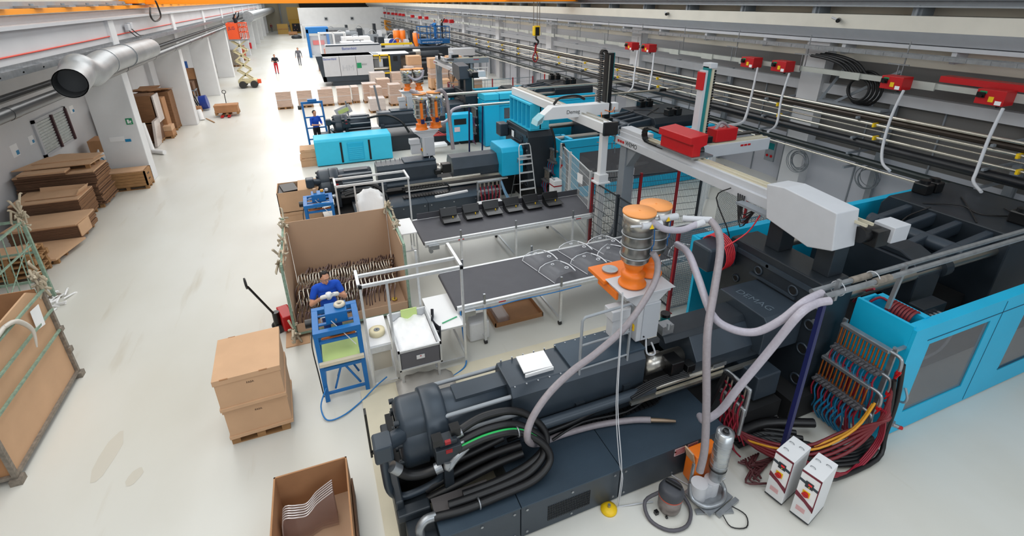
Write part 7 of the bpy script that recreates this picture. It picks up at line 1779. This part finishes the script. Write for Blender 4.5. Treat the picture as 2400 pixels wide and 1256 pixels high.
def head_prims(c, f=(0,-1,0), s=1, skin=0, hair=None):
    """head around c looking along f (horizontal)"""
    C=Vector(c); F=Vector(f).normalized(); S=F.cross(Vector((0,0,1))).normalized(); U=S.cross(F)
    q=lambda a,b,d: tuple(C+(S*a+F*b+U*d)*s)
    P=[(q(0,-.005,.03),)*2+((.076*s,.09*s,.095*s),0,skin),(q(0,.02,-.05),)*2+((.056*s,.06*s,.06*s),0,skin),
       (q(0,.085,.02),q(0,.108,-.012),.010*s,.014*s,skin),(q(-.076,-.005,-.0),)*2+((.014*s,.02*s,.028*s),0,skin),(q(.076,-.005,0),)*2+((.014*s,.02*s,.028*s),0,skin),
       (q(0,.062,-.092),q(0,.066,-.085),.022*s,.02*s,skin),(q(-.035,.078,.05),q(.035,.078,.05),.012*s,.012*s,skin)]
    return P,q
def face(t, q, s, hairm, beard=False):
    C=q(0,-.012,.045)
    m=MB().ball(C,(.083*s,.096*s,.096*s),18,12); Cv=Vector(C); Fw=(Vector(q(0,1,0))-Vector(q(0,0,0))).normalized()
    keep=[]
    def ok(v):
        d=Vector(v)-Cv; return not (d.dot(Fw)>.035*s and d.z<.052*s) and d.z>-.045*s
    fs=[(f,sm) for f,sm in zip(m.f,m.sm) if all(ok(m.v[i]) for i in f)]; m.f=[f for f,_ in fs]; m.sm=[x for _,x in fs]; m.mi=[0]*len(m.f)
    o=obj('hair', m, hairm, t, world=False); o.modifiers.new('s','SOLIDIFY').thickness=.012*s
    for a in (-.03,.03):
        ey=obj('eye', MB().ball(q(a,.082,.02),(.009*s,.007*s,.0045*s),10,6), M_paper, t, world=False)
        obj('pupil', MB().ball(q(a,.092,.018),(.005*s,.005*s,.005*s),8,6), M_hair, ey, world=False)
        obj('eyebrow', MB().tube([q(a-.018,.09,.042),q(a,.095,.046),q(a+.018,.09,.042)],.004*s,5), hairm, t, world=False)
    obj('mouth', MB().tube([q(-.022,.082,-.056),q(0,.09,-.054),q(.022,.082,-.056)],.005*s,5), mat('lips',(166,92,84),.5), t, world=False)

# near worker, local: faces -Y, feet at z=0; height 1.76
M_under=M_trouser
hp,q=head_prims((.0,-.06,1.58),(.25,-1,-.35),1.02,0)
SK,SH,TR,GL,BO=0,1,2,3,4
prims=hp+[((0,0,1.47),(0,-.03,1.55),.056,.052,SK),
 ((0,0,1.36),)*2+((.19,.11,.1),0,SH),((0,.0,1.22),)*2+((.175,.115,.17),0,SH),((0,.0,1.02),)*2+((.155,.105,.16),0,SH),((-.16,0,1.395),(.16,0,1.395),.07,.07,SH),
 ((0,0,.93),)*2+((.165,.11,.1),0,TR),
 ((-.2,0,1.38),(-.26,-.04,1.24),.066,.062,SH),((-.26,-.04,1.24),(-.31,-.09,1.12),.046,.043,SK),((-.31,-.09,1.12),(-.12,-.3,1.33),.043,.032,SK),
 ((.2,0,1.38),(.245,-.06,1.25),.066,.062,SH),((.245,-.06,1.25),(.29,-.13,1.13),.046,.043,SK),((.29,-.13,1.13),(.12,-.32,1.34),.043,.032,SK),
 ((-.13,-.29,1.325),(-.07,-.33,1.35),.042,.042,GL),((-.05,-.345,1.355),)*2+((.05,.042,.034),0,GL),
 ((.13,-.31,1.335),(.08,-.34,1.36),.042,.042,GL),((.06,-.35,1.365),)*2+((.05,.042,.034),0,GL),
 ((-.09,0,.9),(-.1,-.01,.5),.095,.065,TR),((-.1,-.01,.5),(-.11,.01,.1),.068,.052,TR),((.09,0,.9),(.11,-.01,.5),.095,.065,TR),((.11,-.01,.5),(.12,.01,.1),.068,.052,TR),
 ((-.11,.03,.05),(-.12,-.14,.04),.05,.04,BO),((.12,.03,.05),(.13,-.14,.04),.05,.04,BO)]
for s,cx_,cy_,cz_ in ((-1,-.05,-.345,1.355),(1,.06,-.35,1.365)):
    for k in range(4):
        off=(k-1.5)*.018; L=(.05,.058,.054,.042)[k]
        a=(cx_-s*.03,cy_-.02,cz_+off); b=(cx_-s*(.03+L*.6),cy_-.04,cz_+off-.005); c_=(cx_-s*(.03+L*.7),cy_-.02,cz_+off-.025)
        prims+=[(a,b,.0105,.01,GL),(b,c_,.01,.009,GL)]
    prims+=[((cx_+s*.01,cy_-.01,cz_+.03),(cx_-s*.02,cy_-.035,cz_+.055),.012,.011,GL),((cx_-s*.02,cy_-.035,cz_+.055),(cx_-s*.045,cy_-.035,cz_+.05),.011,.01,GL)]
WL=(-.27,8.72,0)
t=person('person','man with short dark hair, blue T-shirt and white gloves at the blue stand',WL,R(8),prims,[M_skin,M_tshirt,M_trouser,M_glove,M_blackp],.011)
face(t,q,1.02,M_hair)
cup=solo('white_cup', MB().lathe([(0,1.3),(.04,1.3),(.05,1.42),(.046,1.42),(.038,1.305)],(-.24,8.37,0),18), M_paper,'white plastic cup shaped part held in the gloved hands of the near worker','cup')

def simple_person(label, loc, heading, shirt, trouser, stride=.0, arms='down', hairc=M_hair, shoes=M_blackp, scale=1, look=(0,-1,-.1)):
    hp,q=head_prims((0,-.02,1.6),look,1.05,0)
    P=hp+[((0,0,1.48),(0,-.01,1.56),.055,.05,0),((-.16,0,1.4),(.16,0,1.4),.07,.07,1),((0,0,1.25),)*2+((.18,.12,.2),0,1),((0,0,1.05),)*2+((.16,.11,.15),0,1),((0,0,.94),)*2+((.165,.11,.1),0,2)]
    for s in (-1,1):
        st=stride*s
        P+=[((s*.09,0,.9),(s*.1,-st*.5,.5),.09,.065,2),((s*.1,-st*.5,.5),(s*.1,-st*.6+abs(st)*.2,.1),.065,.048,2),((s*.1,-st*.6+abs(st)*.2+.03,.05),(s*.11,-st*.6+abs(st)*.2-.14,.04),.05,.04,3)]
        if arms=='down': pts=[(s*.21,0,1.38),(s*.27,st*.4,1.12),(s*.28,st*.6-.1,.88)]
        elif arms=='front' : pts=[(s*.21,0,1.38),(s*.27,-.05,1.12),(s*.12,-.28,1.12)]
        elif arms=='reach': pts=[(s*.21,0,1.38),(s*.26,-.22,1.25),(s*.2,-.48,1.2)]
        elif arms=='up': pts=[(s*.21,0,1.4),(s*.26,-.15,1.6),(s*.15,-.3,1.85)]
        P+=[(pts[0],pts[1],.062,.05,1),(pts[1],pts[2],.046,.034,1 if arms!='front' or s>0 else 0)]
        e=Vector(pts[2]); d=(e-Vector(pts[1])).normalized(); P+=[(tuple(e+d*.02),tuple(e+d*.07),.035,.03,0)]
        for k in range(4):
            o_=Vector((0,0,0)); side=d.cross(Vector((0,1,0.2))).normalized()*(k-1.5)*.02; P+=[(tuple(e+d*.08+side),tuple(e+d*.15+side),.0125,.0115,0)]
        P+=[(tuple(e+d*.03),tuple(e+d*.08+d.cross(Vector((0,1,.2))).normalized()*.05),.013,.012,0)]
    t=person('person',label,loc,heading,P,[M_skin,shirt,trouser,shoes],.018)
    face(t,q,1.05,hairc); t.scale=(scale,)*3
    return t
simple_person('man in black jacket and red trousers walking toward the camera in the aisle',(-2.5,52.4,0),R(5),M_navycloth,M_redcloth,.12,'front')
simple_person('man in grey overalls walking in the aisle right of the man in red trousers',(-.45,58.6,0),R(-5),M_greycloth,M_greycloth,.28,'down',scale=1.02)
simple_person('man in blue T-shirt and dark overalls beside the blue goal shaped stand',(.05,24.1,0),R(35),M_tshirt,M_navycloth,0,'front')
simple_person('person in red and dark clothes standing at the far left end of the aisle',(-5.46,125.25,0),R(20),mat('brick_cloth',(130,70,66),.8),M_greycloth,.15,'down')
simple_person('person bending in grey clothes by the far wooden crate',(-1.67,121.69,0),R(-60),M_greycloth,M_greycloth,.1,'reach')
simple_person('dark clothed person standing in front of the far yellow machine',(-.6,117,0),R(0),M_navycloth,M_navycloth,0,'down')
simple_person('worker in dark clothes on the orange scissor lift basket',(-4.35,45.0,3.63),R(60),M_navycloth,M_navycloth,0,'up')
simple_person('worker in blue overalls standing on the blue scissor lift',(12.35,50.7,2.76),R(-70),mat('blue_overall',(20,104,170),.8),mat('blue_overall',(20,104,170),.8),0,'reach')
simple_person('worker in black at the right wall behind the blue lift',(13.1,50.9,2.76),R(80),M_navycloth,M_navycloth,0,'up')

bpy.context.view_layer.update()
